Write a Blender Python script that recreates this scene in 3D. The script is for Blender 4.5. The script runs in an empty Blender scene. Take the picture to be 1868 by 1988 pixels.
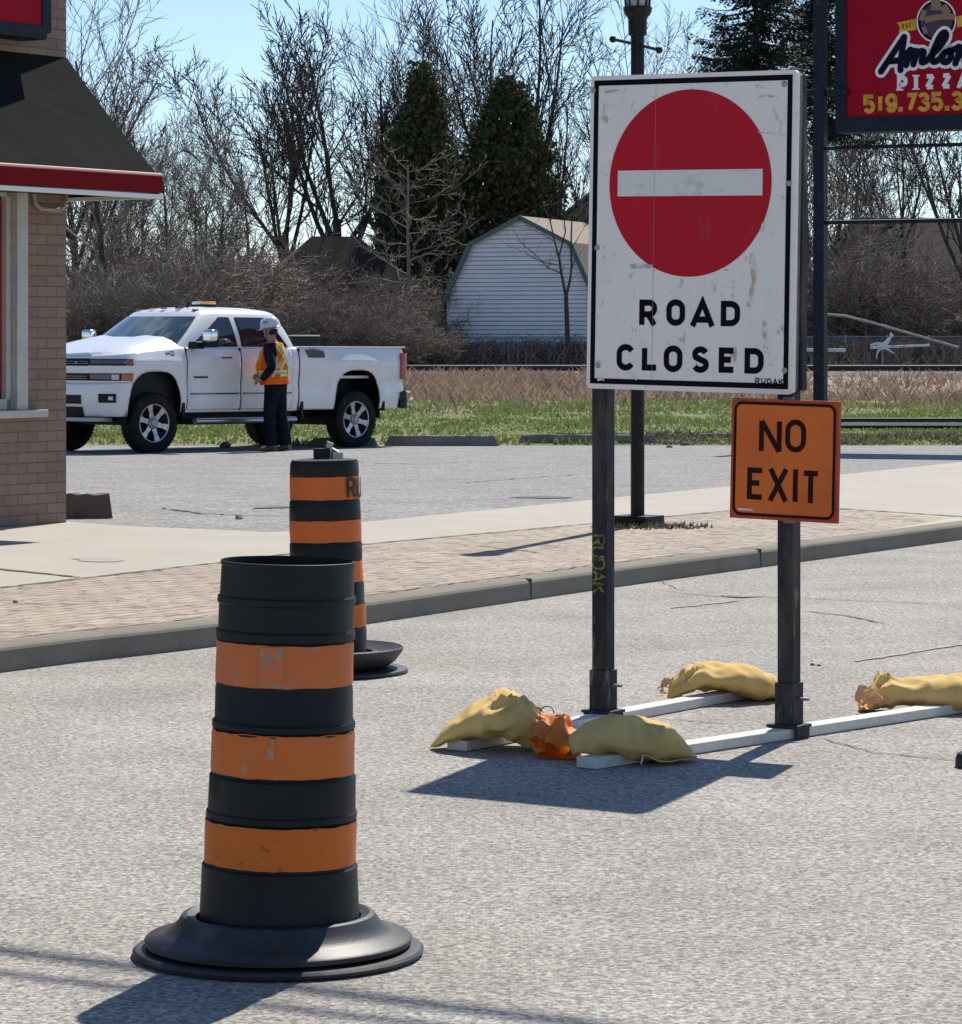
import bpy, bmesh, math, random
from mathutils import Vector, Matrix, noise
C = bpy.context.scene.collection
R = math.radians
# ------------------------------------------------------------------ camera, sky, sun, exposure
F, H, CX, HY = 6250.0, 1.52, 934.0, 650.0
cam = bpy.data.cameras.new('camera'); co = bpy.data.objects.new('camera', cam); C.objects.link(co)
co.location = (0, 0, H); co.rotation_euler = (R(90), 0, 0)
cam.sensor_fit = 'HORIZONTAL'; cam.sensor_width = 36; cam.lens = 36*F/1868
cam.shift_y = -(994-HY)/1868; cam.clip_start = .1; cam.clip_end = 6000
bpy.context.scene.camera = co
SUND = Vector((.68, 1.87, 2.5)).normalized()
w = bpy.data.worlds.new("World"); bpy.context.scene.world = w; w.use_nodes = True
nt = w.node_tree; bg = nt.nodes['Background']; sky = nt.nodes.new('ShaderNodeTexSky')
sky.sky_type = 'NISHITA'; sky.sun_disc = False
sky.sun_elevation = math.asin(SUND.z); sky.sun_rotation = math.atan2(SUND.x, SUND.y)
sky.altitude = 1500; sky.air_density = 1.0; sky.dust_density = .3; sky.ozone_density = 4
nt.links.new(sky.outputs[0], bg.inputs[0]); bg.inputs[1].default_value = .104
sl = bpy.data.lights.new('sun', 'SUN'); sl.energy = 4.25; sl.angle = R(.53); sl.color = (1, .945, .855)
so = bpy.data.objects.new('sun', sl); C.objects.link(so); so.rotation_euler = (-SUND).to_track_quat('-Z', 'Y').to_euler()
vs = bpy.context.scene.view_settings; vs.view_transform = 'Standard'; vs.look = 'None'; vs.gamma = 1; vs.exposure = .35
# ------------------------------------------------------------------ helpers
def G(px, py, z=0.0):
    Y = F*(H-z)/(py-HY); return Vector(((px-CX)*Y/F, Y, z))
def P(px, py, Y): return Vector(((px-CX)*Y/F, Y, H-(py-HY)*Y/F))
def tag(o, label=None, cat=None, group=None, kind=None):
    if label: o['label'] = label
    if cat: o['category'] = cat
    if group: o['group'] = group
    if kind: o['kind'] = kind
    return o
def thing(name, label, cat, loc=(0, 0, 0), rz=0, group=None, rot=None):
    o = bpy.data.objects.new(name, None); C.objects.link(o); o.location = loc
    o.rotation_euler = rot if rot else (0, 0, rz); o.empty_display_size = .2
    return tag(o, label, cat, group)
def copy_tree(o, parent=None):
    c = o.copy(); C.objects.link(c)
    if parent: c.parent = parent
    for ch in list(o.children): copy_tree(ch, c)
    return c
class MB:
    def __init__(s): s.v = []; s.f = []; s.m = []
    def add(s, vs, fs, m=0):
        n = len(s.v); s.v += [tuple(v) for v in vs]; s.f += [tuple(i+n for i in f) for f in fs]; s.m += [m]*len(fs); return s
    def box(s, c, d, rot=None, m=0):
        c = Vector(c); vs = []
        for z in (-.5, .5):
            for y in (-.5, .5):
                for x in (-.5, .5):
                    p = Vector((x*d[0], y*d[1], z*d[2]))
                    if rot: p = rot @ p
                    vs.append(c+p)
        return s.add(vs, [(0, 2, 3, 1), (4, 5, 7, 6), (0, 1, 5, 4), (2, 6, 7, 3), (0, 4, 6, 2), (1, 3, 7, 5)], m)
    def tube(s, pts, rad, n=8, m=0, cap=True):
        pts = [Vector(p) for p in pts]; k = len(pts)
        if not isinstance(rad, (list, tuple)): rad = [rad]*k
        vs = []; up = None
        for i, p in enumerate(pts):
            d = (pts[min(i+1, k-1)]-pts[max(i-1, 0)])
            d = d.normalized() if d.length > 1e-9 else Vector((0, 0, 1))
            if up is None: up = Vector((0, 0, 1)) if abs(d.z) < .9 else Vector((1, 0, 0))
            a = d.cross(up); a = a.normalized() if a.length > 1e-6 else d.orthogonal().normalized()
            b = a.cross(d); up = b
            for j in range(n):
                t = 2*math.pi*j/n; vs.append(p+(a*math.cos(t)+b*math.sin(t))*rad[i])
        fs = [(i*n+j, i*n+(j+1) % n, (i+1)*n+(j+1) % n, (i+1)*n+j) for i in range(k-1) for j in range(n)]
        if cap: fs += [tuple(range(n))[::-1], tuple((k-1)*n+j for j in range(n))]
        return s.add(vs, fs, m)
    def lathe(s, prof, n=48, m=0, c=(0, 0, 0), cap=False, axis='z', jit=None):
        vs = []
        for r, z in prof:
            for j in range(n):
                t = 2*math.pi*j/n; rr = r+(jit(t, z) if jit else 0)
                if axis == 'z': p = (c[0]+rr*math.cos(t), c[1]+rr*math.sin(t), c[2]+z)
                else: p = (c[0]+rr*math.cos(t), c[1]+z, c[2]+rr*math.sin(t))
                vs.append(p)
        fs = [(i*n+j, i*n+(j+1) % n, (i+1)*n+(j+1) % n, (i+1)*n+j) for i in range(len(prof)-1) for j in range(n)]
        if cap: fs += [tuple(range(n))[::-1], tuple((len(prof)-1)*n+j for j in range(n))]
        return s.add(vs, fs, m)
    def prism(s, poly, d0, d1, m=0, fn=None):      # poly in (x,z), extruded along y d0..d1
        fn = fn or (lambda x, y, z: (x, y, z)); n = len(poly)
        vs = [fn(x, d0, z) for x, z in poly]+[fn(x, d1, z) for x, z in poly]
        fs = [tuple(range(n)), tuple(range(n, 2*n))[::-1]]+[(i, i+n, (i+1) % n+n, (i+1) % n) for i in range(n)]
        return s.add(vs, fs, m)
    def build(s, name, mat, parent=None, smooth=False, bevel=0, seg=2, loc=None, fixn=True, angle=35):
        me = bpy.data.meshes.new(name); me.from_pydata(s.v, [], s.f)
        mats = mat if isinstance(mat, (list, tuple)) else [mat]
        for q in mats: me.materials.append(q)
        me.polygons.foreach_set('material_index', s.m)
        if fixn or bevel:
            bm = bmesh.new(); bm.from_mesh(me)
            if fixn: bmesh.ops.recalc_face_normals(bm, faces=bm.faces)
            if bevel:
                es = [e for e in bm.edges if len(e.link_faces) == 2 and e.calc_face_angle(0) > R(30)]
                bmesh.ops.bevel(bm, geom=es, offset=bevel, segments=seg, affect='EDGES', profile=.5, clamp_overlap=True)
            bm.to_mesh(me); bm.free()
        if smooth:
            me.polygons.foreach_set('use_smooth', [True]*len(me.polygons))
            try: me.set_sharp_from_angle(angle=R(angle))
            except Exception: pass
        me.update()
        o = bpy.data.objects.new(name, me); C.objects.link(o)
        if parent: o.parent = parent
        if loc is not None: o.location = loc
        return o
def center_origin(o, base=True):
    me = o.data; xs = [v.co for v in me.vertices]
    c = Vector((sum((min(v[i] for v in xs), max(v[i] for v in xs)))/2 for i in range(3)))
    if base: c.z = min(v.z for v in xs)
    me.transform(Matrix.Translation(-c)); o.location = Vector(o.location)+c; return o
# ------------------------------------------------------------------ materials
def M(name, col, rough=.6, layers=(), bump=0, bscale=30, metal=0, spec=.5, stretch=(1, 1, 1), bdist=.01, trans=0, coat=0, bdetail=4, island=None, emit=None):
    m = bpy.data.materials.new(name); m.use_nodes = True; n = m.node_tree; L = n.links
    b = n.nodes['Principled BSDF']; b.inputs['Roughness'].default_value = rough; b.inputs['Metallic'].default_value = metal
    b.inputs['Specular IOR Level'].default_value = spec; b.inputs['Coat Weight'].default_value = coat
    b.inputs['Coat Roughness'].default_value = .05
    tc = n.nodes.new('ShaderNodeTexCoord'); mp = n.nodes.new('ShaderNodeMapping'); L.new(tc.outputs['Object'], mp.inputs[0])
    mp.inputs['Scale'].default_value = stretch
    rgb = n.nodes.new('ShaderNodeRGB'); rgb.outputs[0].default_value = (*col, 1); cur = rgb.outputs[0]
    if island:
        g = n.nodes.new('ShaderNodeNewGeometry'); cr = n.nodes.new('ShaderNodeValToRGB'); L.new(g.outputs['Random Per Island'], cr.inputs[0])
        while len(cr.color_ramp.elements) < len(island): cr.color_ramp.elements.new(.5)
        for i, c in enumerate(island):
            e = cr.color_ramp.elements[i]; e.position = i/(len(island)-1); e.color = (*c, 1)
        cur = cr.outputs[0]
    for ly in layers:
        sc, c2, lo, hi = ly[:4]; amt = ly[4] if len(ly) > 4 else 1; st = ly[5] if len(ly) > 5 else None
        t = n.nodes.new('ShaderNodeTexNoise'); t.inputs['Scale'].default_value = sc; t.inputs['Detail'].default_value = 5
        t.inputs['Roughness'].default_value = .6
        if st:
            m2 = n.nodes.new('ShaderNodeMapping'); L.new(tc.outputs['Object'], m2.inputs[0]); m2.inputs['Scale'].default_value = st
            m2.inputs['Location'].default_value = (sc*.37, sc*.11, 3.1); L.new(m2.outputs[0], t.inputs[0])
        else: L.new(mp.outputs[0], t.inputs[0])
        r = n.nodes.new('ShaderNodeMapRange'); L.new(t.outputs[0], r.inputs[0])
        r.inputs[1].default_value = lo; r.inputs[2].default_value = hi; r.inputs[4].default_value = amt
        mx = n.nodes.new('ShaderNodeMix'); mx.data_type = 'RGBA'; L.new(r.outputs[0], mx.inputs[0]); L.new(cur, mx.inputs[6]); mx.inputs[7].default_value = (*c2, 1)
        cur = mx.outputs[2]
    L.new(cur, b.inputs['Base Color'])
    if bump:
        t = n.nodes.new('ShaderNodeTexNoise'); t.inputs['Scale'].default_value = bscale; t.inputs['Detail'].default_value = bdetail; L.new(mp.outputs[0], t.inputs[0])
        bu = n.nodes.new('ShaderNodeBump'); bu.inputs['Strength'].default_value = bump; bu.inputs['Distance'].default_value = bdist
        L.new(t.outputs[0], bu.inputs['Height']); L.new(bu.outputs[0], b.inputs['Normal'])
    if trans:
        tb = n.nodes.new('ShaderNodeBsdfTranslucent'); L.new(cur, tb.inputs[0]); ms = n.nodes.new('ShaderNodeMixShader'); ms.inputs[0].default_value = trans
        out = n.nodes['Material Output']; L.new(b.outputs[0], ms.inputs[1]); L.new(tb.outputs[0], ms.inputs[2]); L.new(ms.outputs[0], out.inputs[0])
    if emit:
        b.inputs['Emission Color'].default_value = (*emit[0], 1); b.inputs['Emission Strength'].default_value = emit[1]
    return m
def brick_mat(name, c1, c2, cm, bw, bh, mortar, axes='xz', rot=0, bias=0, rough=.85, wobble=0, layers=()):
    m = M(name, c1, rough, layers); n = m.node_tree; L = n.links; b = n.nodes['Principled BSDF']
    tc = n.nodes.new('ShaderNodeTexCoord'); src = tc.outputs['Object']
    if axes == 'xz':
        sx = n.nodes.new('ShaderNodeSeparateXYZ'); L.new(src, sx.inputs[0]); cx = n.nodes.new('ShaderNodeCombineXYZ')
        ad = n.nodes.new('ShaderNodeMath'); ad.operation = 'ADD'; L.new(sx.outputs[0], ad.inputs[0]); L.new(sx.outputs[1], ad.inputs[1])
        L.new(ad.outputs[0], cx.inputs[0]); L.new(sx.outputs[2], cx.inputs[1]); src = cx.outputs[0]
    mp = n.nodes.new('ShaderNodeMapping'); L.new(src, mp.inputs[0]); mp.inputs['Rotation'].default_value = (0, 0, rot); src = mp.outputs[0]
    if wobble:
        t = n.nodes.new('ShaderNodeTexNoise'); t.inputs['Scale'].default_value = 6; L.new(src, t.inputs[0])
        sb = n.nodes.new('ShaderNodeVectorMath'); sb.operation = 'SCALE'; L.new(t.outputs[1], sb.inputs[0]); sb.inputs[3].default_value = wobble
        ad2 = n.nodes.new('ShaderNodeVectorMath'); L.new(src, ad2.inputs[0]); L.new(sb.outputs[0], ad2.inputs[1]); src = ad2.outputs[0]
    bt = n.nodes.new('ShaderNodeTexBrick'); L.new(src, bt.inputs[0])
    bt.inputs['Scale'].default_value = 1; bt.inputs['Brick Width'].default_value = bw; bt.inputs['Row Height'].default_value = bh
    bt.inputs['Mortar Size'].default_value = mortar; bt.inputs['Mortar Smooth'].default_value = .3; bt.inputs['Bias'].default_value = bias
    bt.inputs['Color1'].default_value = (*c1, 1); bt.inputs['Color2'].default_value = (*c2, 1); bt.inputs['Mortar'].default_value = (*cm, 1)
    old = b.inputs['Base Color'].links[0].from_socket
    mx = n.nodes.new('ShaderNodeMix'); mx.data_type = 'RGBA'; mx.blend_type = 'MULTIPLY'; mx.inputs[0].default_value = 1
    rgb = n.nodes.new('ShaderNodeMix'); rgb.data_type = 'RGBA'; rgb.blend_type = 'DIVIDE'; rgb.inputs[0].default_value = 1
    L.new(old, rgb.inputs[6]); rgb.inputs[7].default_value = (*c1, 1)
    L.new(bt.outputs[0], mx.inputs[6]); L.new(rgb.outputs[2], mx.inputs[7]); L.new(mx.outputs[2], b.inputs['Base Color'])
    bu = n.nodes.new('ShaderNodeBump'); bu.inputs['Strength'].default_value = .6; bu.inputs['Distance'].default_value = .006; bu.invert = True
    L.new(bt.outputs[1], bu.inputs['Height']); L.new(bu.outputs[0], b.inputs['Normal'])
    return m
def road_mat(name, c, agg=110, dark=.5, light=1.6, patches=()):
    m = M(name, c, .88, patches, spec=.25); n = m.node_tree; L = n.links; b = n.nodes['Principled BSDF']
    tc = n.nodes.new('ShaderNodeTexCoord'); old = b.inputs['Base Color'].links[0].from_socket; cur = old
    def mul(fac_sock, lo, hi, a, bb):
        nonlocal cur
        r = n.nodes.new('ShaderNodeMapRange'); L.new(fac_sock, r.inputs[0]); r.inputs[1].default_value = lo; r.inputs[2].default_value = hi
        r.inputs[3].default_value = a; r.inputs[4].default_value = bb
        mx = n.nodes.new('ShaderNodeVectorMath'); mx.operation = 'SCALE'; L.new(cur, mx.inputs[0]); L.new(r.outputs[0], mx.inputs[3]); cur = mx.outputs[0]
        return r.outputs[0]
    v = n.nodes.new('ShaderNodeTexVoronoi'); v.inputs['Scale'].default_value = agg; L.new(tc.outputs['Object'], v.inputs[0])
    sp = n.nodes.new('ShaderNodeSeparateColor'); L.new(v.outputs['Color'], sp.inputs[0])
    mul(sp.outputs[0], 0, 1, dark, light)
    t = n.nodes.new('ShaderNodeTexNoise'); t.inputs['Scale'].default_value = agg*.55; t.inputs['Detail'].default_value = 3; L.new(tc.outputs['Object'], t.inputs[0])
    mul(t.outputs[0], .33, .67, .72, 1.28)
    t2 = n.nodes.new('ShaderNodeTexNoise'); t2.inputs['Scale'].default_value = 1.1; t2.inputs['Detail'].default_value = 6; L.new(tc.outputs['Object'], t2.inputs[0])
    mul(t2.outputs[0], .3, .7, .9, 1.1)
    L.new(cur, b.inputs['Base Color'])
    bu = n.nodes.new('ShaderNodeBump'); bu.inputs['Strength'].default_value = .55; bu.inputs['Distance'].default_value = .004
    L.new(v.outputs['Distance'], bu.inputs['Height']); bu.invert = True; L.new(bu.outputs[0], b.inputs['Normal'])
    return m
# ------------------------------------------------------------------ strokes (writing)
def arc(cx, cy, rx, ry, a0, a1, n=14):
    return [(cx+rx*math.cos(R(a0+(a1-a0)*i/n)), cy+ry*math.sin(R(a0+(a1-a0)*i/n))) for i in range(n+1)]
LET = {  # unit box x 0..1, y 0(bottom)..1(top); (points, closed)
 'R': [([(0, 0), (0, 1), (.6, 1)]+arc(.6, .74, .4, .26, 90, -90, 8)+[(0, .48)], 0), ([(.5, .48), (1, 0)], 0)],
 'O': [(arc(.5, .68, .5, .32, 0, 180, 10)+arc(.5, .32, .5, .32, 180, 360, 10), 1)],
 'A': [([(0, 0), (.5, 1), (1, 0)], 0), ([(.17, .28), (.83, .28)], 0)],
 'D': [([(0, 0), (0, 1), (.5, 1)]+arc(.5, .66, .5, .34, 90, 0, 7)+arc(.5, .34, .5, .34, 0, -90, 7), 1)],
 'C': [(arc(.5, .68, .5, .32, 25, 180, 10)+arc(.5, .32, .5, .32, 180, 335, 10), 0)],
 'L': [([(0, 1), (0, 0), (1, 0)], 0)],
 'S': [(arc(.5, .75, .46, .25, 20, 215, 10)+[(.5, .5)]+arc(.5, .25, .48, .25, 35, -160, 10), 0)],
 'E': [([(1, 1), (0, 1), (0, 0), (1, 0)], 0), ([(0, .52), (.78, .52)], 0)],
 'N': [([(0, 0), (0, 1)], 0), ([(0, 1), (1, 0)], 0), ([(1, 0), (1, 1)], 0)],
 'X': [([(0, 0), (1, 1)], 0), ([(0, 1), (1, 0)], 0)],
 'I': [([(.5, 0), (.5, 1)], 0)],
 'T': [([(0, 1), (1, 1)], 0), ([(.5, 1), (.5, 0)], 0)],
 'U': [([(0, 1), (0, .3)]+arc(.5, .3, .5, .3, 180, 360, 10)+[(1, 1)], 0)],
 'K': [([(0, 0), (0, 1)], 0), ([(1, 1), (.05, .4)], 0), ([(.35, .58), (1, 0)], 0)],
 'P': [([(0, 0), (0, 1), (.6, 1)]+arc(.6, .72, .4, .28, 90, -90, 8)+[(0, .44)], 0)],
 'Z': [([(0, 1), (1, 1)], 0), ([(1, 1), (0, 0)], 0), ([(0, 0), (1, 0)], 0)],
 'H': [([(0, 0), (0, 1)], 0), ([(1, 0), (1, 1)], 0), ([(0, .5), (1, .5)], 0)],
 '5': [([(1, 1), (0, 1), (0, .58), (.5, .62)]+arc(.5, .31, .5, .31, 70, -160, 12), 0)],
 '1': [([(.5, 0), (.5, 1)], 0), ([(.5, .95), (.1, .85)], 0)],
 '9': [(arc(.5, .68, .5, .32, 0, 360, 16), 0), ([(1, .68)]+arc(.5, .32, .5, .32, 0, -160, 10), 0)],
 '7': [([(0, 1), (1, 1), (.35, 0)], 0)],
 '3': [(arc(.42, .78, .46, .22, 165, -60, 9)+[(.52, .54)]+arc(.45, .25, .55, .26, 75, -165, 11), 0)],
 '.': [([(.5, -.02), (.5, .08)], 0)],
}
def ribbon(mb, pts, wd, closed, fn, off, m=0):
    """flat mitred ribbon of width wd along 2-D pts; fn maps (x,y,off)->3-D"""
    k = len(pts); pts = [Vector(p) for p in pts]; vs = []
    q = [pts[0]]
    for p in pts[1:]:
        if (p-q[-1]).length > 1e-6: q.append(p)
    if closed and (q[0]-q[-1]).length < 1e-6: q.pop()
    pts = q; k = len(pts)
    for i in range(k):
        a = pts[i]-pts[i-1] if (i > 0 or closed) else pts[1]-pts[0]
        b = pts[(i+1) % k]-pts[i] if (i < k-1 or closed) else pts[-1]-pts[-2]
        a = a.normalized(); b = b.normalized(); na = Vector((-a.y, a.x)); nb = Vector((-b.y, b.x)); nn = (na+nb)
        nn = nn.normalized() if nn.length > 1e-3 else na
        sc = min(1/max(nn.dot(na), .2), 2.2)
        vs += [fn(*(pts[i]+nn*wd/2*sc), off), fn(*(pts[i]-nn*wd/2*sc), off)]
    fs = [(2*i, 2*i+1, (2*i+3) % (2*k), (2*i+2) % (2*k)) for i in range(k if closed else k-1)]
    mb.add(vs, fs, m)
def text_boxes(mb, items, wd, fn, off, m=0, sx=None):
    """items: (char, x0, x1, y0bottom, y1top) outer boxes in local plane units"""
    for j, (ch, x0, x1, y0, y1) in enumerate(items):
        h = wd/2; 
        if ch in 'IT1': pass
        for i, (pts, cl) in enumerate(LET[ch]):
            a = x0+h if ch != 'I' else x0; b = x1-h if ch != 'I' else x1
            hx = h*.55 if ch in 'AXNKZ7' else h
            if ch in 'AXNK': a, b = x0+hx, x1-hx
            yy0, yy1 = y0+(h if ch not in 'IANXKRPH' else 0), y1-(h if ch not in 'IXKUH' else 0)
            if ch == 'T': yy0 = y0
            if ch in 'A': yy0 = y0; yy1 = y1-h*.6
            if ch == 'D' or ch == 'E' or ch == 'L': yy0 = y0+h
            ribbon(mb, [(a+(b-a)*p[0], yy0+(yy1-yy0)*p[1]) for p in pts], wd, cl, fn, off+.00025*i+.00002*(j % 3), m)
def plane_map(origin, u, v):
    """photo pixel (1868x1988 frame) -> local (x,y) on the plane through origin spanned by u,v"""
    nrm = u.cross(v)
    def f(px, py):
        d = Vector(((px-CX)/F, 1, -(py-HY)/F)); c = Vector((0, 0, H))
        t = (origin-c).dot(nrm)/d.dot(nrm); p = c+d*t-origin
        return p.dot(u), p.dot(v)
    return f
# ------------------------------------------------------------------ shared materials
m_road = road_mat('road_asphalt', (.325, .303, .268), 95, .56, 1.5, [(.55, (.345, .328, .297), .45, .7, .8), (.9, (.235, .22, .20), .54, .72, .6), (4, (.19, .175, .16), .64, .74, .5)])
m_lot = road_mat('lot_asphalt', (.27, .26, .245), 45, .65, 1.4, [(1.2, (.19, .19, .19), .5, .72, .6, (1, 3, 1)), (.6, (.30, .29, .27), .5, .8, .5)])
m_conc = M('sidewalk_concrete', (.45, .41, .345), .9, [(1.2, (.385, .345, .285), .4, .7, .7), (40, (.45, .41, .34), .45, .7, .5)], .3, 60, bdist=.003)
m_kerb = M('kerb_concrete', (.23, .205, .16), .92, [(3, (.17, .15, .115), .42, .7, .7), (60, (.29, .26, .21), .5, .7, .6)], .4, 70, bdist=.004)
m_rubd = M('dusty_rubber', (.030, .031, .032), .5, spec=.45, layers=[(9, (.075, .075, .07), .5, .72, .8), (3, (.02, .022, .024), .5, .7)], bump=.25, bscale=90, bdist=.002)
m_black_rub = M('black_rubber', (.012, .013, .015), .5, [(9, (.045, .045, .045), .5, .75, .6), (70, (.03, .03, .032), .5, .7, .5)], .15, 40, bdist=.002)
m_blackpl = M('black_plastic', (.007, .009, .011), .5, spec=.22, layers=[(5, (.035, .035, .034), .58, .78, .5), (2.5, (.016, .018, .02), .4, .7), (30, (.08, .08, .075), .70, .78, .5)], bump=.08, bscale=25, bdist=.002)
m_blackmetal = M('black_paint', (.012, .012, .013), .5, spec=.25, layers=[(20, (.05, .048, .045), .55, .7, .6)])
m_navy = M('navy_paint', (.009, .013, .023), .55, spec=.2, layers=[(12, (.04, .045, .06), .5, .7, .6)])
m_white = M('white_paint', (.78, .78, .76), .5, [(6, (.66, .66, .64), .5, .8, .5)])
m_steel = M('galvanised', (.35, .35, .35), .45, metal=.8)
m_chrome = M('chrome', (.75, .76, .78), .12, metal=1)
BARK = M('bark', (.13, .105, .085), .9, [(6, (.20, .17, .14), .45, .7)])
BARKD = M('bark_dark', (.062, .05, .043), .9, [(6, (.11, .09, .075), .5, .7)])
BARKL = M('bark_light', (.26, .225, .18), .9, [(6, (.17, .145, .115), .45, .7)])
TWIG = M('twigs', (.12, .092, .075), .9, island=((.13, .105, .09), (.22, .18, .15), (.32, .27, .22)))
TWIGB = M('twigs_brown', (.13, .09, .07), .9, island=((.10, .075, .06), (.18, .135, .11), (.27, .21, .17), (.40, .33, .26)))
# ------------------------------------------------------------------ ground
def sheet(name, pts, mat, z=None, kind='structure'):
    mb = MB(); mb.add([(p[0], p[1], p[2] if z is None else z) for p in pts], [tuple(range(len(pts)))])
    o = mb.build(name, mat, fixn=False)
    bm = bmesh.new(); bm.from_mesh(o.data); bmesh.ops.recalc_face_normals(bm, faces=bm.faces)
    if bm.faces[:][0].normal.z < 0: bmesh.ops.reverse_faces(bm, faces=bm.faces)
    bmesh.ops.triangulate(bm, faces=bm.faces); bm.to_mesh(o.data); bm.free()
    return tag(o, kind=kind)
KH = .12
kpx = [(0, 1302), (429, 1256), (724, 1210), (1193, 1140), (1506, 1098), (1868, 1048)]
K = [G(x, y) for x, y in kpx]
d0 = Vector((-.53, -.85, 0)).normalized(); K = [K[0]+d0*30]+K+[K[-1]+(K[-1]-K[-2]).normalized()*60]
def offs(path, d):
    out = []
    for i, p in enumerate(path):
        t = (path[min(i+1, len(path)-1)]-path[max(i-1, 0)]).normalized(); out.append(p+Vector((-t.y, t.x, 0))*d)
    return out
# smooth the kerb line
def smooth_path(p, it=2):
    for _ in range(it):
        q = [p[0]]
        for a, b in zip(p[:-1], p[1:]): q += [a.lerp(b, .25), a.lerp(b, .75)]
        p = q+[p[-1]]
    return p
K = smooth_path(K)
road = sheet('road', K+[Vector((70, 70, 0)), Vector((70, -25, 0)), K[0]+Vector((10, -5, 0))], m_road)
# kerb with rounded nose
mb = MB(); prof = [(-.03, -.05), (.0, -.05), (.004, .088), (.006, .096), (.014, .108), (.028, .116), (.045, .12), (.16, .1205), (.16, -.05)]
rows = [[(*(o_.xy), z) for o_ in offs(K, d)] for d, z in prof[1:]]
n = len(K)
for r_ in rows: mb.v += [tuple(v) for v in r_]
for i in range(len(rows)-1):
    for j in range(n-1): mb.f.append((i*n+j, i*n+j+1, (i+1)*n+j+1, (i+1)*n+j)); mb.m.append(0)
kerb = tag(mb.build('kerb', m_kerb, smooth=True, angle=18), kind='structure')
m_kj = M('kerb_joint_dirt', (.11, .098, .08), .95)
dist = 0
for a_, b_ in zip(K[:-1], K[1:]):
    dist += (b_-a_).length
    if dist > 2.9 and 8 < b_.y < 60:
        dist = 0; t_ = (b_-a_).normalized(); mb = MB(); mb.box((0, .078, .0342), (.005, .162, .1745), None)
        o = mb.build('kerb_joint', m_kj); o.location = b_; o.rotation_euler = (0, 0, math.atan2(t_.y, t_.x)); tag(o, kind='structure')
# pavers band
KB = offs(K, .16)
def zk(p): p = Vector(p); p.z = KH; return p
lineB = [G(x, y, KH) for x, y in [(0, 1142), (156, 1124), (432, 1092), (711, 1057), (1150, 1017), (1416, 992), (1628, 988), (1844, 1007)]]
kb_in = [zk(p) for p in KB if lineB[0].y-1.5 < p.y]
left_ext = [lineB[0]+Vector((-.56, -.83, 0))*20]
kend = [p for p in kb_in if p.y < lineB[-1].y-.1]
pav = left_ext+lineB+kend[::-1]+[zk(KB[0])+Vector((12, 19, 0))*0]
m_pav = brick_mat('paver_brick', (.46, .375, .28), (.37, .295, .22), (.15, .12, .095), .21, .105, .008, 'xy', R(-57), wobble=.13,
                  layers=[(1.8, (.33, .275, .22), .42, .7, .7), (9, (.52, .43, .34), .5, .75, .6), (5, (.17, .13, .10), .56, .63, .75, (1, 1.3, 1)), (1.1, (.55, .48, .38), .55, .75, .6)])
sheet('pavement', pav, m_pav, z=KH)
# concrete sidewalk
lineC = [G(x, y, KH) for x, y in [(527, 1033), (600, 1029), (711, 1013), (1225, 963), (1416, 944), (1628, 922), (1868, 897)]]
ext = (lineC[-1]-lineC[-2]).normalized()
lineC.append(lineC[-1]+ext*40)
farL = [G(129, 1013, KH), G(238, 1021, KH)]
kr = [zk(p) for p in KB if p.y >= lineB[-1].y-.1]
side = [left_ext[0]]+[left_ext[0]+Vector((-14, 9, 0))]+[farL[0]+Vector((-14, 9, 0))]+farL+lineC+[kr[-1]]+kr[::-1][1:]+lineB[::-1]
o = sheet('sidewalk', side, m_conc, z=KH+.001)
# joints and edge grooves of the sidewalk
m_joint = M('joint_dirt', (.10, .085, .07), .95, [(20, (.2, .17, .13), .5, .65)])
m_crack = M('tar_crack', (.10, .098, .10), .9, [(30, (.2, .19, .19), .5, .65)])
def strip(name, pts, wd, mat, z, jit=.0, kind='structure', seed=1, taper=False):
    rng = random.Random(seed); q = []
    for a, b in zip(pts[:-1], pts[1:]):
        k = max(1, int((b-a).length/.07)) if jit else 1
        for i in range(k): q.append(a.lerp(b, i/k)+(Vector((rng.uniform(-1, 1), rng.uniform(-1, 1), 0))*jit if jit else Vector()))
    q.append(pts[-1]); mb = MB(); k = len(q)
    for i, p in enumerate(q):
        t = (q[min(i+1, k-1)]-q[max(i-1, 0)]).normalized(); nn = Vector((-t.y, t.x, 0)); w_ = wd*(rng.uniform(.45, 1.2) if jit else 1)
        if taper: w_ *= max(.1, min(1, i/(.15*k), (k-1-i)/(.15*k)))
        mb.v += [tuple((p+nn*w_/2)[:2])+(z,), tuple((p-nn*w_/2)[:2])+(z,)]
    mb.f = [(2*i, 2*i+1, 2*i+3, 2*i+2) for i in range(k-1)]; mb.m = [0]*(k-1)
    return tag(mb.build(name, mat, fixn=False), kind=kind)
strip('sidewalk_joint', lineB[:-1], .035, m_joint, KH+.005, .008, seed=3)
strip('sidewalk_joint', [G(-60, 1100, KH), G(0, 1106, KH), G(156, 1122, KH)], .05, m_joint, KH+.0055, .006, seed=4)
strip('sidewalk_joint', [zk(p) for p in offs(K, .19) if p.y > 10 and p.y < 21], .02, m_joint, KH+.004, .01, seed=8)
for a, b, wd in [((1628, 984), (1990, 1010), .05)]: strip('sidewalk_joint', [G(a[0], a[1]+4, KH), G(b[0], b[1]+2, KH)], wd, m_joint, KH+.006, .01, seed=6)
m_lightc = M('pale_concrete_skim', (.52, .48, .41), .9, [(30, (.45, .41, .35), .45, .7)])
m_blue = M('blue_spray', (.30, .34, .38), .9, [(30, (.40, .36, .295), .38, .55)])
strip('sprayed_mark', [G(130, 1086, KH), G(170, 1085, KH), G(222, 1092, KH)], .24, m_blue, KH+.0045, .02, seed=2, taper=True)
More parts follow.
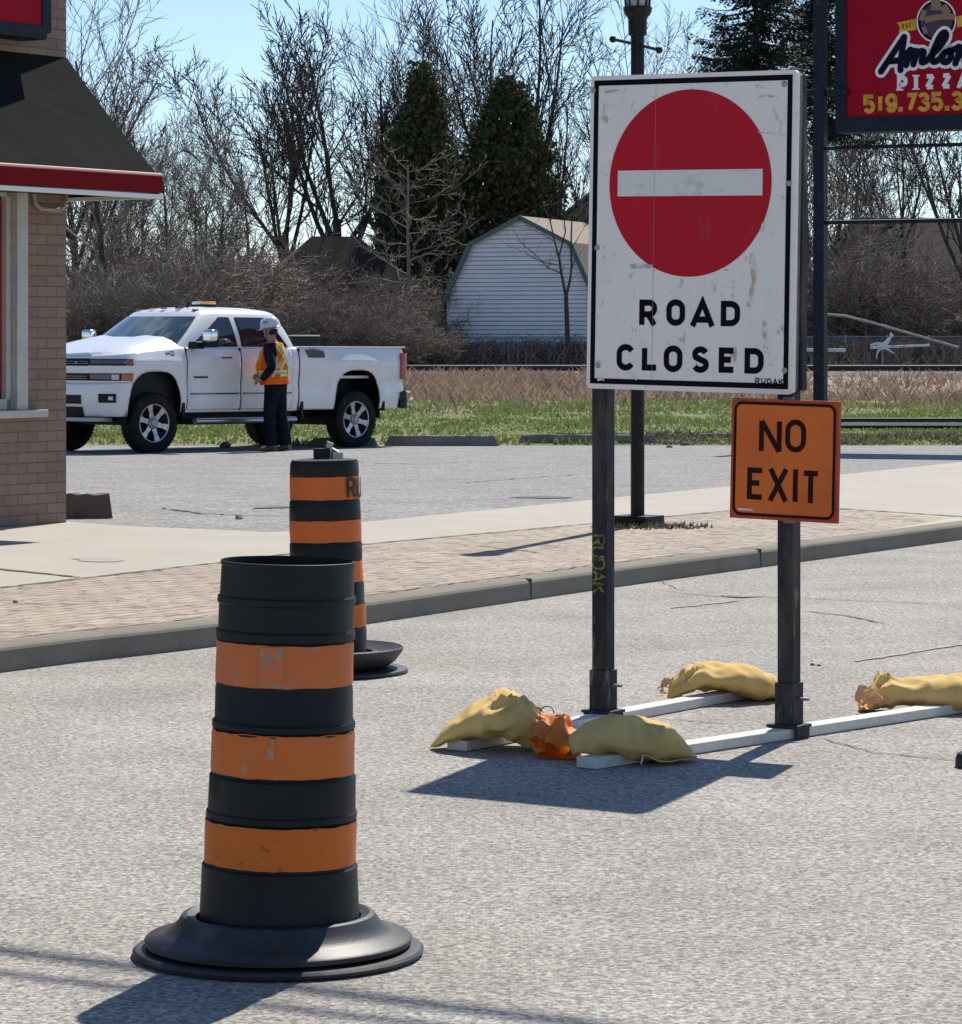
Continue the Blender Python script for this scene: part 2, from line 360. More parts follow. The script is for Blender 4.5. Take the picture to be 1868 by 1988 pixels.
# road cracks and marks
for i, (pts, wd) in enumerate([([(1585, 1432), (1640, 1448), (1700, 1462), (1860, 1478), (1990, 1492)], .012), ([(1280, 1148), (1390, 1158), (1490, 1160), (1700, 1168), (1868, 1175)], .016),
        ([(1560, 1186), (1640, 1196), (1720, 1212)], .02), ([(830, 1408), (950, 1402), (1040, 1408)], .008), ([(1420, 1408), (1300, 1396)], .01), ([(1230, 1105), (1330, 1150)], .008)]):
    strip('road_crack', [G(*p) for p in pts], wd, m_crack, .004, .012, seed=20+i, taper=True)
m_tarblue = M('tar_patch', (.05, .055, .09), .6, [(30, (.14, .14, .16), .5, .62)])
strip('tar_patch', [G(1395, 1158), G(1440, 1161), G(1492, 1158)], .09, m_tarblue, .006, .02, seed=5, taper=True)
m_palemark = M('worn_paint', (.42, .39, .34), .9, [(25, (.27, .26, .25), .45, .6)])
strip('worn_line', [G(1660, 1285), G(1880, 1250)], .045, m_palemark, .0045, .006, seed=9)
strip('worn_line', [G(1300, 1182), G(1450, 1165)], .05, m_palemark, .0045, .01, seed=9, taper=True)
# parking lot sloping gently away
def lotz(Y):
    if Y < 27: return .105
    if Y < 43.7: return .105+(Y-27)/(16.7)*(-.193)
    return -.088-(Y-43.7)*.008
near = [Vector((-45, 24.6, 0))]+[farL[0]+Vector((-14, 8.7, 0))]+farL+lineC
near = [p+Vector((.05, -.12, 0)) for p in near]
near = sorted(near, key=lambda p: p.x)
mb = MB(); YS = [0, .05, .1, .18, .26, .36, .48, .6, .75, .9, 1]
cols = []
for a, b in zip(near[:-1], near[1:]):
    k = max(1, int((b-a).length/1.5))
    for i in range(k): cols.append(a.lerp(b, i/k))
cols.append(near[-1])
for p in cols:
    top = 47.6 if p.y < 47 else p.y+.3
    for t in YS:
        Y = p.y+(top-p.y)*t; mb.v.append((p.x, Y, lotz(Y)))
k = len(YS)
for i in range(len(cols)-1):
    for j in range(k-1): mb.f.append((i*k+j, (i+1)*k+j, (i+1)*k+j+1, i*k+j+1)); mb.m.append(0)
tag(mb.build('parking_lot', m_lot, fixn=False), kind='structure')
def L(px, py):       # a photo pixel on the sloping lot
    z = 0
    for _ in range(12): z = lotz(G(px, py, z).y)
    return G(px, py, z)
def strip3(name, pts, wd, mat, dz, jit, seed=1, taper=True):
    rng = random.Random(seed); q = []
    for a, b in zip(pts[:-1], pts[1:]):
        k = max(1, int((b-a).length/.12))
        for i in range(k): q.append(a.lerp(b, i/k)+Vector((rng.uniform(-1, 1), rng.uniform(-1, 1), 0))*jit)
    q.append(pts[-1]); mb = MB(); k = len(q)
    for i, p in enumerate(q):
        t = (q[min(i+1, k-1)]-q[max(i-1, 0)]).normalized(); nn = Vector((-t.y, t.x, 0)); w_ = wd*rng.uniform(.5, 1.2)
        if taper: w_ *= max(.1, min(1, i/(.15*k+.01), (k-1-i)/(.15*k+.01)))
        for sg in (1, -1):
            v = p+nn*w_/2*sg; mb.v.append((v.x, v.y, lotz(v.y)+dz))
    mb.f = [(2*i, 2*i+1, 2*i+3, 2*i+2) for i in range(k-1)]; mb.m = [0]*(k-1)
    return tag(mb.build(name, mat, fixn=False), kind='structure')
strip3('lot_crack', [L(310, 985), L(380, 996), L(480, 1002), L(560, 1000)], .05, m_crack, .006, .05, 31)
strip3('lot_crack', [L(500, 988), L(570, 984)], .25, m_crack, .006, .05, 32)
strip3('lot_crack', [L(985, 967), L(1040, 966), L(1095, 968)], .35, m_crack, .006, .08, 33)
strip3('lot_crack', [L(870, 940), L(1000, 930), L(1140, 920)], .03, m_crack, .006, .05, 34)
strip3('lot_crack', [L(240, 900), L(560, 893), L(900, 905)], .04, m_crack, .006, .06, 36)
# terrain behind the lot
TZ = [(47.5, -.13), (49, -.02), (55, .02), (68, .106), (85, .20), (96, .27), (98.6, .40), (101.4, .40), (104, .42), (106, .5), (112, .55), (160, .6), (400, .7), (3000, .8)]
def terz(Y):
    if Y <= TZ[0][0]: return TZ[0][1]
    for (a, za), (b, zb) in zip(TZ[:-1], TZ[1:]):
        if Y <= b: return za+(zb-za)*(Y-a)/(b-a)
    return TZ[-1][1]
m_grass = M('grass_soil', (.15, .165, .06), .95, [(1.2, (.20, .19, .09), .45, .7), (3, (.27, .22, .14), .52, .66, .8), (.35, (.11, .14, .04), .5, .7, .5)], .5, 12, bdist=.05)
m_straw = M('dry_soil', (.33, .25, .175), .95, [(1.5, (.17, .125, .09), .45, .65), (6, (.34, .27, .18), .5, .7)], .5, 12, bdist=.05)
m_gravel = M('ballast_gravel', (.15, .135, .13), .95, [(9, (.24, .22, .21), .5, .62), (14, (.13, .12, .12), .55, .66)], .8, 30, bdist=.04)
m_dirt = M('wood_floor', (.12, .09, .065), .95, [(1, (.18, .14, .10), .45, .7)])
def band(name, y0, y1, mat, xr, step, dz=0, wav=0):
    mb = MB(); ys = [y0]; 
    while ys[-1]+step < y1: ys.append(ys[-1]+step)
    ys.append(y1); xs = [-xr+2*xr*i/40 for i in range(41)]
    for i, y in enumerate(ys):
        for x in xs:
            yy = y+(wav*noise.noise(Vector((x*.4, y, 3))) if (i in (0, len(ys)-1) and wav) else 0)
            mb.v.append((x, yy, terz(yy)+dz+(.02*noise.noise(Vector((x*.7, yy*.7, 0))) if 0 < i < len(ys)-1 else 0)))
    k = len(xs)
    for i in range(len(ys)-1):
        for j in range(k-1): mb.f.append((i*k+j, i*k+j+1, (i+1)*k+j+1, (i+1)*k+j)); mb.m.append(0)
    return tag(mb.build(name, mat, fixn=False, smooth=True), kind='structure')
band('lawn', 47.45, 68, m_grass, 60, 1.5)
band('dry_field', 68, 96, m_straw, 60, 2)
band('track_bed', 96, 104, m_gravel, 60, .7)
band('woodland_floor', 104, 300, m_dirt, 160, 8)
band('ground', 300, 3500, m_dirt, 2500, 400)
# ------------------------------------------------------------------ grass and dead weeds
def blades(name, n_, y0, y1, hgt, wdt, mat, seed, x0=None, x1=None, lean=.35, hmod=0, dens=None, dz=0):
    rng = random.Random(seed); mb = MB(); cnt = 0
    while cnt < n_:
        Y = y0+(y1-y0)*rng.random(); a = (x0 if x0 is not None else -850)/F*Y-.8; b = (x1 if x1 is not None else 960)/F*Y+.8
        X = rng.uniform(a, b)
        if dens and rng.random() > dens(X, Y): continue
        cnt += 1; z = terz(Y)+dz; h = hgt*rng.uniform(.4, 1.25)*(1+hmod*noise.noise(Vector((X*.9, Y*.45, seed)))); t = rng.uniform(0, 6.28); w_ = wdt*rng.uniform(.5, 1.3)
        dx, dy = math.cos(t)*w_/2, math.sin(t)*w_/2; lx, ly = rng.uniform(-lean, lean)*h, rng.uniform(-lean, lean)*h
        k = len(mb.v)
        mb.v += [(X-dx, Y-dy, z-.02), (X+dx, Y+dy, z-.02), (X+dx*.6+lx*.5, Y+dy*.6+ly*.5, z+h*.6), (X+lx, Y+ly, z+h)]
        mb.f += [(k, k+1, k+2), (k, k+2, k+3)]; mb.m += [0, 0]
    return tag(mb.build(name, mat, fixn=False), kind='stuff')
mg = M('grass_blades', (.1, .14, .03), .8, trans=.35, island=((.13, .21, .045), (.19, .27, .055), (.24, .29, .08), (.38, .34, .19)))
md = M('dead_stalks', (.3, .22, .14), .85, trans=.2, island=((.22, .155, .115), (.40, .30, .20), (.55, .42, .28), (.32, .20, .16)))
mrub = M('rubble_weeds', (.2, .2, .1), .85, trans=.1, island=((.10, .12, .05), (.22, .22, .10), (.40, .36, .27), (.13, .10, .08)))
tag(blades('lawn_grass', 46000, 47.7, 71.5, .055, .05, mg, 1, hmod=1.2, lean=.6, dens=lambda x, y: .35+.65*(noise.noise(Vector((x*.5, y*.25, 0)))*.9+.55)), 'short green spring grass behind the parking lot edge', 'grass')
tag(blades('dead_weeds', 36000, 61, 99, .19, .05, md, 2, lean=1.0, hmod=1.5, dens=lambda x, y: (0 if y > 97.4 else 1)*(1 if y > 69+3*noise.noise(Vector((x*.3, 7, 0))) else .12)*(0 if y > 96.5 and x > .1*y else 1)*(.25+.8*(noise.noise(Vector((x*.35, y*.3, 5)))+.45))*(.22 if x > .1*y and y > 72 else 1)), 'pale dry weeds and stalks between the grass and the railway', 'weeds')
tag(blades('gravel_edge_weeds', 5200, 47.7, 49.4, .055, .06, mrub, 3, x0=250, x1=960, dz=.0, lean=1.1, hmod=1.4), 'straggly dry tufts along the back kerb of the lot', 'weeds')
# ------------------------------------------------------------------ construction barrels
m_or = M('orange_sheeting', (.70, .15, .022), .5, spec=.25, layers=[(3, (.62, .135, .03), .4, .7), (9, (.40, .20, .11), .60, .74, .7), (50, (.50, .18, .08), .5, .8, .5, (1, 1, 6))], coat=.03)
m_or_dirty = M('orange_sheeting_worn', (.62, .155, .04), .55, spec=.2, layers=[(3, (.58, .16, .05), .4, .7), (14, (.33, .25, .19), .585, .66, .85, (1.2, 1.2, .5)), (40, (.47, .19, .09), .5, .8, .6, (1, 1, 5))])
m_ink = M('black_lettering', (.02, .018, .018), .6)
def lpr(prof, z):      # radius on a profile
    for (r0, z0), (r1, z1) in zip(prof[:-1], prof[1:]):
        if z0 <= z <= z1 and z1 > z0: return r0+(r1-r0)*(z-z0)/(z1-z0)
    return prof[0][0]
def barrel(label, loc, prof, bands, tilt, base, lid, bandmat, seed):
    t = thing('construction_barrel', label, 'barrel', loc, 0, 'striped construction barrels')
    rng = random.Random(seed)
    jit = lambda a, z: .0022*noise.noise(Vector((math.cos(a)*1.4+seed, math.sin(a)*1.4, z*7)))*2
    mb = MB(); full = list(prof)
    if not lid: full += [(prof[-1][0]-.006, prof[-1][1]+.001), (prof[-1][0]-.009, prof[-1][1]-.03), (prof[-1][0]-.008, .5), (prof[0][0]-.012, .1)]
    mb.lathe(full, 96, jit=jit)
    dr = mb.build('drum', m_blackpl, t, smooth=True, angle=40, fixn=False); dr.rotation_euler = (0, R(tilt), 0)
    for (za, zb) in bands:
        mb = MB(); ra = []; steps = 6
        vs = []; n = 120
        for i in range(steps+1):
            for j in range(n):
                a = 2*math.pi*j/n; z = za+(zb-za)*i/steps
                if i == 0: z += .0025*noise.noise(Vector((a*5, za*9, seed)))
                if i == steps: z += .0025*noise.noise(Vector((a*5, zb*9, seed)))
                r = lpr(prof, min(max(z, prof[0][1]), prof[-1][1]))+jit(a, z)+.0016
                vs.append((r*math.cos(a), r*math.sin(a), z))
        mb.add(vs, [(i*n+j, i*n+(j+1) % n, (i+1)*n+(j+1) % n, (i+1)*n+j) for i in range(steps) for j in range(n)])
        mb.build('reflective_band', bandmat, dr, smooth=True, fixn=False)
    for i, pr in enumerate(base):
        mb = MB(); mb.lathe(pr, 96); mb.build('rubber_base' if i == 0 else 'ballast_ring', m_rubd, t, smooth=True, angle=28, fixn=False)
    return t, dr
# front barrel: profile radius/height, stepped ribs
pf = [(.206, .05), (.200, .075), (.196, .09), (.191, .20), (.1905, .226), (.184, .230), (.182, .236), (.181, .328), (.186, .333), (.1865, .345), (.179, .352), (.1775, .44), (.1775, .452), (.1735, .457), (.1725, .55), (.1775, .556), (.178, .572), (.171, .578),
      (.1705, .66), (.1745, .665), (.1745, .672), (.169, .678), (.1685, .768), (.1735, .772), (.1735, .785), (.168, .795), (.1675, .858), (.170, .864), (.170, .874), (.166, .880), (.1655, .955), (.168, .958), (.168, .966)]
base1 = [[(.203, .096), (.224, .104), (.236, .101), (.246, .086), (.260, .069), (.282, .056), (.322, .047), (.328, .042), (.326, .030), (.300, .024)],
         [(.30, .022), (.335, .022), (.350, .020), (.357, .014), (.354, .005), (.34, .001), (.2, .001)]]
B1, D1 = barrel('large open-topped black barrel with three worn orange bands nearest the camera', (-.497, 7.90, 0), pf, [(.574+.005, .662), (.354, .450), (.237, .327)], 0, base1, False, m_or_dirty, 1)
D1.children
# bands measured on the photo: 0.669-0.771, 0.452-0.555, 0.232-0.333
for ch in list(D1.children): bpy.data.objects.remove(ch)
def rebands(dr, prof, bands, seed, mats):
    for (za, zb), mt in zip(bands, mats):
        mb = MB(); n = 128; steps = 8; vs = []
        for i in range(steps+1):
            for j in range(n):
                a = 2*math.pi*j/n; z = za+(zb-za)*i/steps
                if i in (0, steps): z += .003*noise.noise(Vector((math.cos(a)*5, math.sin(a)*5+z*9, seed)))
                r = lpr(prof, z)+.0022*2*noise.noise(Vector((math.cos(a)*1.4+seed, math.sin(a)*1.4, z*7)))+.0018
                vs.append((r*math.cos(a), r*math.sin(a), z))
        mb.add(vs, [(i*n+j, i*n+(j+1) % n, (i+1)*n+(j+1) % n, (i+1)*n+j) for i in range(steps) for j in range(n)])
        mb.build('reflective_band', mt, dr, smooth=True, fixn=False)
pf1 = [(.206, .05), (.200, .075), (.196, .09), (.192, .20), (.1915, .222), (.1865, .226), (.1850, .233), (.184, .332), (.1795, .336), (.1845, .340), (.1840, .354), (.1805, .358), (.1815, .44), (.1765, .448), (.1770, .455), (.1765, .553), (.1725, .557), (.1785, .561), (.1780, .574), (.1735, .579),
       (.1725, .583), (.1715, .655), (.1690, .664), (.1700, .671), (.1695, .769), (.1670, .774), (.1735, .778), (.1730, .796), (.1680, .802), (.1675, .862), (.1720, .866), (.1715, .879), (.1665, .884), (.165, .955), (.167, .958), (.167, .966)]
pf1 = [(r*(1-.022*min(1, max(0, (z-.2)/.75))), z) for r, z in pf1]
m_or_mid = M('orange_sheeting_rubbed', (.64, .155, .03), .5, spec=.2, layers=[(3, (.62, .15, .035), .4, .7), (18, (.42, .27, .16), .62, .7, .7, (1.5, 1.5, .35)), (40, (.53, .19, .08), .5, .8, .6, (1, 1, 6))])
m_or_low = M('orange_sheeting_scuffed', (.62, .145, .02), .5, spec=.2, layers=[(3, (.66, .17, .02), .4, .7), (22, (.30, .10, .03), .62, .68, .8), (16, (.50, .27, .14), .64, .7, .8)])
D1.data.clear_geometry()
mb = MB(); jit1 = lambda a, z: .0044*noise.noise(Vector((math.cos(a)*1.4+1, math.sin(a)*1.4, z*7)))
mb.lathe(pf1+[(.160, .967), (.158, .94), (.160, .5), (.18, .1)], 128, jit=jit1)
tmp = mb.build('tmp', m_blackpl, smooth=True, angle=30, fixn=False); old = D1.data; D1.data = tmp.data; bpy.data.objects.remove(tmp)
rebands(D1, pf1, [(.669, .771), (.452, .555), (.232, .333)], 1, [m_or_dirty, m_or_mid, m_or_low])
m_worn = M('worn_adhesive', (.34, .22, .15), .8, [(45, (.62, .155, .04), .42, .56), (12, (.38, .30, .24), .5, .62, .8)])
m_dust = M('dust_smear', (.028, .029, .028), .8, [(40, (.012, .014, .015), .42, .6)])
def decal(a0, a1, z0, z1, mt, name, ragged=.0, tri=False):
    mb = MB(); n = 14; vs = []
    for i in range(9):
        z = z0+(z1-z0)*i/8
        for j in range(n+1):
            f = (1-.85*(1-i/8)) if tri else 1; a = R(a0+(a1-a0)*(.5+(j/n-.5)*f))+(ragged*noise.noise(Vector((z*60, j//n, a0))) if j in (0, n) else 0)
            r = lpr(pf1, z)+.0044*noise.noise(Vector((math.cos(a)*1.4+1, math.sin(a)*1.4, z*7)))+.0034; vs.append((r*math.cos(a), r*math.sin(a), z))
    mb.add(vs, [(i*(n+1)+j, i*(n+1)+j+1, (i+1)*(n+1)+j+1, (i+1)*(n+1)+j) for i in range(8) for j in range(n)]); mb.build(name, mt, D1, smooth=True, fixn=False)
decal(-108, -88, .673, .767, m_worn, 'worn_patch', .05); decal(-98, -93, .50, .55, m_worn, 'worn_patch', .06)
D1.rotation_euler = (0, R(1.3), 0)
# rear barrel: closed top with handle, upturned rubber dish
pf2 = [(.176, .09), (.176, .19), (.172, .205), (.171, .31), (.168, .316), (.168, .40), (.163, .41), (.162, .505), (.165, .51), (.164, .58), (.160, .59), (.159, .69), (.161, .694), (.160, .77), (.156, .78), (.155, .885), (.157, .89), (.156, .94), (.150, .957), (.10, .962), (.0, .963)]
base2 = [[(.20, .095), (.215, .10), (.24, .085), (.30, .10), (.333, .118), (.340, .112), (.335, .095), (.305, .055), (.27, .030), (.24, .022)],
         [(.12, .022), (.33, .022), (.358, .018), (.362, .008), (.355, .001), (.2, .001)]]
B2, D2 = barrel('slim closed-top black barrel with four orange bands and a top handle, behind the open barrel', (*G(637, 1305, 0).xy, 0), pf2, [], -1.0, base2, True, m_or, 2)
rebands(D2, pf2, [(.782, .884), (.592, .688), (.410, .503), (.208, .309)], 2, [m_or]*4)
mb = MB(); mb.box((-.01, -.02, .985), (.075, .03, .05)); mb.box((-.01, -.02, 1.004), (.065, .034, .012)); mb.build('handle', m_blackpl, D2, bevel=.006)
mb = MB(); mb.tube([(.022, .0, .962), (.022, .0, 1.02), (.028, .0, 1.035)], .018, 10); mb.tube([(.02, 0, 1.01), (.06, 0, .985)], .012, 8); mb.box((.062, 0, .976), (.045, .05, .028)); mb.build('lamp_bolt', m_steel, D2, smooth=True)
# lettering round the top band
mb = MB()
def cyl(th0, z0, r0, z1, r1):
    def fn(x, y, o):
        t = (y)/(.1); r = r0+(r1-r0)*t+.006+o; a = th0+x/r; return (r*math.sin(a), -r*math.cos(a), z0+(z1-z0)*y/.1)
    return fn
fn = cyl(math.asin(.105/.158), .792, .1575, .874, .156)
x = 0
def lathe_text(mb, s, h, wd, sp, fn):
    x = 0
    for ch in s:
        w_ = h*.55 if ch != 'I' else h*.2
        for i, (pts, cl) in enumerate(LET[ch]):
            q = []
            pp = [(x+w_*p[0], h*p[1]) for p in pts]
            for a, b in zip(pp[:-1], pp[1:]):
                k = 3
                for u in range(k): q.append((a[0]+(b[0]-a[0])*u/k, a[1]+(b[1]-a[1])*u/k))
            q.append(pp[-1]); ribbon(mb, q, wd, cl, fn, .0003*i)
        x += w_+sp
lathe_text(mb, 'RUDAK', .082, .016, .02, lambda x, y, o: cyl(math.asin(.107/.158), .792, .1575, .874, .156)(x, y*1.2, o))
mb.build('lettering', m_ink, D2, fixn=False)
# ------------------------------------------------------------------ road closed sign on two posts
m_signw = M('white_sheeting', (.88, .82, .78), .5, [(5, (.80, .74, .70), .45, .75, .8), (11, (.40, .31, .22), .63, .72, .75, (2.2, 1, 1.1)), (45, (.55, .52, .50), .6, .72, .6)], spec=.15)
m_signr = M('red_sheeting', (.52, .014, .032), .6, [(4, (.44, .014, .03), .4, .75), (30, (.34, .04, .04), .6, .72, .5), (6, (.40, .07, .07), .6, .72, .5, (3, 1, .8))], spec=.12)
m_signk = M('black_vinyl', (.008, .005, .009), .7, spec=.08)
m_signw2 = M('white_bar_sheeting', (.76, .73, .71), .5, [(9, (.42, .42, .42), .52, .72, .8, (1, 1, 2)), (40, (.34, .34, .34), .62, .72, .6)])
m_wood = M('plywood_edge', (.20, .17, .14), .8, [(20, (.10, .09, .08), .5, .7)])
m_postm = M('rusty_black_steel', (.018, .018, .023), .6, spec=.25, layers=[(7, (.10, .08, .06), .46, .66, .85, (1, 1, .35)), (28, (.30, .24, .17), .60, .70, .7, (1, 1, .2)), (3, (.02, .028, .045), .4, .7, .6)], metal=.1)
yaw = R(34); U = Vector((math.cos(yaw), -math.sin(yaw), 0)); V = Vector((0, 0, 1)); NF = Vector((-math.sin(yaw), -math.cos(yaw), 0))   # NF faces the camera
roll = R(-1.0)
P1 = Vector((.479, 12.607, 0)); P2 = Vector((1.162, 12.142, 0)); pm = (P1+P2)/2
SC = Vector((.80, 12.335, 1.913))        # centre of the face
Ur = U*math.cos(roll)+V*math.sin(roll); Vr = V*math.cos(roll)-U*math.sin(roll)
sign = thing('road_closed_sign', 'white ROAD CLOSED sign with red no-entry disc on two steel posts', 'road sign', (pm.x, pm.y, 0))
def on_plane(org, u, v, nn, base):
    return lambda x, y, o: tuple(org+u*x+v*y+nn*o-base)
fnS = on_plane(SC, Ur, Vr, NF, pm); pmS = plane_map(SC, Ur, Vr)
def z3(x, y): return pmS(1118.3+x*.3389, 114.4+y*.3389)
W2, H2 = .457, .61
mb = MB(); poly = []
for cx_, cy_, a0 in ((W2-.02, H2-.02, 0), (-W2+.02, H2-.02, 90), (-W2+.02, -H2+.02, 180), (W2-.02, -H2+.02, 270)):
    for k in range(5): poly.append((cx_+.02*math.cos(R(a0+22.5*k)), cy_+.02*math.sin(R(a0+22.5*k))))
mb.prism(poly, 0, -.022, fn=lambda x, y, z: fnS(x, z, y))
panel = mb.build('sign_panel', [m_signw], sign)
mb = MB(); mb.prism(poly, -.0225, -.04, fn=lambda x, y, z: fnS(x*.985+.008, z*.985, y)); mb.build('backing_board', m_wood, sign)
mb = MB(); r1 = [z3(82, 112), z3(1222, 86), z3(1228, 1900), z3(104, 1872)]
rr = [(-W2+.027, H2-.028), (W2-.03, H2-.028), (W2-.03, -H2+.03), (-W2+.027, -H2+.03)]
ribbon(mb, rr, .021, 1, fnS, .0012); mb.build('black_border', m_signk, panel, fixn=False)
mb = MB(); c0 = z3(650, 711); rx = (z3(1113, 711)[0]-z3(185, 711)[0])/2; ry = (z3(650, 175)[1]-z3(650, 1249)[1])/2; rd = (rx+ry)/2
vs = [fnS(c0[0], c0[1], .0014)]+[fnS(c0[0]+rd*math.cos(2*math.pi*i/96), c0[1]+ry*math.sin(2*math.pi*i/96), .0014) for i in range(96)]
mb.add(vs, [(0, i+1, (i+1) % 96+1) for i in range(96)]); mb.build('red_disc', m_signr, panel, fixn=False)
mb = MB(); ribbon(mb, [(c0[0]-rd*.893, c0[1]+.001), (c0[0]+rd*.893, c0[1]+.001)], .1, 0, fnS, .0022); mb.build('white_bar', m_signw2, panel, fixn=False)
mb = MB(); ribbon(mb, [(z3(463, 0)[0], .57), (z3(463, 0)[0], -.57)], .0013, 0, fnS, .0026); mb.build('panel_seam', M('seam', (.30, .27, .27), .7), panel, fixn=False)
mb = MB(); items = []
def it(ch, x0, x1, yt, yb): a = z3(x0, yt); b = z3(x1, yb); items.append((ch, a[0], b[0], b[1], a[1]))
for a in [('R', 365, 465, 1378, 1525), ('O', 520, 625, 1376, 1530), ('A', 662, 790, 1382, 1533), ('D', 832, 940, 1385, 1533), ('C', 235, 337, 1632, 1787), ('L', 380, 475, 1638, 1787), ('O', 505, 610, 1640, 1796), ('S', 665, 763, 1645, 1800), ('E', 820, 918, 1652, 1800), ('D', 968, 1075, 1655, 1805)]: it(*a)
text_boxes(mb, items, .0238, fnS, .0014); mb.build('lettering', m_signk, panel, fixn=False)
mb = MB(); items = []
for k, ch in enumerate('RUDAK'): it(ch, 1028+34*k, 1053+34*k, 1826+2*k, 1858+2*k)
text_boxes(mb, items, .0045, fnS, .0014); mb.build('small_lettering', m_signk, panel, fixn=False)
oz = .0008
m_stain = M('tape_residue', (.55, .45, .35), .8, [(28, (.84, .80, .78), .40, .53), (60, (.34, .25, .18), .55, .66, .7)])
m_scuff = M('scuff', (.45, .42, .40), .8, [(40, (.84, .80, .78), .45, .56)])
mb = MB()
for x0, y0, x1, y1, wd in [(1005, 1110, 1020, 1250, .022), (1022, 1250, 985, 1420, .018), (900, 1270, 905, 1370, .014), (1075, 1500, 1085, 1660, .016), (1080, 1660, 1120, 1760, .018), (610, 1260, 590, 1330, .012), (625, 1560, 620, 1640, .008)]:
    a = z3(x0, y0); b = z3(x1, y1); k = 7; rng = random.Random(x0)
    mb = MB(); oz = oz+.00003; ribbon(mb, [(a[0]+(b[0]-a[0])*i/k+rng.uniform(-1, 1)*.004, a[1]+(b[1]-a[1])*i/k) for i in range(k+1)], wd, 0, fnS, oz); mb.build('tape_residue', m_stain, panel, fixn=False)
pass
mb = MB()
for x0, y0, x1, y1, wd in [(170, 190, 250, 185, .010), (250, 215, 290, 170, .004), (160, 250, 175, 280, .012), (200, 270, 220, 270, .006), (1030, 155, 1070, 165, .008), (1050, 215, 1140, 215, .006), (1075, 940, 1065, 995, .011), (300, 1795, 350, 1840, .004), (120, 1740, 150, 1745, .01), (125, 1838, 165, 1838, .008), (590, 1605, 625, 1620, .012), (850, 1210, 875, 1210, .007), (310, 1190, 440, 1190, .016), (1040, 420, 1200, 440, .003)]:
    a = z3(x0, y0); b = z3(x1, y1); mb = MB(); oz = max(oz, .0028)+.00003; ribbon(mb, [a, ((a[0]+b[0])/2, (a[1]+b[1])/2+.002), b], wd, 0, fnS, oz); mb.build('scuff_mark', m_scuff, panel, fixn=False)
pass
for x, y in [(102, 180), (1195, 143), (1222, 712), (122, 1080), (128, 1755), (1197, 1785)]:
    a = z3(x, y); mb = MB(); k = 16
    for rr_, oo in ((.0115, .0015), (.0105, .0045), (.006, .0055)): mb.v += [fnS(a[0]+rr_*math.cos(2*math.pi*i/k), a[1]+rr_*math.sin(2*math.pi*i/k), oo) for i in range(k)]
    mb.f = [(i, (i+1) % k, k+(i+1) % k, k+i) for i in range(k)]+[(k+i, k+(i+1) % k, 2*k+(i+1) % k, 2*k+i) for i in range(k)]+[tuple(2*k+i for i in range(k))]; mb.m = [0]*len(mb.f)
    mb.build('bolt', M('zinc', (.33, .32, .29), .5, metal=.4) if not bpy.data.materials.get('zinc') else bpy.data.materials['zinc'], panel, smooth=True)
RZ = Matrix.Rotation(-yaw, 3, 'Z')
def post(parent, p, base, top, w_=.067, sock=.165):
    q = p-base; mb = MB(); mb.box((q.x, q.y, (top+.045)/2), (w_, w_, top-.045), RZ)
    po = mb.build('post', m_postm, parent, bevel=.006)
    mb = MB(); mb.box((q.x, q.y, .045+sock/2), (w_+.014, w_+.014, sock), RZ); sb = mb.build('socket', m_postm, parent, bevel=.004)
    mb = MB(); mb.box((q.x, q.y, .0475), (.135, .115, .012), RZ)
    for sx in (-1, 1):
        v = RZ @ Vector((sx*.058, 0, 0)); mb.box((q.x+v.x, q.y+v.y, .03), (.008, .10, .05), RZ)
    mb.build('foot_plate', m_postm, parent, bevel=.003)
    mb = MB(); v = RZ @ Vector((.045, -.0, 0)); mb.tube([(q.x+v.x*.9, q.y+v.y*.9, .15), (q.x+v.x*1.9, q.y+v.y*1.9, .15)], .006, 8)
    mb.build('clamp_bolt', m_steel, sb, smooth=True)
    return po
po1 = post(sign, P1, pm, 2.40); po2 = post(sign, P2, pm, 2.42)
# side channel seen beyond the right edge, and stencilled word on the left post
mb = MB(); e = SC+Ur*(W2-.004)-NF*.06; mb.box(e-pm, (.024, .04, 1.19), RZ); mb.build('side_channel', m_postm, sign, bevel=.003)
m_yel = M('yellow_paint', (.26, .19, .05), .8, [(45, (.06, .05, .04), .45, .56)])
fl = on_plane(P1+NF*.0342, U, V, NF, pm); mb = MB()
zz = 1.52-(1040-650)*12.57/F; h_ = .235
for i, ch in enumerate('RUDAK'):
    z0 = zz-i*.047
    for j, (pts, cl) in enumerate(LET[ch]): ribbon(mb, [((p[1]-.5)*.052, z0-p[0]*.036) for p in pts], .009, cl, fl, .001+.0003*j)
mb.build('stencil', m_yel, po1, fixn=False)
# ------------------------------------------------------------------ NO EXIT sign
m_ore = M('orange_sign', (.74, .17, .035), .45, [(3, (.58, .125, .035), .42, .72), (9, (.70, .22, .05), .62, .74, .5), (50, (.40, .10, .04), .62, .7, .6)], spec=.12)
m_orb = M('orange_sign_rim', (.50, .09, .035), .6, [(8, (.28, .06, .04), .45, .7), (30, (.25, .17, .12), .62, .7, .6)], spec=.12)
m_brn = M('dark_brown_vinyl', (.030, .008, .008), .7, spec=.1)
yn = R(31); Un = Vector((math.cos(yn), -math.sin(yn), 0)); Nn = Vector((-math.sin(yn), -math.cos(yn), 0)); rn = R(-1.3)
Un_ = Un*math.cos(rn)+V*math.sin(rn); Vn_ = V*math.cos(rn)-Un*math.sin(rn)
NC = P(1524, 893.5, 12.07); nb = Vector((P2.x, P2.y, 0))
ns = thing('no_exit_sign', 'square orange NO EXIT sign bolted to the right post below the big sign', 'road sign', (P2.x, P2.y, .82))
nb = Vector((P2.x, P2.y, .82))
fnN = on_plane(NC, Un_, Vn_, Nn, nb); pmN = plane_map(NC, Un_, Vn_)
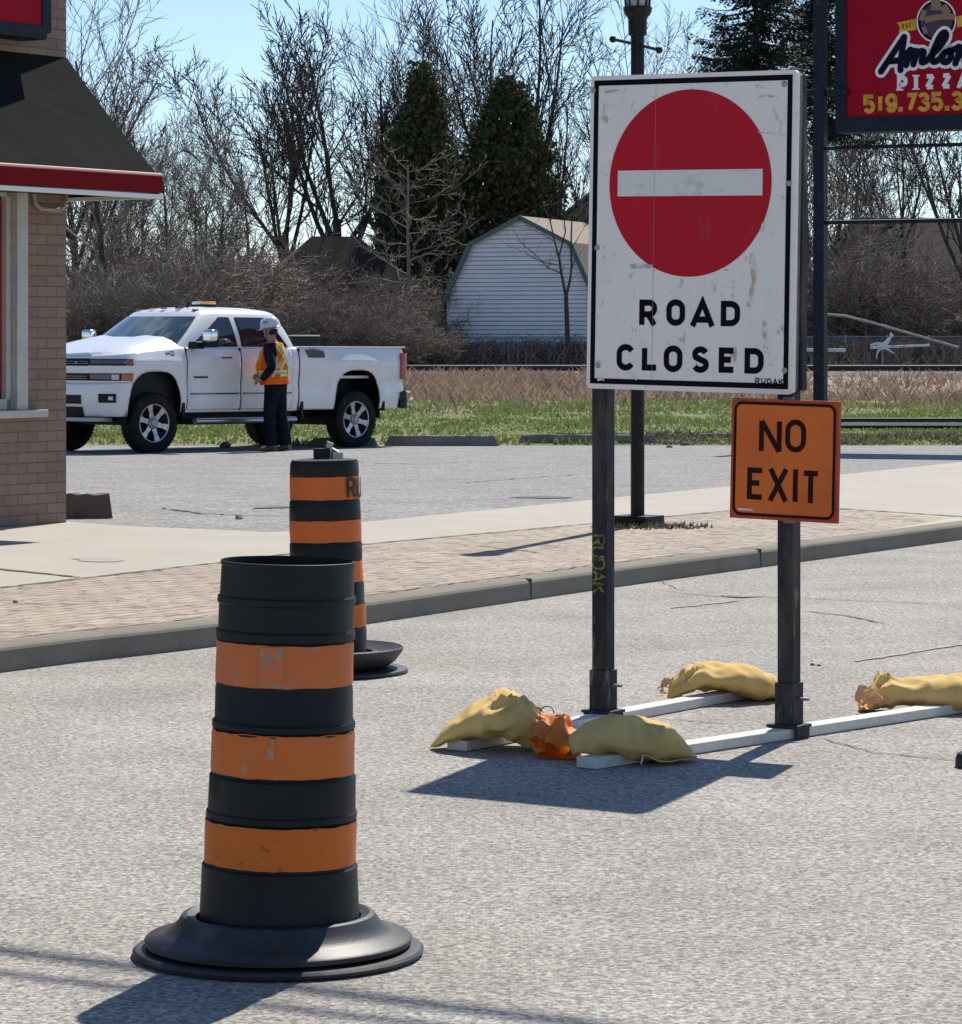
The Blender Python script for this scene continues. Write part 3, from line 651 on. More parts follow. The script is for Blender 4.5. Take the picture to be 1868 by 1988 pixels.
def z5(x, y): return pmN(1385+x*.1497, 749.8+y*.1497)
tl, br, bl, tr_ = z5(225, 155), z5(1622, 1785), z5(228, 1705), z5(1620, 195)
x0, x1, y0, y1 = (tl[0]+bl[0])/2, (br[0]+tr_[0])/2, (bl[1]+br[1])/2, (tl[1]+tr_[1])/2
mb = MB(); mb.prism([(x0, y0), (x1, y0), (x1, y1), (x0, y1)], 0, -.02, fn=lambda x, y, z: fnN(x, z, y)); pn = mb.build('sign_panel', m_orb, ns, bevel=.002)
def rrect(x0, x1, y0, y1, r, n=6):
    o = []
    for cx_, cy_, a0 in ((x1-r, y1-r, 0), (x0+r, y1-r, 90), (x0+r, y0+r, 180), (x1-r, y0+r, 270)):
        for k in range(n+1): o.append((cx_+r*math.cos(R(a0+90*k/n)), cy_+r*math.sin(R(a0+90*k/n))))
    return o
ins = .017; rp = rrect(x0+ins, x1-ins, y0+ins, y1-ins, .028)
mb = MB(); mb.add([fnN(a, b, .0008) for a, b in rp], [tuple(range(len(rp)))]); mb.build('orange_face', m_ore, pn, fixn=False)
mb = MB(); ribbon(mb, rp, .011, 1, fnN, .0014); mb.build('black_border', m_brn, pn, fixn=False)
mb = MB(); items = []
for ch, a, b, c, d in [('N', 615, 872, 412, 852), ('O', 940, 1202, 425, 866), ('E', 445, 662, 1050, 1476), ('X', 728, 958, 1066, 1496), ('I', 1035, 1098, 1075, 1502), ('T', 1145, 1385, 1090, 1522)]:
    p = z5(a, c); q = z5(b, d); items.append((ch, p[0], q[0], q[1], p[1]))
text_boxes(mb, items, .0205, fnN, .0014); mb.build('lettering', m_brn, pn, fixn=False)
mb = MB(); a = z5(320, 1590); b = z5(520, 1605); ribbon(mb, [a, b], .007, 0, fnN, .0016); mb.build('maker_sticker', m_signw2, pn, fixn=False)
mb = MB(); q = NC-nb-Nn*.035; mb.box((q.x, q.y, q.z), (.035, .03, y1-y0+.02), Matrix.Rotation(-yn, 3, 'Z')); mb.build('rear_batten', m_wood, ns)
# ------------------------------------------------------------------ timber skids
m_skid = M('whitewashed_timber', (.66, .64, .57), .75, [(6, (.55, .52, .45), .45, .7, .8, (6, 1, 6)), (25, (.40, .37, .31), .62, .74, .6)], .25, 30, bdist=.002)
def skid(label, a, d, length):
    d = d.normalized(); t = thing('timber_skid', label, 'timber', (a.x, a.y, 0), math.atan2(d.y, d.x), 'timber skids under the sign posts')
    mb = MB(); mb.box((length/2, .045, .021), (length, .088, .038)); mb.build('plank', m_skid, t, bevel=.003); return t
skid('whitewashed timber skid carrying the left post of the road closed sign', Vector((-.0507, 11.73, 0)), Vector((.564, .826, 0)), 2.08)
skid('whitewashed timber skid carrying the right post with the NO EXIT sign', Vector((.40, 11.24, 0)), Vector((.674, .739, 0)), 2.6)
# ------------------------------------------------------------------ sandbags
m_bag = M('sandbag_cloth', (.77, .54, .205), .85, [(4, (.66, .44, .15), .4, .7), (60, (.84, .63, .28), .5, .8, .5), (9, (.50, .32, .12), .58, .74, .55)], .6, 150, bdist=.003, spec=.1, trans=.06)
m_bagor = M('orange_bag_cloth', (.85, .30, .03), .55, [(12, (.75, .22, .03), .4, .7)], .3, 60, bdist=.004, trans=.3)
m_bagpk = M('bag_end_cloth', (.78, .42, .20), .7, [(12, (.75, .5, .26), .4, .7)], .3, 60, bdist=.004, trans=.1)
m_twine = M('wire_tie', (.08, .07, .06), .6)
def bag(label, st, Yc, slope=0, wr=(), seed=0, pinch=.0):
    """st: (x px, top px, bottom px, half depth) silhouette stations, measured; rings stand at real depth Yc"""
    x0 = st[0][0]; q = []
    for a, b in zip(st[:-1], st[1:]):       # smoother: cubic between stations
        i = st.index(a); p0 = st[max(i-1, 0)]; p3 = st[min(i+2, len(st)-1)]
        for k in range(9):
            t = k/9; q.append(tuple(.5*((2*a[c])+(-p0[c]+b[c])*t+(2*p0[c]-5*a[c]+4*b[c]-p3[c])*t*t+(-p0[c]+3*a[c]-3*b[c]+p3[c])*t**3) for c in range(4)))
    q.append(st[-1]); n = 64; vs = []; ctr = P((st[0][0]+st[-1][0])/2, 1400, Yc); base = Vector((ctr.x, Yc, 0))
    for i, (px, ty, by, hd) in enumerate(q):
        Y = Yc+slope*(px-(st[0][0]+st[-1][0])/2)/F*Yc
        zt = H-(ty-HY)*Y/F; zb = max(.004, H-(by-HY)*(Y-hd*.75)/F); X = (px-CX)*Y/F
        zt = max(zt, zb+.006); hh = (zt-zb)/2; mid = (zt+zb)/2
        for j in range(n):
            a = 2*math.pi*j/n; c, s = math.cos(a), math.sin(a)
            cc = math.copysign(abs(c)**.85, c); ss = math.copysign(abs(s)**.9, s)
            p = Vector((X, Y+hd*cc, mid+hh*ss))
            nn = noise.noise(p*8+Vector((seed, 0, 0)))*.015+noise.noise(p*21+Vector((seed, 2, 0)))*.007-abs(noise.noise(Vector((p.x*13, p.y*6, p.z*6+seed))))*.022+.006
            for wx, wwid, amp, fr in wr:     # radiating creases near a tie or fold
                e = math.exp(-((px-wx)/wwid)**2); ph = math.sin(fr*a*.5+px*.035+seed+1.6*noise.noise(Vector((px*.02, a, seed)))); nn += e*amp*(1-2.2*abs(ph)**.7)*(.35+.65*max(0, s))
            rad = Vector((0, cc, ss)); f_ = min(1, hh/.03); p += rad*nn*f_
            p.z = max(p.z, .003); vs.append(tuple(p-base))
    t = thing('sandbag', label, 'sandbag', base, 0, 'sandbags weighing down the sign skids')
    k = len(q); mb = MB(); fs = [(i*n+j, i*n+(j+1) % n, (i+1)*n+(j+1) % n, (i+1)*n+j) for i in range(k-1) for j in range(n)]+[tuple(range(n))[::-1], tuple((k-1)*n+j for j in range(n))]
    mb.add(vs, fs); b = mb.build('bag', m_bag, t, smooth=True, angle=80)
    return t, b, base
def crumple(name, parent, base, pts, half, mat, seed, n=14, ruff=.02):
    """crumpled cloth tube end: pts world centre line, half = radii"""
    mb = MB(); m_ = 16; vs = []
    q = []; 
    for (a, ra), (b, rb) in zip(list(zip(pts, half))[:-1], list(zip(pts, half))[1:]):
        for k in range(5): q.append((a.lerp(b, k/5), ra+(rb-ra)*k/5))
    q.append((pts[-1], half[-1]))
    for i, (p, r) in enumerate(q):
        d = (q[min(i+1, len(q)-1)][0]-q[max(i-1, 0)][0]).normalized(); a = d.cross(Vector((0, 0, 1))).normalized(); b = a.cross(d)
        for j in range(28):
            t = 2*math.pi*j/28; rr_ = r*(1+.32*math.sin(t*5+seed+i*.25)+.25*noise.noise(Vector((math.cos(t)*2, math.sin(t)*2, i*.5+seed))))
            v = p+a*math.cos(t)*rr_+b*math.sin(t)*rr_*.8; v.z = max(v.z, .004); vs.append(tuple(v-base))
    k = len(q); mb.add(vs, [(i*28+j, i*28+(j+1) % 28, (i+1)*28+(j+1) % 28, (i+1)*28+j) for i in range(k-1) for j in range(28)])
    return mb.build(name, mat, parent, smooth=True, angle=60, fixn=False)
S1, b1, bs1 = bag('sandbag with a tied orange neck over the front end of the left skid',
    [(836, 1447.5, 1451, .015), (849, 1431, 1450, .05), (863, 1414, 1448, .08), (898, 1383, 1441, .12), (933, 1363, 1434, .15), (967, 1350, 1436, .17), (993, 1348, 1446, .18), (1018, 1357, 1456, .165), (1040, 1371, 1459, .15), (1056, 1388, 1452, .11), (1066, 1398, 1444, .07), (1076, 1405, 1432, .04)],
    11.80, 0, [(975, 28, .022, 9), (1055, 24, .014, 11)], 1)
yb = 11.72
crumple('tied_neck', S1, bs1, [P(1052, 1400, 11.74), P(1068, 1412, 11.70), P(1080, 1428, 11.62), P(1086, 1446, 11.56), P(1078, 1466, 11.50)], [.035, .045, .07, .085, .055], m_bagor, 3)
crumple('orange_flap', S1, bs1, [P(1070, 1432, 11.58), P(1056, 1440, 11.55), P(1044, 1440, 11.52)], [.05, .035, .02], m_bagor, 5)
crumple('orange_flap', S1, bs1, [P(1085, 1410, 11.68), P(1096, 1396, 11.68), P(1100, 1388, 11.68)], [.03, .035, .015], m_bagor, 6)
mb = MB(); c = P(1062, 1385, 11.70)-bs1; mb.tube([c+Vector((.026*math.cos(t), 0, .026*math.sin(t))) for t in [i*.5 for i in range(11)]], .0022, 6)
c2 = P(1050, 1392, 11.72)-bs1; mb.build('wire_tie', m_twine, S1, smooth=True)
S2, b2, bs2 = bag('plump sandbag with a sewn pointed end over the front end of the right skid',
    [(1104, 1438, 1442, .03), (1108, 1431, 1455, .07), (1116, 1424, 1466, .10), (1140, 1406, 1467, .14), (1180, 1393, 1465, .16), (1216, 1392, 1481, .17), (1250, 1397, 1487, .17), (1280, 1404, 1487, .155), (1300, 1412, 1485, .14), (1326, 1434, 1480, .10), (1345, 1457, 1475, .05), (1354, 1469, 1473, .015)],
    11.46, 0, [(1250, 60, .003, 7)], 2)
mb = MB(); seam = [P(x, y-4, 11.345+dy)-bs2 for x, y, dy in [(1249, 1470, -.035), (1262, 1473, -.03), (1278, 1481, -.03), (1300, 1483, -.0), (1330, 1477, .05), (1352, 1472.5, .1)]]
mb.tube(seam, .0028, 6); mb.build('seam_cord', m_bagpk, S2, smooth=True)
mb = MB(); mb.tube([seam[0], seam[0]+Vector((-.008, -.004, -.03))], .003, 5); mb.build('loose_thread', m_signw2, S2)
S3, b3, bs3 = bag('sandbag with a puckered end over the rear end of the left skid',
    [(1297, 1350, 1355, .02), (1302, 1323, 1354, .07), (1318, 1308, 1350, .10), (1340, 1295, 1347, .12), (1360, 1286, 1345, .14), (1392, 1290, 1344, .15), (1430, 1291, 1352, .16), (1460, 1294, 1363, .16), (1485, 1301, 1367, .15), (1505, 1312, 1368, .11), (1518, 1332, 1366, .05), (1524, 1350, 1362, .015)],
    13.36, .25, [(1325, 32, .018, 9), (1302, 12, .016, 11)], 3)
crumple('puckered_end', S3, bs3, [P(1306, 1338, 13.28), P(1300, 1340, 13.27), P(1295, 1342, 13.26)], [.055, .05, .03], m_bagpk, 8)
mb = MB(); mb.tube([P(1300, 1335, 13.3)-bs3, P(1286, 1331, 13.3)-bs3, P(1276, 1337, 13.3)-bs3, P(1284, 1342, 13.28)-bs3], .0022, 5); mb.build('wire_tie', m_twine, S3)
S4, b4, bs4 = bag('long sandbag with a gathered end on the right skid at the right edge',
    [(1668, 1374, 1380, .02), (1671, 1358, 1380, .05), (1684, 1343, 1379, .08), (1697, 1322, 1377, .10), (1706, 1310, 1376, .10), (1725, 1310, 1374, .10), (1745, 1318, 1372, .11), (1762, 1320, 1371, .12), (1795, 1315, 1373, .14), (1830, 1313, 1382, .15), (1875, 1313, 1388, .16), (1920, 1320, 1390, .15), (1955, 1340, 1390, .10), (1975, 1368, 1388, .03)],
    13.0, 0, [(1712, 26, .018, 8), (1680, 14, .014, 11)], 4)
crumple('gathered_end', S4, bs4, [P(1692, 1348, 12.90), P(1682, 1358, 12.88), P(1674, 1366, 12.87)], [.055, .045, .03], m_bagpk, 9)
# ------------------------------------------------------------------ cables overhead (only their shadows reach the picture)
def cable(label, pts, hgt, r):
    off = Vector((SUND.x, SUND.y, 0))*(hgt/SUND.z); a, b = G(*pts[0]), G(*pts[1]); d = (b-a).normalized()
    a = a-d*22+off; b = b+d*22+off; mb = MB(); k = 12
    q = [a.lerp(b, i/k)+Vector((0, 0, hgt)) for i in range(k+1)]
    o = mb.tube(q, r, 8).build('overhead_cable', m_ink, smooth=True); tag(o, label, 'cable', 'overhead cables'); return center_origin(o)
cable('upper overhead utility cable high above the road', [(0, 1848), (1098, 1987)], 6.8, .021)
cable('lower overhead utility cable high above the road', [(0, 1890), (698, 1974)], 6.4, .020)
cable('thin overhead utility cable between the two thicker ones', [(0, 1838), (1098, 1975)], 7.2, .011)
# ------------------------------------------------------------------ small black rubber foot at the right edge, stones
ft = thing('rubber_foot', 'small black rubber foot lying at the right edge of the road', 'rubber foot', (*G(1893, 1489).xy, 0))
mb = MB(); mb.lathe([(.0, .055), (.05, .054), (.062, .048), (.068, .03), (.07, .004), (.0, .003)], 24); mb.build('weight', m_black_rub, ft, smooth=True, fixn=False)
mb = MB(); mb.lathe([(.02, .05), (.02, .085), (.0, .086)], 16); mb.build('spigot', m_black_rub, ft, smooth=True, fixn=False)
m_stone = M('stones', (.16, .14, .13), .9, [(20, (.30, .27, .25), .5, .7)])
def stone(p, s, label, seed):
    bm = bmesh.new(); bmesh.ops.create_icosphere(bm, subdivisions=2, radius=s)
    for v in bm.verts: v.co *= 1+.35*noise.noise(v.co/s*1.1+Vector((seed, 0, 0))); v.co.z *= .6
    me = bpy.data.meshes.new('loose_stone'); bm.to_mesh(me); bm.free(); me.materials.append(m_stone)
    o = bpy.data.objects.new('loose_stone', me); C.objects.link(o); o.location = p+Vector((0, 0, s*.35)); return tag(o, label, 'stone', 'loose stones')
for i, (px, py, s, l) in enumerate([(464, 1008, .03, 'small dark stone on the lot left of the slim barrel'), (30, 1170, .016, 'tiny dark stone on the brick pavement at the left edge'), (1578, 1292, .012, 'small brown stone on the road right of the NO EXIT post'), (1590, 1293, .010, 'smaller brown crumb beside the brown stone on the road'), (1530, 1293, .008, 'tiny brown crumb on the road close to the NO EXIT post')]):
    p = L(px, py) if py < 1100 and i == 0 else G(px, py, KH if i == 1 else 0); stone(p, s, l, i*3)
# ------------------------------------------------------------------ street lamp
LB = G(1238, 1020, KH); lamp = thing('street_lamp', 'black street lamp post with crossbar standing on the brick pavement', 'street lamp', LB)
def px_h(py, p): return H-(py-HY)*p.y/F-p.z          # height above p of pixel row py
mb = MB(); mb.lathe([(.051, .0), (.051, px_h(610, LB)), (.050, px_h(70, LB))], 24); mb.build('pole', m_blackmetal, lamp, smooth=True)
mb = MB(); mb.box((0, 0, .038), (.30, .27, .072)); pl = mb.build('base_plate', m_blackmetal, lamp, bevel=.006); pl.rotation_euler = (0, 0, R(-34))
z0 = px_h(70, LB)
mb = MB(); mb.lathe([(.052, z0), (.068, z0+.01), (.070, px_h(38, LB)), (.075, px_h(34, LB)), (.092, px_h(29, LB)), (.103, px_h(23, LB)), (.108, px_h(16, LB)), (.104, px_h(13, LB))], 24)
mb.build('collar', m_blackmetal, lamp, smooth=True, angle=50)
m_glow = M('frosted_lens', (.62, .64, .66), .3, trans=.4)
zl = px_h(13, LB); mb = MB(); mb.lathe([(.08, zl), (.115, zl+.4), (.0, zl+.42)], 8); la = mb.build('lantern', m_glow, lamp)
mb = MB()
for k in range(8):
    a = math.pi/4*k; mb.tube([(.085*math.cos(a), .085*math.sin(a), zl-.01), (.12*math.cos(a), .12*math.sin(a), zl+.42)], .009, 5)
mb.lathe([(.14, zl+.41), (.13, zl+.45), (.06, zl+.55), (.02, zl+.62), (.0, zl+.66)], 16); mb.build('lantern_frame', m_blackmetal, la)
aL, aR = P(1190, 76, LB.y)-LB, P(1280, 97, LB.y)-LB; aL.y = .35; aR.y = -.35
aL = P(1190, 76, LB.y+.35)-LB; aR = P(1280, 97, LB.y-.35)-LB
for s_, e in (('crossbar', aL), ('crossbar', aR)):
    mb = MB(); st = Vector((0, 0, (aL.z+aR.z)/2)); mb.tube([st, e], .012, 8)
    bm_ = [(.0, -.028), (.02, -.02), (.028, 0), (.02, .02), (0, .028)]; mb.lathe(bm_, 12, c=tuple(e)); mb.build(s_, m_blackmetal, lamp, smooth=True)
wd = thing('weeds_clump', 'small clump of weeds around the foot of the black street lamp', 'weeds', (LB.x+.1, LB.y-.25, KH))
mb = MB(); rng = random.Random(4)
for i in range(320):
    a = rng.uniform(0, 6.28); r = rng.uniform(0, .28); x, y = r*math.cos(a)*1.6, r*math.sin(a); t = rng.uniform(0, 6.28); h = rng.uniform(.01, .045); w_ = .012
    dx, dy = math.cos(t)*w_, math.sin(t)*w_; mb.add([(x-dx, y-dy, 0), (x+dx, y+dy, 0), (x+rng.uniform(-.03, .03), y+rng.uniform(-.03, .03), h)], [(0, 1, 2)])
mb.build('leaves', M('weed_leaf', (.1, .12, .05), .8, island=((.07, .10, .03), (.16, .17, .08), (.30, .27, .16), (.12, .09, .06))), wd, fixn=False)
# ------------------------------------------------------------------ pylon sign
m_cab = M('navy_cabinet', (.008, .014, .026), .55, spec=.2, layers=[(4, (.014, .023, .04), .4, .7)])
m_red = M('red_acrylic', (.36, .006, .022), .6, [(2, (.31, .006, .022), .4, .7)], spec=.08)
PY = 47.0; PS = PY/30; yp = R(27); Up = Vector((math.cos(yp), -math.sin(yp), 0)); Np = Vector((-math.sin(yp), -math.cos(yp), 0))
PB = P(1593, 900, PY); gz = lotz(PY); PB.z = gz
pyl = thing('pizza_sign', 'tall navy-framed sign with a red face advertising pizza on dark posts', 'pylon sign', PB)
fo = P(1644, 228, PY-.12); fo2 = Vector((fo.x, fo.y, fo.z))
fnP = on_plane(fo2, Up, V, Np, PB); pmP = plane_map(fo2, Up, V)
def z4(x, y): return pmP(1563+x*.1633, y*.1633)
RP = Matrix.Rotation(-yp, 3, 'Z')
topz = 6.9-fo2.z; Wf = 3.4
mb = MB(); mb.add([fnP(0, 0, 0), fnP(Wf, 0, 0), fnP(Wf, topz, 0), fnP(0, topz, 0)], [(0, 1, 2, 3)]); face = mb.build('sign_face', m_red, pyl, fixn=False)
fw = .17; fb = z4(498, 1395)[1]-z4(400, 1578)[1]
mb = MB()
def pbox(mb, x0, x1, y0, y1, d0, d1, m=0):
    mb.add([fnP(x, y, d) for d in (d0, d1) for x, y in ((x0, y0), (x1, y0), (x1, y1), (x0, y1))], [(0, 1, 2, 3), (7, 6, 5, 4), (0, 4, 5, 1), (1, 5, 6, 2), (2, 6, 7, 3), (3, 7, 4, 0)], m)
pbox(mb, -fw, 0, -fb, topz, .03, -.42); pbox(mb, 0, Wf, -fb, 0, .027, -.42); pbox(mb, 0, Wf, topz, topz+fw, .027, -.42); pbox(mb, Wf, Wf+fw, -fb, topz+fw, .03, -.42); pbox(mb, 0, Wf, 0, topz, -.3, -.41)
mb.build('cabinet_frame', m_cab, pyl, bevel=.008)
for dx in (0, 4.05):
    q = Up*dx; mb = MB(); mb.box((q.x, q.y, 3.5), (.165, .165, 7.1), RP); mb.build('post', m_navy, pyl, bevel=.006)
for y0_, hh in ((288, .022), (432, .026)):
    zc = H-(y0_-HY)*PY/F-gz; mb = MB(); a = Vector((0, 0, zc)); b = Up*4.05+Vector((0, 0, zc)); mb.tube([a, b], hh/1.3*PS, 8); mb.build('cross_rod', m_navy, pyl)
zc = H-(180-HY)*PY/F-gz; mb = MB(); q = Up*.03; mb.box((q.x, q.y, zc), (.8, .08, .09), RP); mb.build('bracket', m_navy, pyl, bevel=.004)
m_gold = M('gold_vinyl', (.72, .40, .05), .7, spec=.08, layers= [(9, (.42, .21, .05), .45, .7)])
m_ltw = M('white_vinyl', (.82, .78, .76), .7, spec=.1); m_ink2 = M('midnight_vinyl', (.007, .007, .022), .7, spec=.1); m_plum = M('plum_vinyl', (.045, .02, .045), .5); m_tan = M('tan_vinyl', (.26, .16, .09), .6)
mb = MB(); items = []
def ip(ch, x0, x1, yt, yb): a = z4(x0, yt); b = z4(x1, yb); items.append((ch, a[0], b[0], b[1], a[1]))
for a in [('5', 695, 835, 1125, 1348), ('1', 870, 922, 1122, 1340), ('9', 955, 1100, 1110, 1338), ('7', 1192, 1332, 1105, 1328), ('3', 1345, 1490, 1098, 1322), ('5', 1505, 1645, 1092, 1318), ('3', 1742, 1885, 1085, 1308)]: ip(*a)
text_boxes(mb, items, .040*PS, fnP, .0015)
for x, y in ((1138, 1300), (1690, 1284)):
    a = z4(x, y); ribbon(mb, [(a[0]-.022*PS, a[1]), (a[0]+.022*PS, a[1])], .045*PS, 0, fnP, .0015)
mb.build('phone_number', m_gold, face, fixn=False)
mb = MB(); items = []
for a in [('P', 1095, 1222, 900, 1072), ('I', 1290, 1352, 893, 1062), ('Z', 1425, 1548, 882, 1058), ('Z', 1620, 1745, 872, 1050), ('A', 1812, 1960, 862, 1040)]: ip(*a)
text_boxes(mb, items, .040*PS, fnP, .0015)
for x0_, y0_, x1_ in ((1085, 1066, 1172), (1278, 1056, 1364), (1278, 899, 1364)):
    a = z4(x0_, y0_); b = z4(x1_, y0_); ribbon(mb, [a, b], .014*PS, 0, fnP, .0022)
mb.build('pizza_lettering', m_ltw, face, fixn=False)
# script name
def spl(pts, it=2):
    p = [Vector(q) for q in pts]
    for _ in range(it):
        q = [p[0]]
        for a, b in zip(p[:-1], p[1:]): q += [a.lerp(b, .25), a.lerp(b, .75)]
        p = q+[p[-1]]
    return [tuple(v) for v in p]
SCR = [[(905, 850), (1180, 440)], [(1182, 440), (1165, 560), (1140, 700), (1138, 832)], [(990, 730), (1120, 718), (1160, 700), (1255, 590)],
       spl([(1262, 592), (1245, 660), (1205, 775)]), spl([(1222, 680), (1290, 600), (1340, 610), (1310, 700), (1290, 765)]), spl([(1305, 690), (1360, 605), (1425, 610), (1390, 700), (1390, 750), (1450, 725), (1500, 660)]),
       spl([(1500, 665), (1620, 540), (1690, 430), (1665, 375), (1610, 420), (1545, 560), (1500, 690), (1530, 745), (1600, 710), (1650, 640)]),
       spl([(1700, 610), (1640, 640), (1635, 730), (1690, 745), (1745, 680), (1735, 600), (1690, 610), (1760, 600), (1830, 555)]),
       spl([(1850, 560), (1830, 640), (1790, 755)]), spl([(1810, 700), (1880, 600), (1950, 590), (1920, 700), (1910, 760)])]
for nm, wd, mt, o_ in (('script_outline', .118*PS, m_ltw, .002), ('script_lettering', .06*PS, m_ink2, .0055)):
    mb = MB()
    for i, s in enumerate(SCR):
        q = [z4(*p) for p in s]
        q[0] = tuple(Vector(q[0])+(Vector(q[0])-Vector(q[1])).normalized()*.0); ribbon(mb, q, wd, 0, fnP, o_+.0003*i)
        for e in (q[0], q[-1]): mb.add([fnP(e[0]+wd*.5*math.cos(t*.5236), e[1]+wd*.5*math.sin(t*.5236), o_+.00004*i+.0001) for t in range(12)], [tuple(range(12))])
    mb.build(nm, mt, face, fixn=False)
def disc(mb, c, rx, ry, o, n=40): mb.add([fnP(c[0]+rx*math.cos(2*math.pi*i/n), c[1]+ry*math.sin(2*math.pi*i/n), o) for i in range(n)], [tuple(range(n))])
c = z4(1562, 245); rx = z4(1800, 245)[0]-c[0]; ry = c[1]-z4(1562, 505)[1]
em = MB(); disc(em, c, rx, ry, .0006); em.build('emblem_ring', m_ltw, face, fixn=False)
mb = MB(); disc(mb, c, rx*.93, ry*.93, .0009); mb.build('emblem_field', m_ink2, face, fixn=False)
mb = MB(); disc(mb, c, rx*.80, ry*.80, .0012); mb.build('emblem_field', m_plum, face, fixn=False)
mb = MB()
for s, wd in (([(1420, 120), (1385, 240)], .05), ([(1640, 70), (1700, 160)], .07), ([(1430, 240), (1560, 205), (1690, 190), (1790, 205)], .055), ([(1410, 320), (1440, 395)], .04), ([(1700, 330), (1670, 390)], .03), ([(1545, -30), (1560, 60), (1558, 120)], .09)):
    ribbon(mb, [z4(*p) for p in s], wd*PS, 0, fnP, .0014+.0002*len(mb.f)/3)
mb.build('emblem_drawing', m_tan, face, fixn=False)
mb = MB(); mb.add([fnP(*z4(*p), .0006) for p in ((1095, 268), (1318, 222), (1325, 350), (1115, 388), (1130, 325))], [(0, 1, 2, 3, 4)])
mb.build('ribbon_banner', m_gold, face, fixn=False); mb = MB(); mb.add([fnP(*z4(*p), .0006) for p in ((1806, 195), (2030, 150), (2010, 215), (2040, 280), (1806, 325))], [(0, 1, 2, 3, 4)]); rb = mb.build('ribbon_banner', m_gold, face, fixn=False)
mb = MB(); items = []
for k, ch in enumerate('EST'): ip(ch, 1158+38*k, 1188+38*k, 285-8*k, 338-8*k)
text_boxes(mb, items, .008*PS, fnP, .0014); mb.build('ribbon_lettering', m_brn, rb, fixn=False)
# ------------------------------------------------------------------ restaurant building corner
m_brickw = brick_mat('painted_brick', (.30, .205, .152), (.25, .168, .128), (.18, .126, .098), .215, .0765, .006, 'xz', 0, layers=[(2, (.225, .16, .125), .4, .7, .7), (40, (.32, .24, .19), .5, .8, .5), (8, (.19, .135, .11), .6, .72, .6)])
BC = G(128.5, 1014.5, KH); db = Vector((.55, .835, 0)).normalized(); nb_ = Vector((.835, -.55, 0)).normalized()
bld = thing('restaurant_building', 'brown brick restaurant corner with a dark awning over a window', 'building', BC, math.atan2(db.y, db.x))
# local frame: +x along the wall away from the camera, -y out towards the road
def BL(p): q = Vector(p)-BC; return q.dot(db), -q.dot(nb_), q.z
def bz(py, t, out=0):    # height of pixel row at wall position t (x<=0 towards camera), out metres
    p = BC+db*t+nb_*out; return H-(py-HY)*p.y/F-KH
mb = MB(); WH = 6.2; wx0, wx1 = -14, 0
win_r = -.485; wz0, wz1 = bz(795, -.5), bz(362, -.5)   # window opening right edge, sill and head
wl = -2.6
def quad(mb, x0, x1, z0, z1, y=0.0, m=0): mb.add([(x0, y, z0), (x1, y, z0), (x1, y, z1), (x0, y, z1)], [(0, 1, 2, 3)], m)
quad(mb, wx0, wl, -.2, WH); quad(mb, wl, win_r, -.2, wz0); quad(mb, wl, win_r, wz1, WH); quad(mb, win_r, wx1, -.2, WH)
mb.add([(0, 0, -.2), (0, 9, -.2), (0, 9, WH), (0, 0, WH), (-14, 9, WH), (-14, 0, WH), (-14, 9, -.2), (-14, 0, -.2)], [(0, 1, 2, 3), (1, 6, 4, 2), (7, 5, 4, 6)])
mb.build('wall', m_brickw, bld, fixn=False)
mb = MB(); mb.box((-7, 4.5, WH-.1), (13.9, 8.9, .1)); mb.build('roof', m_blackmetal, bld)
m_wframe = M('window_frame_paint', (.50, .49, .47), .5, [(8, (.42, .41, .39), .45, .7)])
wn = thing('window', None, None); wn.parent = bld
mb = MB(); mb.box((win_r+.00-.06, -.015, (wz0+wz1)/2), (.12, .08, wz1-wz0)); mb.box((win_r-.15, .03, (wz0+wz1)/2), (.05, .06, wz1-wz0)); mb.box(((wl+win_r)/2, .03, wz0+.04), (win_r-wl-.05, .06, .08)); mb.box(((wl+win_r)/2, .03, wz1-.04), (win_r-wl-.05, .06, .08)); mb.box((-1.6, .03, (wz0+wz1)/2), (.06, .06, wz1-wz0-.16))
mb.build('frame', m_wframe, wn, bevel=.004)
mb = MB(); mb.box(((wl+win_r)/2+.08, -.04, wz0-.03), (win_r-wl+.16, .14, .055)); mb.build('sill', m_wframe, wn, bevel=.004)
m_glass = M('window_glass', (.01, .012, .018), .06, coat=.3)
mb = MB(); quad(mb, wl, win_r-.17, wz0+.08, wz1-.08, .05); mb.build('pane', m_glass, wn, fixn=False)
m_poster = M('red_poster', (.30, .015, .02), .5, [(1.5, (.04, .01, .02), .5, .6), (3, (.45, .03, .03), .55, .7)])
mb = MB(); quad(mb, wl+.1, win_r-.175, wz0+.12, wz1-.1, .045); mb.build('poster', m_poster, wn, fixn=False)
# awning
ao = .90; ax1 = .0
FC = BC+db*ax1+nb_*ao
def az(py): return H-(py-HY)*FC.y/F-KH
zt, zf1, zf0 = bz(112, 0), az(343), az(381)
m_awn = M('awning_canvas', (.016, .017, .0165), .9, [(1.2, (.012, .013, .0125), .4, .7), (60, (.020, .021, .020), .5, .8, .6)], .5, 2.2, bdist=.05, spec=.04)
aw = thing('awning', None, None); aw.parent = bld
mb = MB(); n = 12; aL_ = -13.5
prof = [(-.005-(ao-.01)*t, zt+(zf1+.0-zt)*t-.05*math.sin(math.pi*t)*.6) for t in [i/n for i in range(n+1)]]
vs = [(aL_, y, z) for y, z in prof]+[(ax1, y, z) for y, z in prof]+[(aL_, y+.012, z-.015) for y, z in prof]+[(ax1-.001, y+.012, z-.015) for y, z in prof]; k = n+1
mb.add(vs, [(i, i+1, k+i+1, k+i) for i in range(n)]+[(2*k+i, 3*k+i, 3*k+i+1, 2*k+i+1) for i in range(n)])
mb.build('canopy', m_awn, aw, smooth=True, fixn=False)
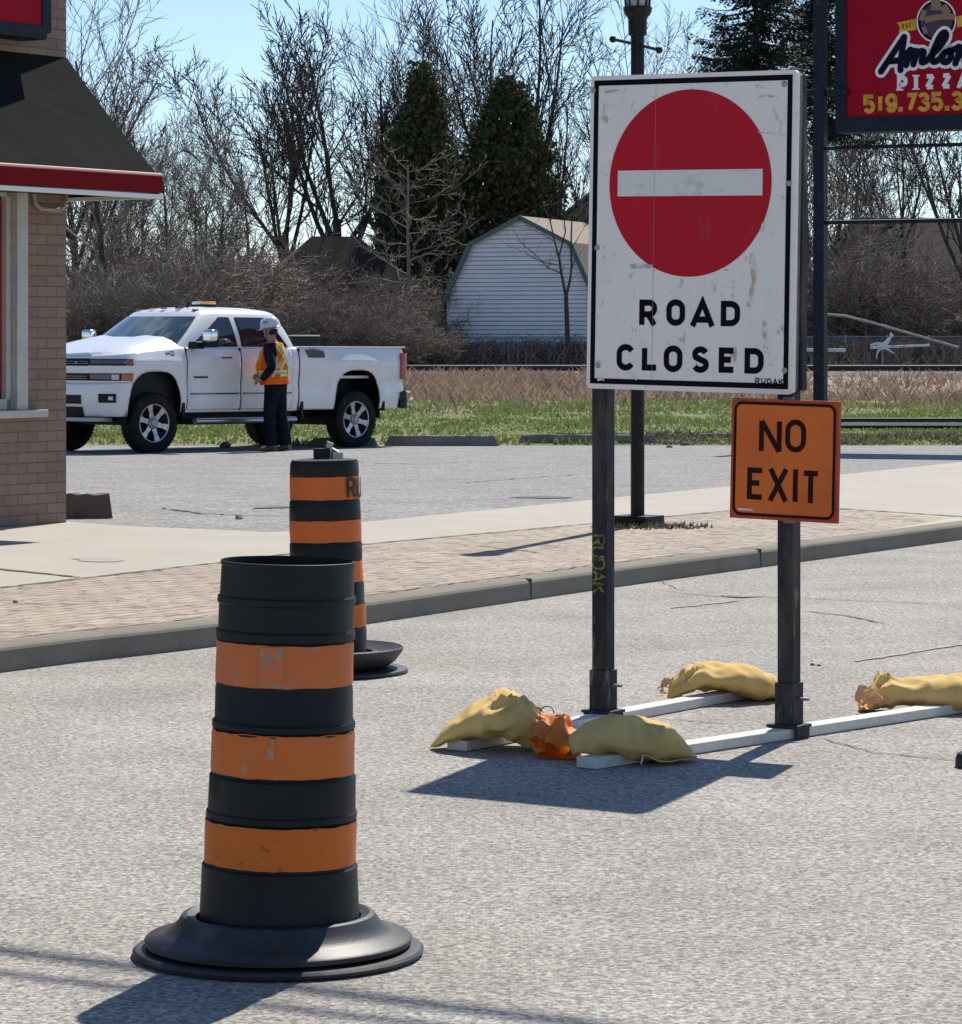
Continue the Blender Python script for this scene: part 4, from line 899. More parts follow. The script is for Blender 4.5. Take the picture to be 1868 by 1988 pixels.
mb = MB(); mb.add([(ax1-.004, y, z) for y, z in prof]+[(ax1-.004, -ao+.02, zf0), (ax1-.004, -.01, zf0)], [tuple(range(n+3))]); mb.build('end_panel', m_awn, aw, fixn=False)
m_awred = M('red_valance', (.20, .008, .014), .7, [(2, (.16, .007, .012), .4, .7)], spec=.06)
mb = MB(); mb.box(((aL_+ax1)/2, -ao-.012, (zf1+zf0)/2+.012), (ax1-aL_, .024, zf1-zf0-.02)); mb.box((ax1-.012, -ao/2-.02, (zf1+zf0)/2+.012), (.022, ao-.03, zf1-zf0-.024)); va = mb.build('valance', m_awred, aw, bevel=.003)
m_pink = M('pale_red_piping', (.75, .42, .36), .5)
mb = MB(); mb.tube([(aL_, -ao-.008, zf1+.012), (ax1, -ao-.008, zf1+.012)], .013, 8); mb.build('piping', m_pink, va, smooth=True)
mb = MB(); mb.box(((aL_+ax1)/2, -ao-.014, zf0-.004), (ax1-aL_, .034, .034)); mb.box((ax1-.013, -ao/2, zf0-.004), (.026, ao-.04, .03)); mb.build('white_trim', m_white, va, bevel=.003)
mb = MB(); mb.box(((aL_+ax1)/2, -ao/2, zf0+.03), (ax1-aL_-.06, ao-.04, .01)); mb.build('soffit', m_ink, aw)
mb = MB(); zc = bz(385, -.2); q = [(-.40, -.03, zc+.25), (-.40, -.03, zc+.02), (-.38, -.03, zc-.045), (-.32, -.03, zc-.08), (-.12, -.03, zc-.085), (-.06, -.03, zc-.06), (-.03, -.03, zc), (-.03, -.03, zc+.06)]
mb.tube(q, .016, 8); mb.build('conduit', M('painted_pipe', (.34, .31, .25), .6), bld, smooth=True)
# wall sign box above awning
sb_ = thing('wall_sign', 'red illuminated sign box in a dark frame on the brick wall above the awning', 'sign', BC, math.atan2(db.y, db.x))
zs = bz(66, -.55); xs = -.50
mb = MB(); mb.box((xs-2.0, -.14, zs+1.0), (3.9, .20, 1.9)); mb.build('sign_face', m_red, sb_)
mb = MB(); mb.box((xs+.0, -.13, zs+1.0), (.10, .24, 2.0)); mb.box((xs-2, -.13, zs+.0), (4, .238, .10)); mb.box((xs-2, -.13, zs+2.0), (4, .238, .10)); mb.box((xs-4.0, -.13, zs+1.0), (.10, .24, 2.0)); mb.build('frame', m_navy, sb_, bevel=.006)
# broken concrete block beside the wall
m_stop = M('wheel_stop_concrete', (.22, .20, .185), .95, [(4, (.15, .135, .12), .42, .7), (40, (.28, .26, .24), .5, .8, .6)], .4, 50, bdist=.005)
m_stopb = M('brown_concrete', (.12, .095, .075), .95, [(5, (.08, .06, .05), .42, .7), (40, (.17, .14, .11), .5, .8, .6)], .4, 50, bdist=.005)
def stop_mesh(mb, L_, hgt=.15, wd=.16, chip=0, seed=0):
    tp = .12 if chip > .01 else .55
    rng = random.Random(seed); n = 16; vs = []
    prof = [(-wd/2, 0), (-wd/2, hgt*.35), (-wd/2*.62, hgt), (wd/2*.62, hgt), (wd/2, hgt*.35), (wd/2, 0)]
    for i in range(n+1):
        x = -L_/2+L_*i/n; e = min(i, n-i); s = 1 if e > 0 else .72
        for y, z in prof: vs.append((x+(.0 if e else (z*tp if i == 0 else -z*tp))+rng.uniform(-1, 1)*.003, y*(s*.3+.7)+rng.uniform(-1, 1)*.004, z+rng.uniform(-1, 1)*chip*(z > .01)))
    k = 6; mb.add(vs, [(i*k+j, i*k+j+1, (i+1)*k+j+1, (i+1)*k+j) for i in range(n) for j in range(k-1)]+[tuple(range(k))[::-1], tuple(n*k+j for j in range(k))])
def wstop(label, p, L_, rz, mat, hgt=.15, seed=0, chip=.004, cat='wheel stop', name='wheel_stop', grp='concrete wheel stops', wd=.16):
    mb = MB(); stop_mesh(mb, L_, hgt, wd, chip, seed); o = mb.build(name, mat, bevel=.006); o.location = p; o.rotation_euler = (0, 0, rz); return tag(o, label, cat, grp)
p = G(172, 1006, KH)
wstop('brown chipped concrete block lying against the brick wall corner', Vector((p.x-.38, p.y+.25, .106)), 1.05, R(10), m_stopb, .185, 3, .012, 'concrete block', 'concrete_block', None, .24)
for i, (x0, x1, yb_, lab) in enumerate([(745, 970, 866, 'low grey concrete wheel stop just right of the pickup rear wheel'), (1003, 1280, 864, 'long grey concrete wheel stop behind the left sign post'), (1350, 1500, 861, 'grey concrete wheel stop partly hidden by the NO EXIT sign'),
        (395, 600, 856, 'grey wheel stop seen under the pickup between its wheels'), (600, 735, 866, 'dark wheel stop beside the pickup rear tyre'), (160, 345, 858, 'wheel stop seen in the shade under the pickup nose')]):
    a, b = L(x0, yb_), L(x1, yb_); wstop(lab, (a+b)/2+Vector((0, .1, 0)), (b-a).length, math.atan2(b.y-a.y, b.x-a.x), m_stop, .15 if i < 3 else .12, 10+i, .006)
# rubble at the lot edge
rng = random.Random(8)
for i, (px, py, s, lab) in enumerate([(893, 842, .075, 'white and black crumpled scrap on the grass edge above the wheel stop'), (1330, 862, .07, 'lump of rubble between the two right wheel stops'), (1300, 866, .045, 'small pale lump of rubble right of the long wheel stop'), (437, 866, .09, 'dark lump under the pickup between its wheels'), (985, 861, .04, 'small lump in the gap between the wheel stops')]):
    stone(L(px, py+3), s, lab, 40+i)
# dark pipe and board in the grass at the right
a, b = P(1560, 822, 51.5), P(1990, 822, 51.5)
pipe = thing('ground_pipe', 'long dark pipe lying on a pale board in the grass at the right', 'pipe', ((a.x+b.x)/2, 51.5, -.02))
mb = MB(); mb.tube([(a.x-pipe.location.x, 0, P(0, 815, 51.5).z+.02), (b.x-pipe.location.x, 0, P(0, 815, 51.5).z+.02)], .036, 10); mb.build('pipe', m_ink, pipe, smooth=True)
mb = MB(); mb.box(((a.x+b.x)/2-pipe.location.x-.3, -.05, P(0, 823, 51.5).z+.02), ((b.x-a.x)*.8, .05, .045)); mb.build('board', m_white, pipe)
mb = MB(); mb.box((0, 0, P(0, 829, 51.5).z+.02), (b.x-a.x, .1, .05)); mb.build('lower_rail', m_ink, pipe)
# ------------------------------------------------------------------ white pickup
m_tw = M('truck_white', (.82, .82, .83), .28, [(1.1, (.75, .75, .76), .45, .75, .6), (3, (.60, .58, .54), .66, .8, .4)], coat=.6, spec=.5)
m_tdk = M('truck_black_trim', (.007, .008, .010), .5, spec=.25)
m_tgl = M('truck_glass', (.012, .018, .022), .04, coat=1, spec=.8)
m_wsh = M('windscreen_glass', (.03, .055, .06), .05, [(1.1, (.22, .27, .22), .50, .62, .8, (.9, 2.4, 1.2))], coat=1, spec=.8)  # stretched pale layer paints reflection streaks into the glass colour
m_tyre = M('tyre_rubber', (.012, .012, .014), .8, spec=.2, layers=[(14, (.05, .048, .045), .5, .75, .6)])
m_amb = M('amber_lens', (.42, .10, .025), .2, coat=1); m_tail = M('tail_lens', (.40, .012, .02), .2, coat=1); m_lamp = M('clear_lens', (.62, .60, .55), .15, coat=1)
m_rim = M('bright_alloy', (.42, .43, .45), .25, metal=.9)
TH = R(47.5); WB = 3.9
# local frame: x forward, y left, z up; origin on the ground under the front axle centre line
fx, fy = -math.cos(TH), -math.sin(TH); lx, ly = -fy, fx      # forward and left directions
X1, Y1 = (297-934)*43.7/F, 43.7
ox, oy = X1-lx*.97, Y1-ly*.97
zf_, zr_ = lotz(Y1), lotz(Y1+WB*math.sin(TH)); pit = math.atan2(zr_-zf_, WB)
truck = thing('pickup_truck', 'white crew-cab pickup with chrome towing mirrors and amber roof beacon parked on the lot', 'pickup truck', (ox, oy, zf_))
Mx = Matrix(((fx, lx, 0), (fy, ly, 0), (0, 0, 1))); truck.rotation_euler = (Mx @ Matrix.Rotation(pit, 3, 'Y')).to_euler()
# s = distance behind the front axle (x = -s)
PER = [(4.96, 0), (4.97, .5), (4.96, .86), (4.93, .935), (4.86, .975), (4.7, .985), (3.9, .99), (3.0, .99), (2.0, .99), (1.0, .985), (.4, .985), (-.2, .985), (-.34, .98), (-.44, .96), (-.54, .92), (-.63, .85), (-.70, .74), (-.76, .55), (-.79, .3), (-.80, 0)]
def resample(p, st):
    out = [p[0]]; 
    for a, b in zip(p[:-1], p[1:]):
        a, b = Vector(a), Vector(b); k = max(1, round((b-a).length/st))
        for i in range(1, k+1): out.append(tuple(a.lerp(b, i/k)))
    return out
PP = resample(PER, .03)
def pnorm(i):
    a = Vector(PP[max(i-1, 0)]); b = Vector(PP[min(i+1, len(PP)-1)]); t = (b-a).normalized(); n_ = Vector((t.y, -t.x)); return (n_ if n_.y > 0 or (i > len(PP)/2 and n_.x < 0) or (i < len(PP)/2 and n_.x > 0) else -n_)
def ztop(s, l):
    if s > 2.73: return 1.455
    if s > .5: return 1.445
    pts = [(-.8, 1.33), (-.6, 1.35), (-.3, 1.385), (.5, 1.445)]
    for (a, za), (b, zb) in zip(pts[:-1], pts[1:]):
        if s <= b: return za+(zb-za)*max(0, (s-a))/(b-a)
def zbot(s): return .50 if s < -.3 else (.545 if s < 2.75 else .56)
ARC = [(.03, .47, .40, .71), (3.92, .47, .40, .72)]
def af(s, z):
    m = 9
    for c, hw, zc, hh in ARC:
        if z < zc: f = abs((s-c)/hw)**3.2
        else: f = abs((s-c)/hw)**3.2+abs((z-zc)/hh)**3.2
        m = min(m, f)
    return m
def off(s, z, zt):
    o = 0
    if z < .72: o -= .045*((.72-z)/.2)**1.5
    o += .012*math.exp(-((z-1.17)/.12)**2)
    if z > zt-.16: o -= .05*((z-zt+.16)/.16)**2
    for c, hw, zc, hh in ARC:     # flares round the arches
        f = af(s, z)
        if abs(s-c) < .9 and f < 6: o += .028*math.exp(-((f**(1/3.2)-1.18)/.20)**2)
    for c in (.03, 3.92):         # soft shoulder bulge over each arch
        o += .022*math.exp(-((s-c)/.62)**4)*math.exp(-((z-1.235)/.05)**2)
    if .62 < s < 2.66: o -= .014*math.exp(-((z-.80)/.03)**2)
    o -= .010*math.exp(-((z-.93)/.05)**2)
    return o
NZ = 30
def side(cells):     # cells(s,z,l)->bool ; both sides
    vid = {}; vs = []; fs = []; zr = [(zbot(p[0]), ztop(*p)) for p in PP]
    zz = lambda i, j: zr[i][0]+(zr[i][1]-zr[i][0])*j/NZ
    cut = lambda i, j: not (0 <= i < len(PP)-1 and 0 <= j < NZ) or af((PP[i][0]+PP[i+1][0])/2, (zz(i, j)+zz(i+1, j+1))/2) < 1
    def V_(i, j, sg):
        key = (i, j, sg)
        if key in vid: return vid[key]
        s, l = PP[i]; z = zz(i, j); n_ = pnorm(i); z0 = z
        near = [cut(a, b) for a in (i-1, i) for b in (j-1, j) if 0 <= a < len(PP)-1 and 0 <= b < NZ]
        if any(near) and not all(near):
            f = af(s, z)
            for c, hw, zc, hh in ARC:
                if abs(s-c) < .75:
                    if z >= zc: k = f**(-1/3.2); s = c+(s-c)*k; z = zc+(z-zc)*k
                    else: s = c+math.copysign(hw, s-c)
            if j == 0: z = z0
        o_ = off(s, z, ztop(s, l)); p = (-(s+n_.x*o_), (l+n_.y*o_)*sg, z)
        vid[key] = len(vs); vs.append(p); return vid[key]
    for sg in (1, -1):
        for i in range(len(PP)-1):
            s = (PP[i][0]+PP[i+1][0])/2; l = PP[i][1]
            for j in range(NZ):
                z = (zz(i, j)+zz(i+1, j+1))/2
                if cut(i, j) or not cells(s, z, l): continue
                q = (V_(i, j, sg), V_(i, j+1, sg), V_(i+1, j+1, sg), V_(i+1, j, sg)); fs.append(q if sg > 0 else q[::-1])
    mb = MB(); mb.add(vs, fs); return mb
isdoor1 = lambda s, z, l: .62 < s < 1.60 and z > .575 and l > .5
isdoor2 = lambda s, z, l: 1.625 < s < 2.60 and z > .575 and l > .5
isbump = lambda s, z, l: s < -.36 and z < .955
isgap = lambda s, z, l: 2.735 < s < 2.765 and l > .5
isgapd = lambda s, z, l: (1.60 < s < 1.625 or .595 < s < .62) and l > .5 and z > .56
isrb = lambda s, z, l: s > 4.80 and z < .84 and (z < .84-(4.95-s)*1.0 or l < .9)
bodyf = lambda s, z, l: not (isdoor1(s, z, l) or isdoor2(s, z, l) or isbump(s, z, l) or isgap(s, z, l) or isgapd(s, z, l) or isrb(s, z, l))
body = side(bodyf).build('body', m_tw, truck, smooth=True, angle=45, fixn=False)
for o_ in (body,):
    sm = o_.modifiers.new('s', 'SOLIDIFY'); sm.thickness = .02; sm.offset = -1
# doors, one each side and row
def onlyside(fn, sg):
    mb = side(fn); keep = [f for f in mb.f if mb.v[f[0]][1]*sg > 0]; ids = sorted({i for f in keep for i in f}); mp = {a: b for b, a in enumerate(ids)}
    m2 = MB(); m2.add([mb.v[i] for i in ids], [tuple(mp[i] for i in f) for f in keep]); return m2
m_door = m_tw
doors = []
for sg in (1, -1):
    for fn in (isdoor1, isdoor2):
        d_ = onlyside(fn, sg).build('door', m_door, truck, smooth=True, angle=45, fixn=False); sm = d_.modifiers.new('s', 'SOLIDIFY'); sm.thickness = .02; sm.offset = -1; doors.append((d_, sg, 1 if fn is isdoor1 else 2))
fbm = side(isbump); fb_ = fbm.build('front_bumper', m_tw, truck, smooth=True, angle=45, fixn=False); fb_.scale = (1.02, 1.008, 1); sm = fb_.modifiers.new('s', 'SOLIDIFY'); sm.thickness = .02; sm.offset = -1
mb = MB(); mb.box((-4.99, 0, .70), (.14, 1.55, .16)); mb.box((-4.95, 0, .60), (.2, 1.7, .07))
rbp = resample([(4.80, 1.0), (4.93, .985), (5.02, .93), (5.05, .8), (5.05, 0)], .05)
for sg in (1, -1): mb.add([(-s, l*sg, z) for z in (.56, .80) for s, l in rbp], [(i, i+1, len(rbp)+i+1, len(rbp)+i) for i in range(len(rbp)-1)])
mb.build('rear_bumper', m_tdk, truck, smooth=True, angle=40, fixn=False)
mb = MB(); mb.box((-5.04, 0, .80), (.10, 1.86, .03)); mb.tube([(-5.0, 0, .5), (-5.22, 0, .5)], .035, 8); mb.tube([(-5.05, .99, .70), (-5.12, .93, .70)], .03, 8); mb.build('bumper_step', m_chrome, truck)
# dark interior, floor, wheel wells
mb = MB(); mb.box((-1.13, 0, .93), (2.9, 1.70, .80)); mb.build('engine_bay', m_tdk, truck); mb = MB()
mb.box((-3.1, 0, .80), (3.6, 1.1, .5)); mb.box((-2.4, .5, .52), (4.6, .12, .16)); mb.box((-2.4, -.5, .52), (4.6, .12, .16)); mb.box((0, 0, .45), (.16, 1.4, .16)); mb.box((-3.9, 0, .42), (.2, 1.5, .2)); mb.box((-2.0, .3, .46), (1.6, .4, .2)); mb.tube([(-3.3, -.45, .42), (-4.9, -.6, .45)], .05, 8); mb.build('chassis', m_tdk, truck)
for c_ in (.03, 3.92):
    for sg in (1, -1):
        mb = MB(); q = [(c_+.50*math.copysign(abs(math.cos(t))**.6, math.cos(t)), .42+.74*abs(math.sin(t))**.6) for t in [math.pi*i/20 for i in range(21)]]
        mb.add([(-a, y*sg, z) for y in (.58, .955) for a, z in q]+[(-c_, .58*sg, .42)], [(i, i+1, 22+i, 21+i) for i in range(20)]+[(i, i+1, 42) for i in range(20)]); mb.build('wheel_liner', m_tdk, truck, fixn=False)
# bed: floor and inner walls
mb = MB(); mb.box((-3.86, 0, 1.02), (2.1, 1.62, .04)); 
for sg in (1, -1): mb.box((-3.86, sg*.86, 1.32), (2.12, .10, .26)); mb.box((-3.86, sg*.905, 1.452), (2.16, .13, .02))
mb.box((-2.80, 0, 1.22), (.05, 1.84, .46)); mb.box((-4.90, 0, 1.2), (.05, 1.8, .5)); mb.build('cargo_bed', m_tw, truck, bevel=.006)
mb = MB(); mb.box((-3.08, 0, 1.52), (.54, 1.55, .17)); tb_ = mb.build('tool_box', m_tdk, truck, bevel=.01)
mb = MB(); mb.box((-3.08, 0, 1.613), (.56, 1.57, .018)); mb.build('lid', m_steel, tb_, bevel=.004)
# hood
u_pts = [p for p in PP if p[0] <= .52][:]; mb = MB(); nn_ = 17; rows_ = []
for s, l in u_pts:
    i = PP.index((s, l)); n_ = pnorm(i); zt_ = ztop(s, l); o_ = off(s, zt_, zt_); le = l+n_.y*o_; se = s+n_.x*o_
    t = min(1, max(0, (s+.80)/1.25)); cr = .02+.12*t**.7
    row = []
    for k in range(nn_):
        y = -le+2*le*k/(nn_-1); q = 1-abs(y/max(le, .01)); f = min(1, q/.22); f = f*f*(3-2*f)
        dome = .022*(1-min(1, abs(abs(y)-.45)/.16)**2)*t if abs(abs(y)-.45) < .16 else 0
        cow = .22*(1-min(1, abs(y)/.95)**2)*max(0, (s+.1)/.6) if s > -.1 else 0
        row.append((-(se-cow), y, zt_+cr*f+dome*(f)))
    rows_.append(row)
for r_ in rows_: mb.v += r_
for i in range(len(rows_)-1):
    for k in range(nn_-1): mb.f.append((i*nn_+k, i*nn_+k+1, (i+1)*nn_+k+1, (i+1)*nn_+k)); mb.m.append(0)
mb.build('hood', m_tw, truck, smooth=True, angle=60, fixn=False)
# greenhouse
bot = [(.24, 0), (.27, .40), (.36, .74), (.44, .88), (.50, .935), (.8, .945), (1.6, .95), (2.5, .95), (2.66, .94), (2.73, .90), (2.75, .80), (2.76, 0)]
top = [(.93, 0), (.945, .34), (.99, .60), (1.04, .69), (1.12, .74), (1.25, .755), (1.7, .765), (2.3, .76), (2.46, .745), (2.53, .70), (2.56, .6), (2.57, 0)]
zB, zT = 1.435, 1.895
rc = 5
def gp(k, v):   # k along ring (float), v 0..1 bottom->top
    i = min(int(k), len(bot)-2); f = k-i
    b = Vector(bot[i]).lerp(Vector(bot[i+1]), f); t = Vector(top[i]).lerp(Vector(top[i+1]), f); p = b.lerp(t, v); bl = .02*math.sin(math.pi*v)
    return Vector((-p.x, p.y+bl*(1 if p.y > .5 else 0), zB+(zT-zB)*v))
mb = MB()
nk = len(bot)
for sg in (1, -1):
    vs = []
    for r_ in range(rc+1):
        for k in range(nk): p = gp(k, r_/rc) if k < nk-1 else Vector((-(bot[-1][0]+(top[-1][0]-bot[-1][0])*r_/rc), 0, zB+(zT-zB)*r_/rc)); vs.append((p.x, p.y*sg, p.z))
    # roof rim then crown
    rim = [(.05, .035), (.14, .065), (.45, .105), (1.0, .125)]
    cx_ = 1.75
    for t, dz in rim:
        for k in range(nk):
            s, l = top[k]; vs.append((-(s+(cx_-s)*t*.35 if False else s+(1.75-s)*t), l*(1-t)*sg, zT+dz))
    fs = [(r_*nk+k, r_*nk+k+1, (r_+1)*nk+k+1, (r_+1)*nk+k) for r_ in range(rc+len(rim)) for k in range(nk-1)]
    mb.add(vs, fs)
mb.build('cab', m_tw, truck, smooth=True, angle=50, fixn=False)
# glass panels, just proud of the cab skin
def panel(name, kv, mat, off_=.006, sg=1, parent=truck):
    mb = MB(); nu = len(kv); vs = []
    for (k0, v0), (k1, v1) in kv:
        for j in range(7):
            k = k0+(k1-k0)*j/6; v = v0+(v1-v0)*j/6; p = gp(k, v); q = gp(min(k+.1, nk-1.01), v)-gp(max(k-.1, 0), v); w_ = gp(k, min(v+.1, 1))-gp(k, max(v-.1, 0)); n_ = q.cross(w_).normalized()
            if n_.y < 0 and p.y > .7 or (p.x > -.9 and n_.x < 0): n_ = -n_
            p += n_*off_; vs.append((p.x, p.y*sg, p.z))
    mb.add(vs, [(i*7+j, i*7+j+1, (i+1)*7+j+1, (i+1)*7+j) for i in range(nu-1) for j in range(6)])
    return mb.build(name, mat, parent, smooth=True, fixn=False)
# windscreen across both halves
mb = MB(); vs = []; ks = [3.15, 2.6, 2, 1.4, 1, .5, 0]
for sg, kk in ((1, ks), (-1, ks[::-1][1:])):
    for k in kk:
        for j in range(7):
            v = .05+.89*j/6; p = gp(k, v); vs.append((p.x+.008, p.y*sg, p.z+.004))
nu = 13; mb.add(vs, [(i*7+j, i*7+j+1, (i+1)*7+j+1, (i+1)*7+j) for i in range(nu-1) for j in range(6)]); ws = mb.build('windscreen', m_wsh, truck, smooth=True, fixn=False)
def ks_of(s, v):     # ring parameter for station s at height v on the side
    lo, hi = 3.5, 9.0
    for _ in range(40):
        m_ = (lo+hi)/2
        if -gp(m_, v).x < s: lo = m_
        else: hi = m_
    return (lo+hi)/2
def winpoly(sA, sB, slA, slB, v0=.06, v1=.90):
    out = []
    for j in range(9):
        v = v0+(v1-v0)*j/8; a = sA+slA*(v-v0); b = sB+slB*(v-v0); out.append((ks_of(a, v), ks_of(b, v), v))
    return out
def sidewin(name, sA, sB, slA, slB, sg, v0=.06, v1=.90, mat=m_tgl, o=.006):
    w_ = winpoly(sA, sB, slA, slB, v0, v1); mb = MB(); vs = []
    for a, b, v in w_:
        for j in range(7):
            p = gp(a+(b-a)*j/6, v); vs.append((p.x, (p.y+o)*sg, p.z+o*.4))
    mb.add(vs, [(i*7+j, i*7+j+1, (i+1)*7+j+1, (i+1)*7+j) for i in range(8) for j in range(6)]); return mb.build(name, mat, truck, smooth=True, fixn=False)
for sg in (1, -1):
    sidewin('window_seal', .70, 1.585, .74, -.03, sg, .03, .93, m_tdk, .004); sidewin('side_window', .76, 1.56, .72, -.03, sg)
    sidewin('window_seal', 1.66, 2.56, -.0, -.32, sg, .03, .93, m_tdk, .004); sidewin('side_window', 1.69, 2.53, -.0, -.30, sg)
mb = MB(); mb.box((-2.69, 0, 1.66), (.02, 1.2, .28), Matrix.Rotation(R(-22), 3, 'Y')); mb.build('rear_window', m_tgl, truck)
mb = MB(); mb.box((-.55, 0, 1.47), (.5, 1.5, .03)); mb.build('cowl', m_tdk, truck)
# strips on the nose and flanks following the plan curve
def psl(u):  # arc length from nose centre along left side
    d = 0; i = len(PP)-1
    while i > 0:
        a = Vector(PP[i]); b = Vector(PP[i-1]); L_ = (b-a).length
        if d+L_ >= u: return a.lerp(b, (u-d)/L_), pnorm(i)
        d += L_; i -= 1
def nstrip(name, u0, u1, z0, z1, mat, o=.012, sg=1, parent=truck, n=10, th=.02):
    mb = MB(); vs = []
    for i in range(n+1):
        p, n_ = psl(u0+(u1-u0)*i/n)
        for z, oo in ((z0, o-th), (z0, o), (z1, o), (z1, o-th)):
            of = off(p.x, z, ztop(p.x, p.y)) if z > .96 or p.x > -.3 else off(p.x, z, 2)+.012
            vs.append((-(p.x+n_.x*(of+oo)), (p.y+n_.y*(of+oo))*sg, z))
    mb.add(vs, [(i*4+j, i*4+j+1, (i+1)*4+j+1, (i+1)*4+j) for i in range(n) for j in range(3)]+[(0, 1, 2, 3), (n*4, n*4+1, n*4+2, n*4+3)])
    return mb.build(name, mat, parent, fixn=True)
gr = nstrip('grille', 0, .52, 1.185, 1.285, m_tdk, .006); nstrip('grille', 0, .52, .985, 1.085, m_tdk, .006); nstrip('grille', 0, .52, 1.185, 1.285, m_tdk, .006, -1); nstrip('grille', 0, .52, .985, 1.085, m_tdk, .006, -1)
m_bar = M('grille_bar', (.22, .20, .17), .3, metal=.6)
for sg in (1, -1):
    for zz in (1.215, 1.245, 1.015, 1.045): nstrip('grille_bar', 0, .5, zz-.006, zz+.006, m_bar, .012, sg, gr)
    for z0_, z1_, am in ((1.19, 1.28, .10), (.985, 1.085, .16)):
        hl = nstrip('headlight', .52, 1.16, z0_, z1_, m_tdk, .010, sg)
        nstrip('amber_marker', 1.16-am, 1.155, z0_+.006, z1_-.006, m_amb, .014, sg, hl)
        nstrip('lens', .56, 1.16-am-.02, z0_+.02, z1_-.012, M('lens_dark', (.10, .10, .13), .12, coat=1) if not bpy.data.materials.get('lens_dark') else bpy.data.materials['lens_dark'], .0125, sg, hl)
    nstrip('lamp', .88, .97, 1.0, 1.07, m_lamp, .016, sg, hl)
    fg = nstrip('fog_lamp', .70, .93, .69, .81, m_tdk, .022, sg)
    nstrip('bulb', .84, .90, .725, .775, m_lamp, .026, sg, fg)
    nstrip('air_intake', 0, .40, .67, .79, m_tdk, .022, sg); nstrip('lower_intake', 0, .42, .50, .63, m_tdk, .022, sg)
mb = MB(); mb.box((.68, 0, .46), (.3, 1.5, .06)); mb.build('skid_strip', m_steel, truck, bevel=.01)
tot = 0
for a, b in zip(PP[::-1][:-1], PP[::-1][1:]): tot += (Vector(a)-Vector(b)).length
uS = lambda s: next(u for u in [i*.01 for i in range(int(tot*100))] if psl(u)[0].x >= s and psl(u)[0].y > .5)
m_mould = M('moulding', (.16, .17, .22), .25, metal=.7)
for sg in (1, -1):
    nstrip('door_moulding', uS(.66), uS(1.58), .79, .812, m_mould, .006, sg, n=24); nstrip('door_moulding', uS(1.64), uS(2.60), .79, .812, m_mould, .006, sg, n=24)
    mb = MB(); mb.tube([(-.70, sg*1.04, .43), (-2.62, sg*1.04, .43)], .042, 12); mb.tube([(-.9, sg*1.02, .43), (-.9, sg*.6, .52)], .02, 6); mb.tube([(-2.4, sg*1.02, .43), (-2.4, sg*.6, .52)], .02, 6); mb.build('step_bar', m_rim, truck, smooth=True)
    [MB().box(c_, d_).build('mud_flap', m_tdk, truck, bevel=.01) for c_, d_ in (((-2.80, sg*.90, .55), (.05, .2, .26)), ((-.53, sg*.88, .58), (.05, .26, .2)), ((-4.45, sg*.88, .60), (.05, .26, .14)))]
    mb = MB(); mb.box((-2.75, sg*.955, 1.0), (.035, .03, .86)); mb.box((-1.612, sg*.955, 1.0), (.03, .02, .86)); mb.box((-.607, sg*.95, 1.0), (.03, .02, .84)); mb.build('shut_line', m_tdk, truck)
for d_, sg, k in doors:
    s0 = 1.30 if k == 1 else 2.30
    mb = MB(); p, n_ = psl(uS(s0)); y = (.99+.02)*sg
    mb.tube([(-s0+.11, y-.012*sg, 1.30), (-s0+.09, y+.02*sg, 1.30), (-s0-.09, y+.02*sg, 1.30), (-s0-.11, y-.012*sg, 1.30)], [.014, .018, .018, .014], 8); mb.build('handle', m_chrome, d_, smooth=True)
# towing mirrors
for sg in (1, -1):
    mi = MB(); mi.box((-.78, sg*1.10, 1.485), (.10, .34, .06)); mi.box((-.80, sg*1.25, 1.50), (.14, .22, .12)); mi.box((-.745, sg*1.02, 1.47), (.16, .18, .10)); ob = mi.build('mirror', m_tdk, truck, bevel=.02)
    mb = MB(); mb.box((-.77, sg*1.265, 1.60), (.13, .20, .17)); mb.build('mirror_cap', m_chrome, ob, bevel=.035, seg=4, smooth=True, angle=60)
    mb = MB(); mb.box((-.845, sg*1.265, 1.59), (.01, .17, .20)); mb.build('mirror_glass', m_tgl, ob)
# tail lights, badges, vents, bed rail bits
for sg in (1, -1):
    mb = MB(); pts = [(4.80, .992), (4.90, .978), (4.955, .93), (4.985, .84)]
    zz = [.985, 1.0, 1.17, 1.345, 1.37]
    mb.add([(-(s+.004), (l+.008)*sg, z) for z in zz for s, l in pts], [(i*4+j, i*4+j+1, (i+1)*4+j+1, (i+1)*4+j) for i in range(4) for j in range(3)]); tl_ = mb.build('tail_light', m_tail, truck, smooth=True, fixn=False); sm = tl_.modifiers.new('s', 'SOLIDIFY'); sm.thickness = .03; sm.offset = 1
    mb = MB(); mb.add([(-(s+.012), (l+.042)*sg, z) for z in (1.15, 1.19) for s, l in pts[:3]], [(0, 1, 4, 3), (1, 2, 5, 4)]); mb.build('reverse_lens', M('pink_lens', (.5, .12, .12), .2) if not bpy.data.materials.get('pink_lens') else bpy.data.materials['pink_lens'], tl_, fixn=False)
    mb = MB(); mb.add([(-s, 1.003*sg, z) for s, z in ((2.88, 1.41), (3.02, 1.425), (3.22, 1.395), (3.25, 1.30), (2.92, 1.30))]+[(-s, .97*sg, z) for s, z in ((2.88, 1.41), (3.02, 1.425), (3.22, 1.395), (3.25, 1.30), (2.92, 1.30))], [(0, 1, 2, 3, 4), (0, 1, 6, 5), (1, 2, 7, 6), (2, 3, 8, 7), (3, 4, 9, 8), (4, 0, 5, 9)]); mb.build('bed_badge', M('badge_grey', (.06, .062, .075), .4) if not bpy.data.materials.get('badge_grey') else bpy.data.materials['badge_grey'], truck)
    nstrip('side_badge', uS(.72), uS(.98), 1.015, 1.045, bpy.data.materials['badge_grey'], .006, sg, n=6)
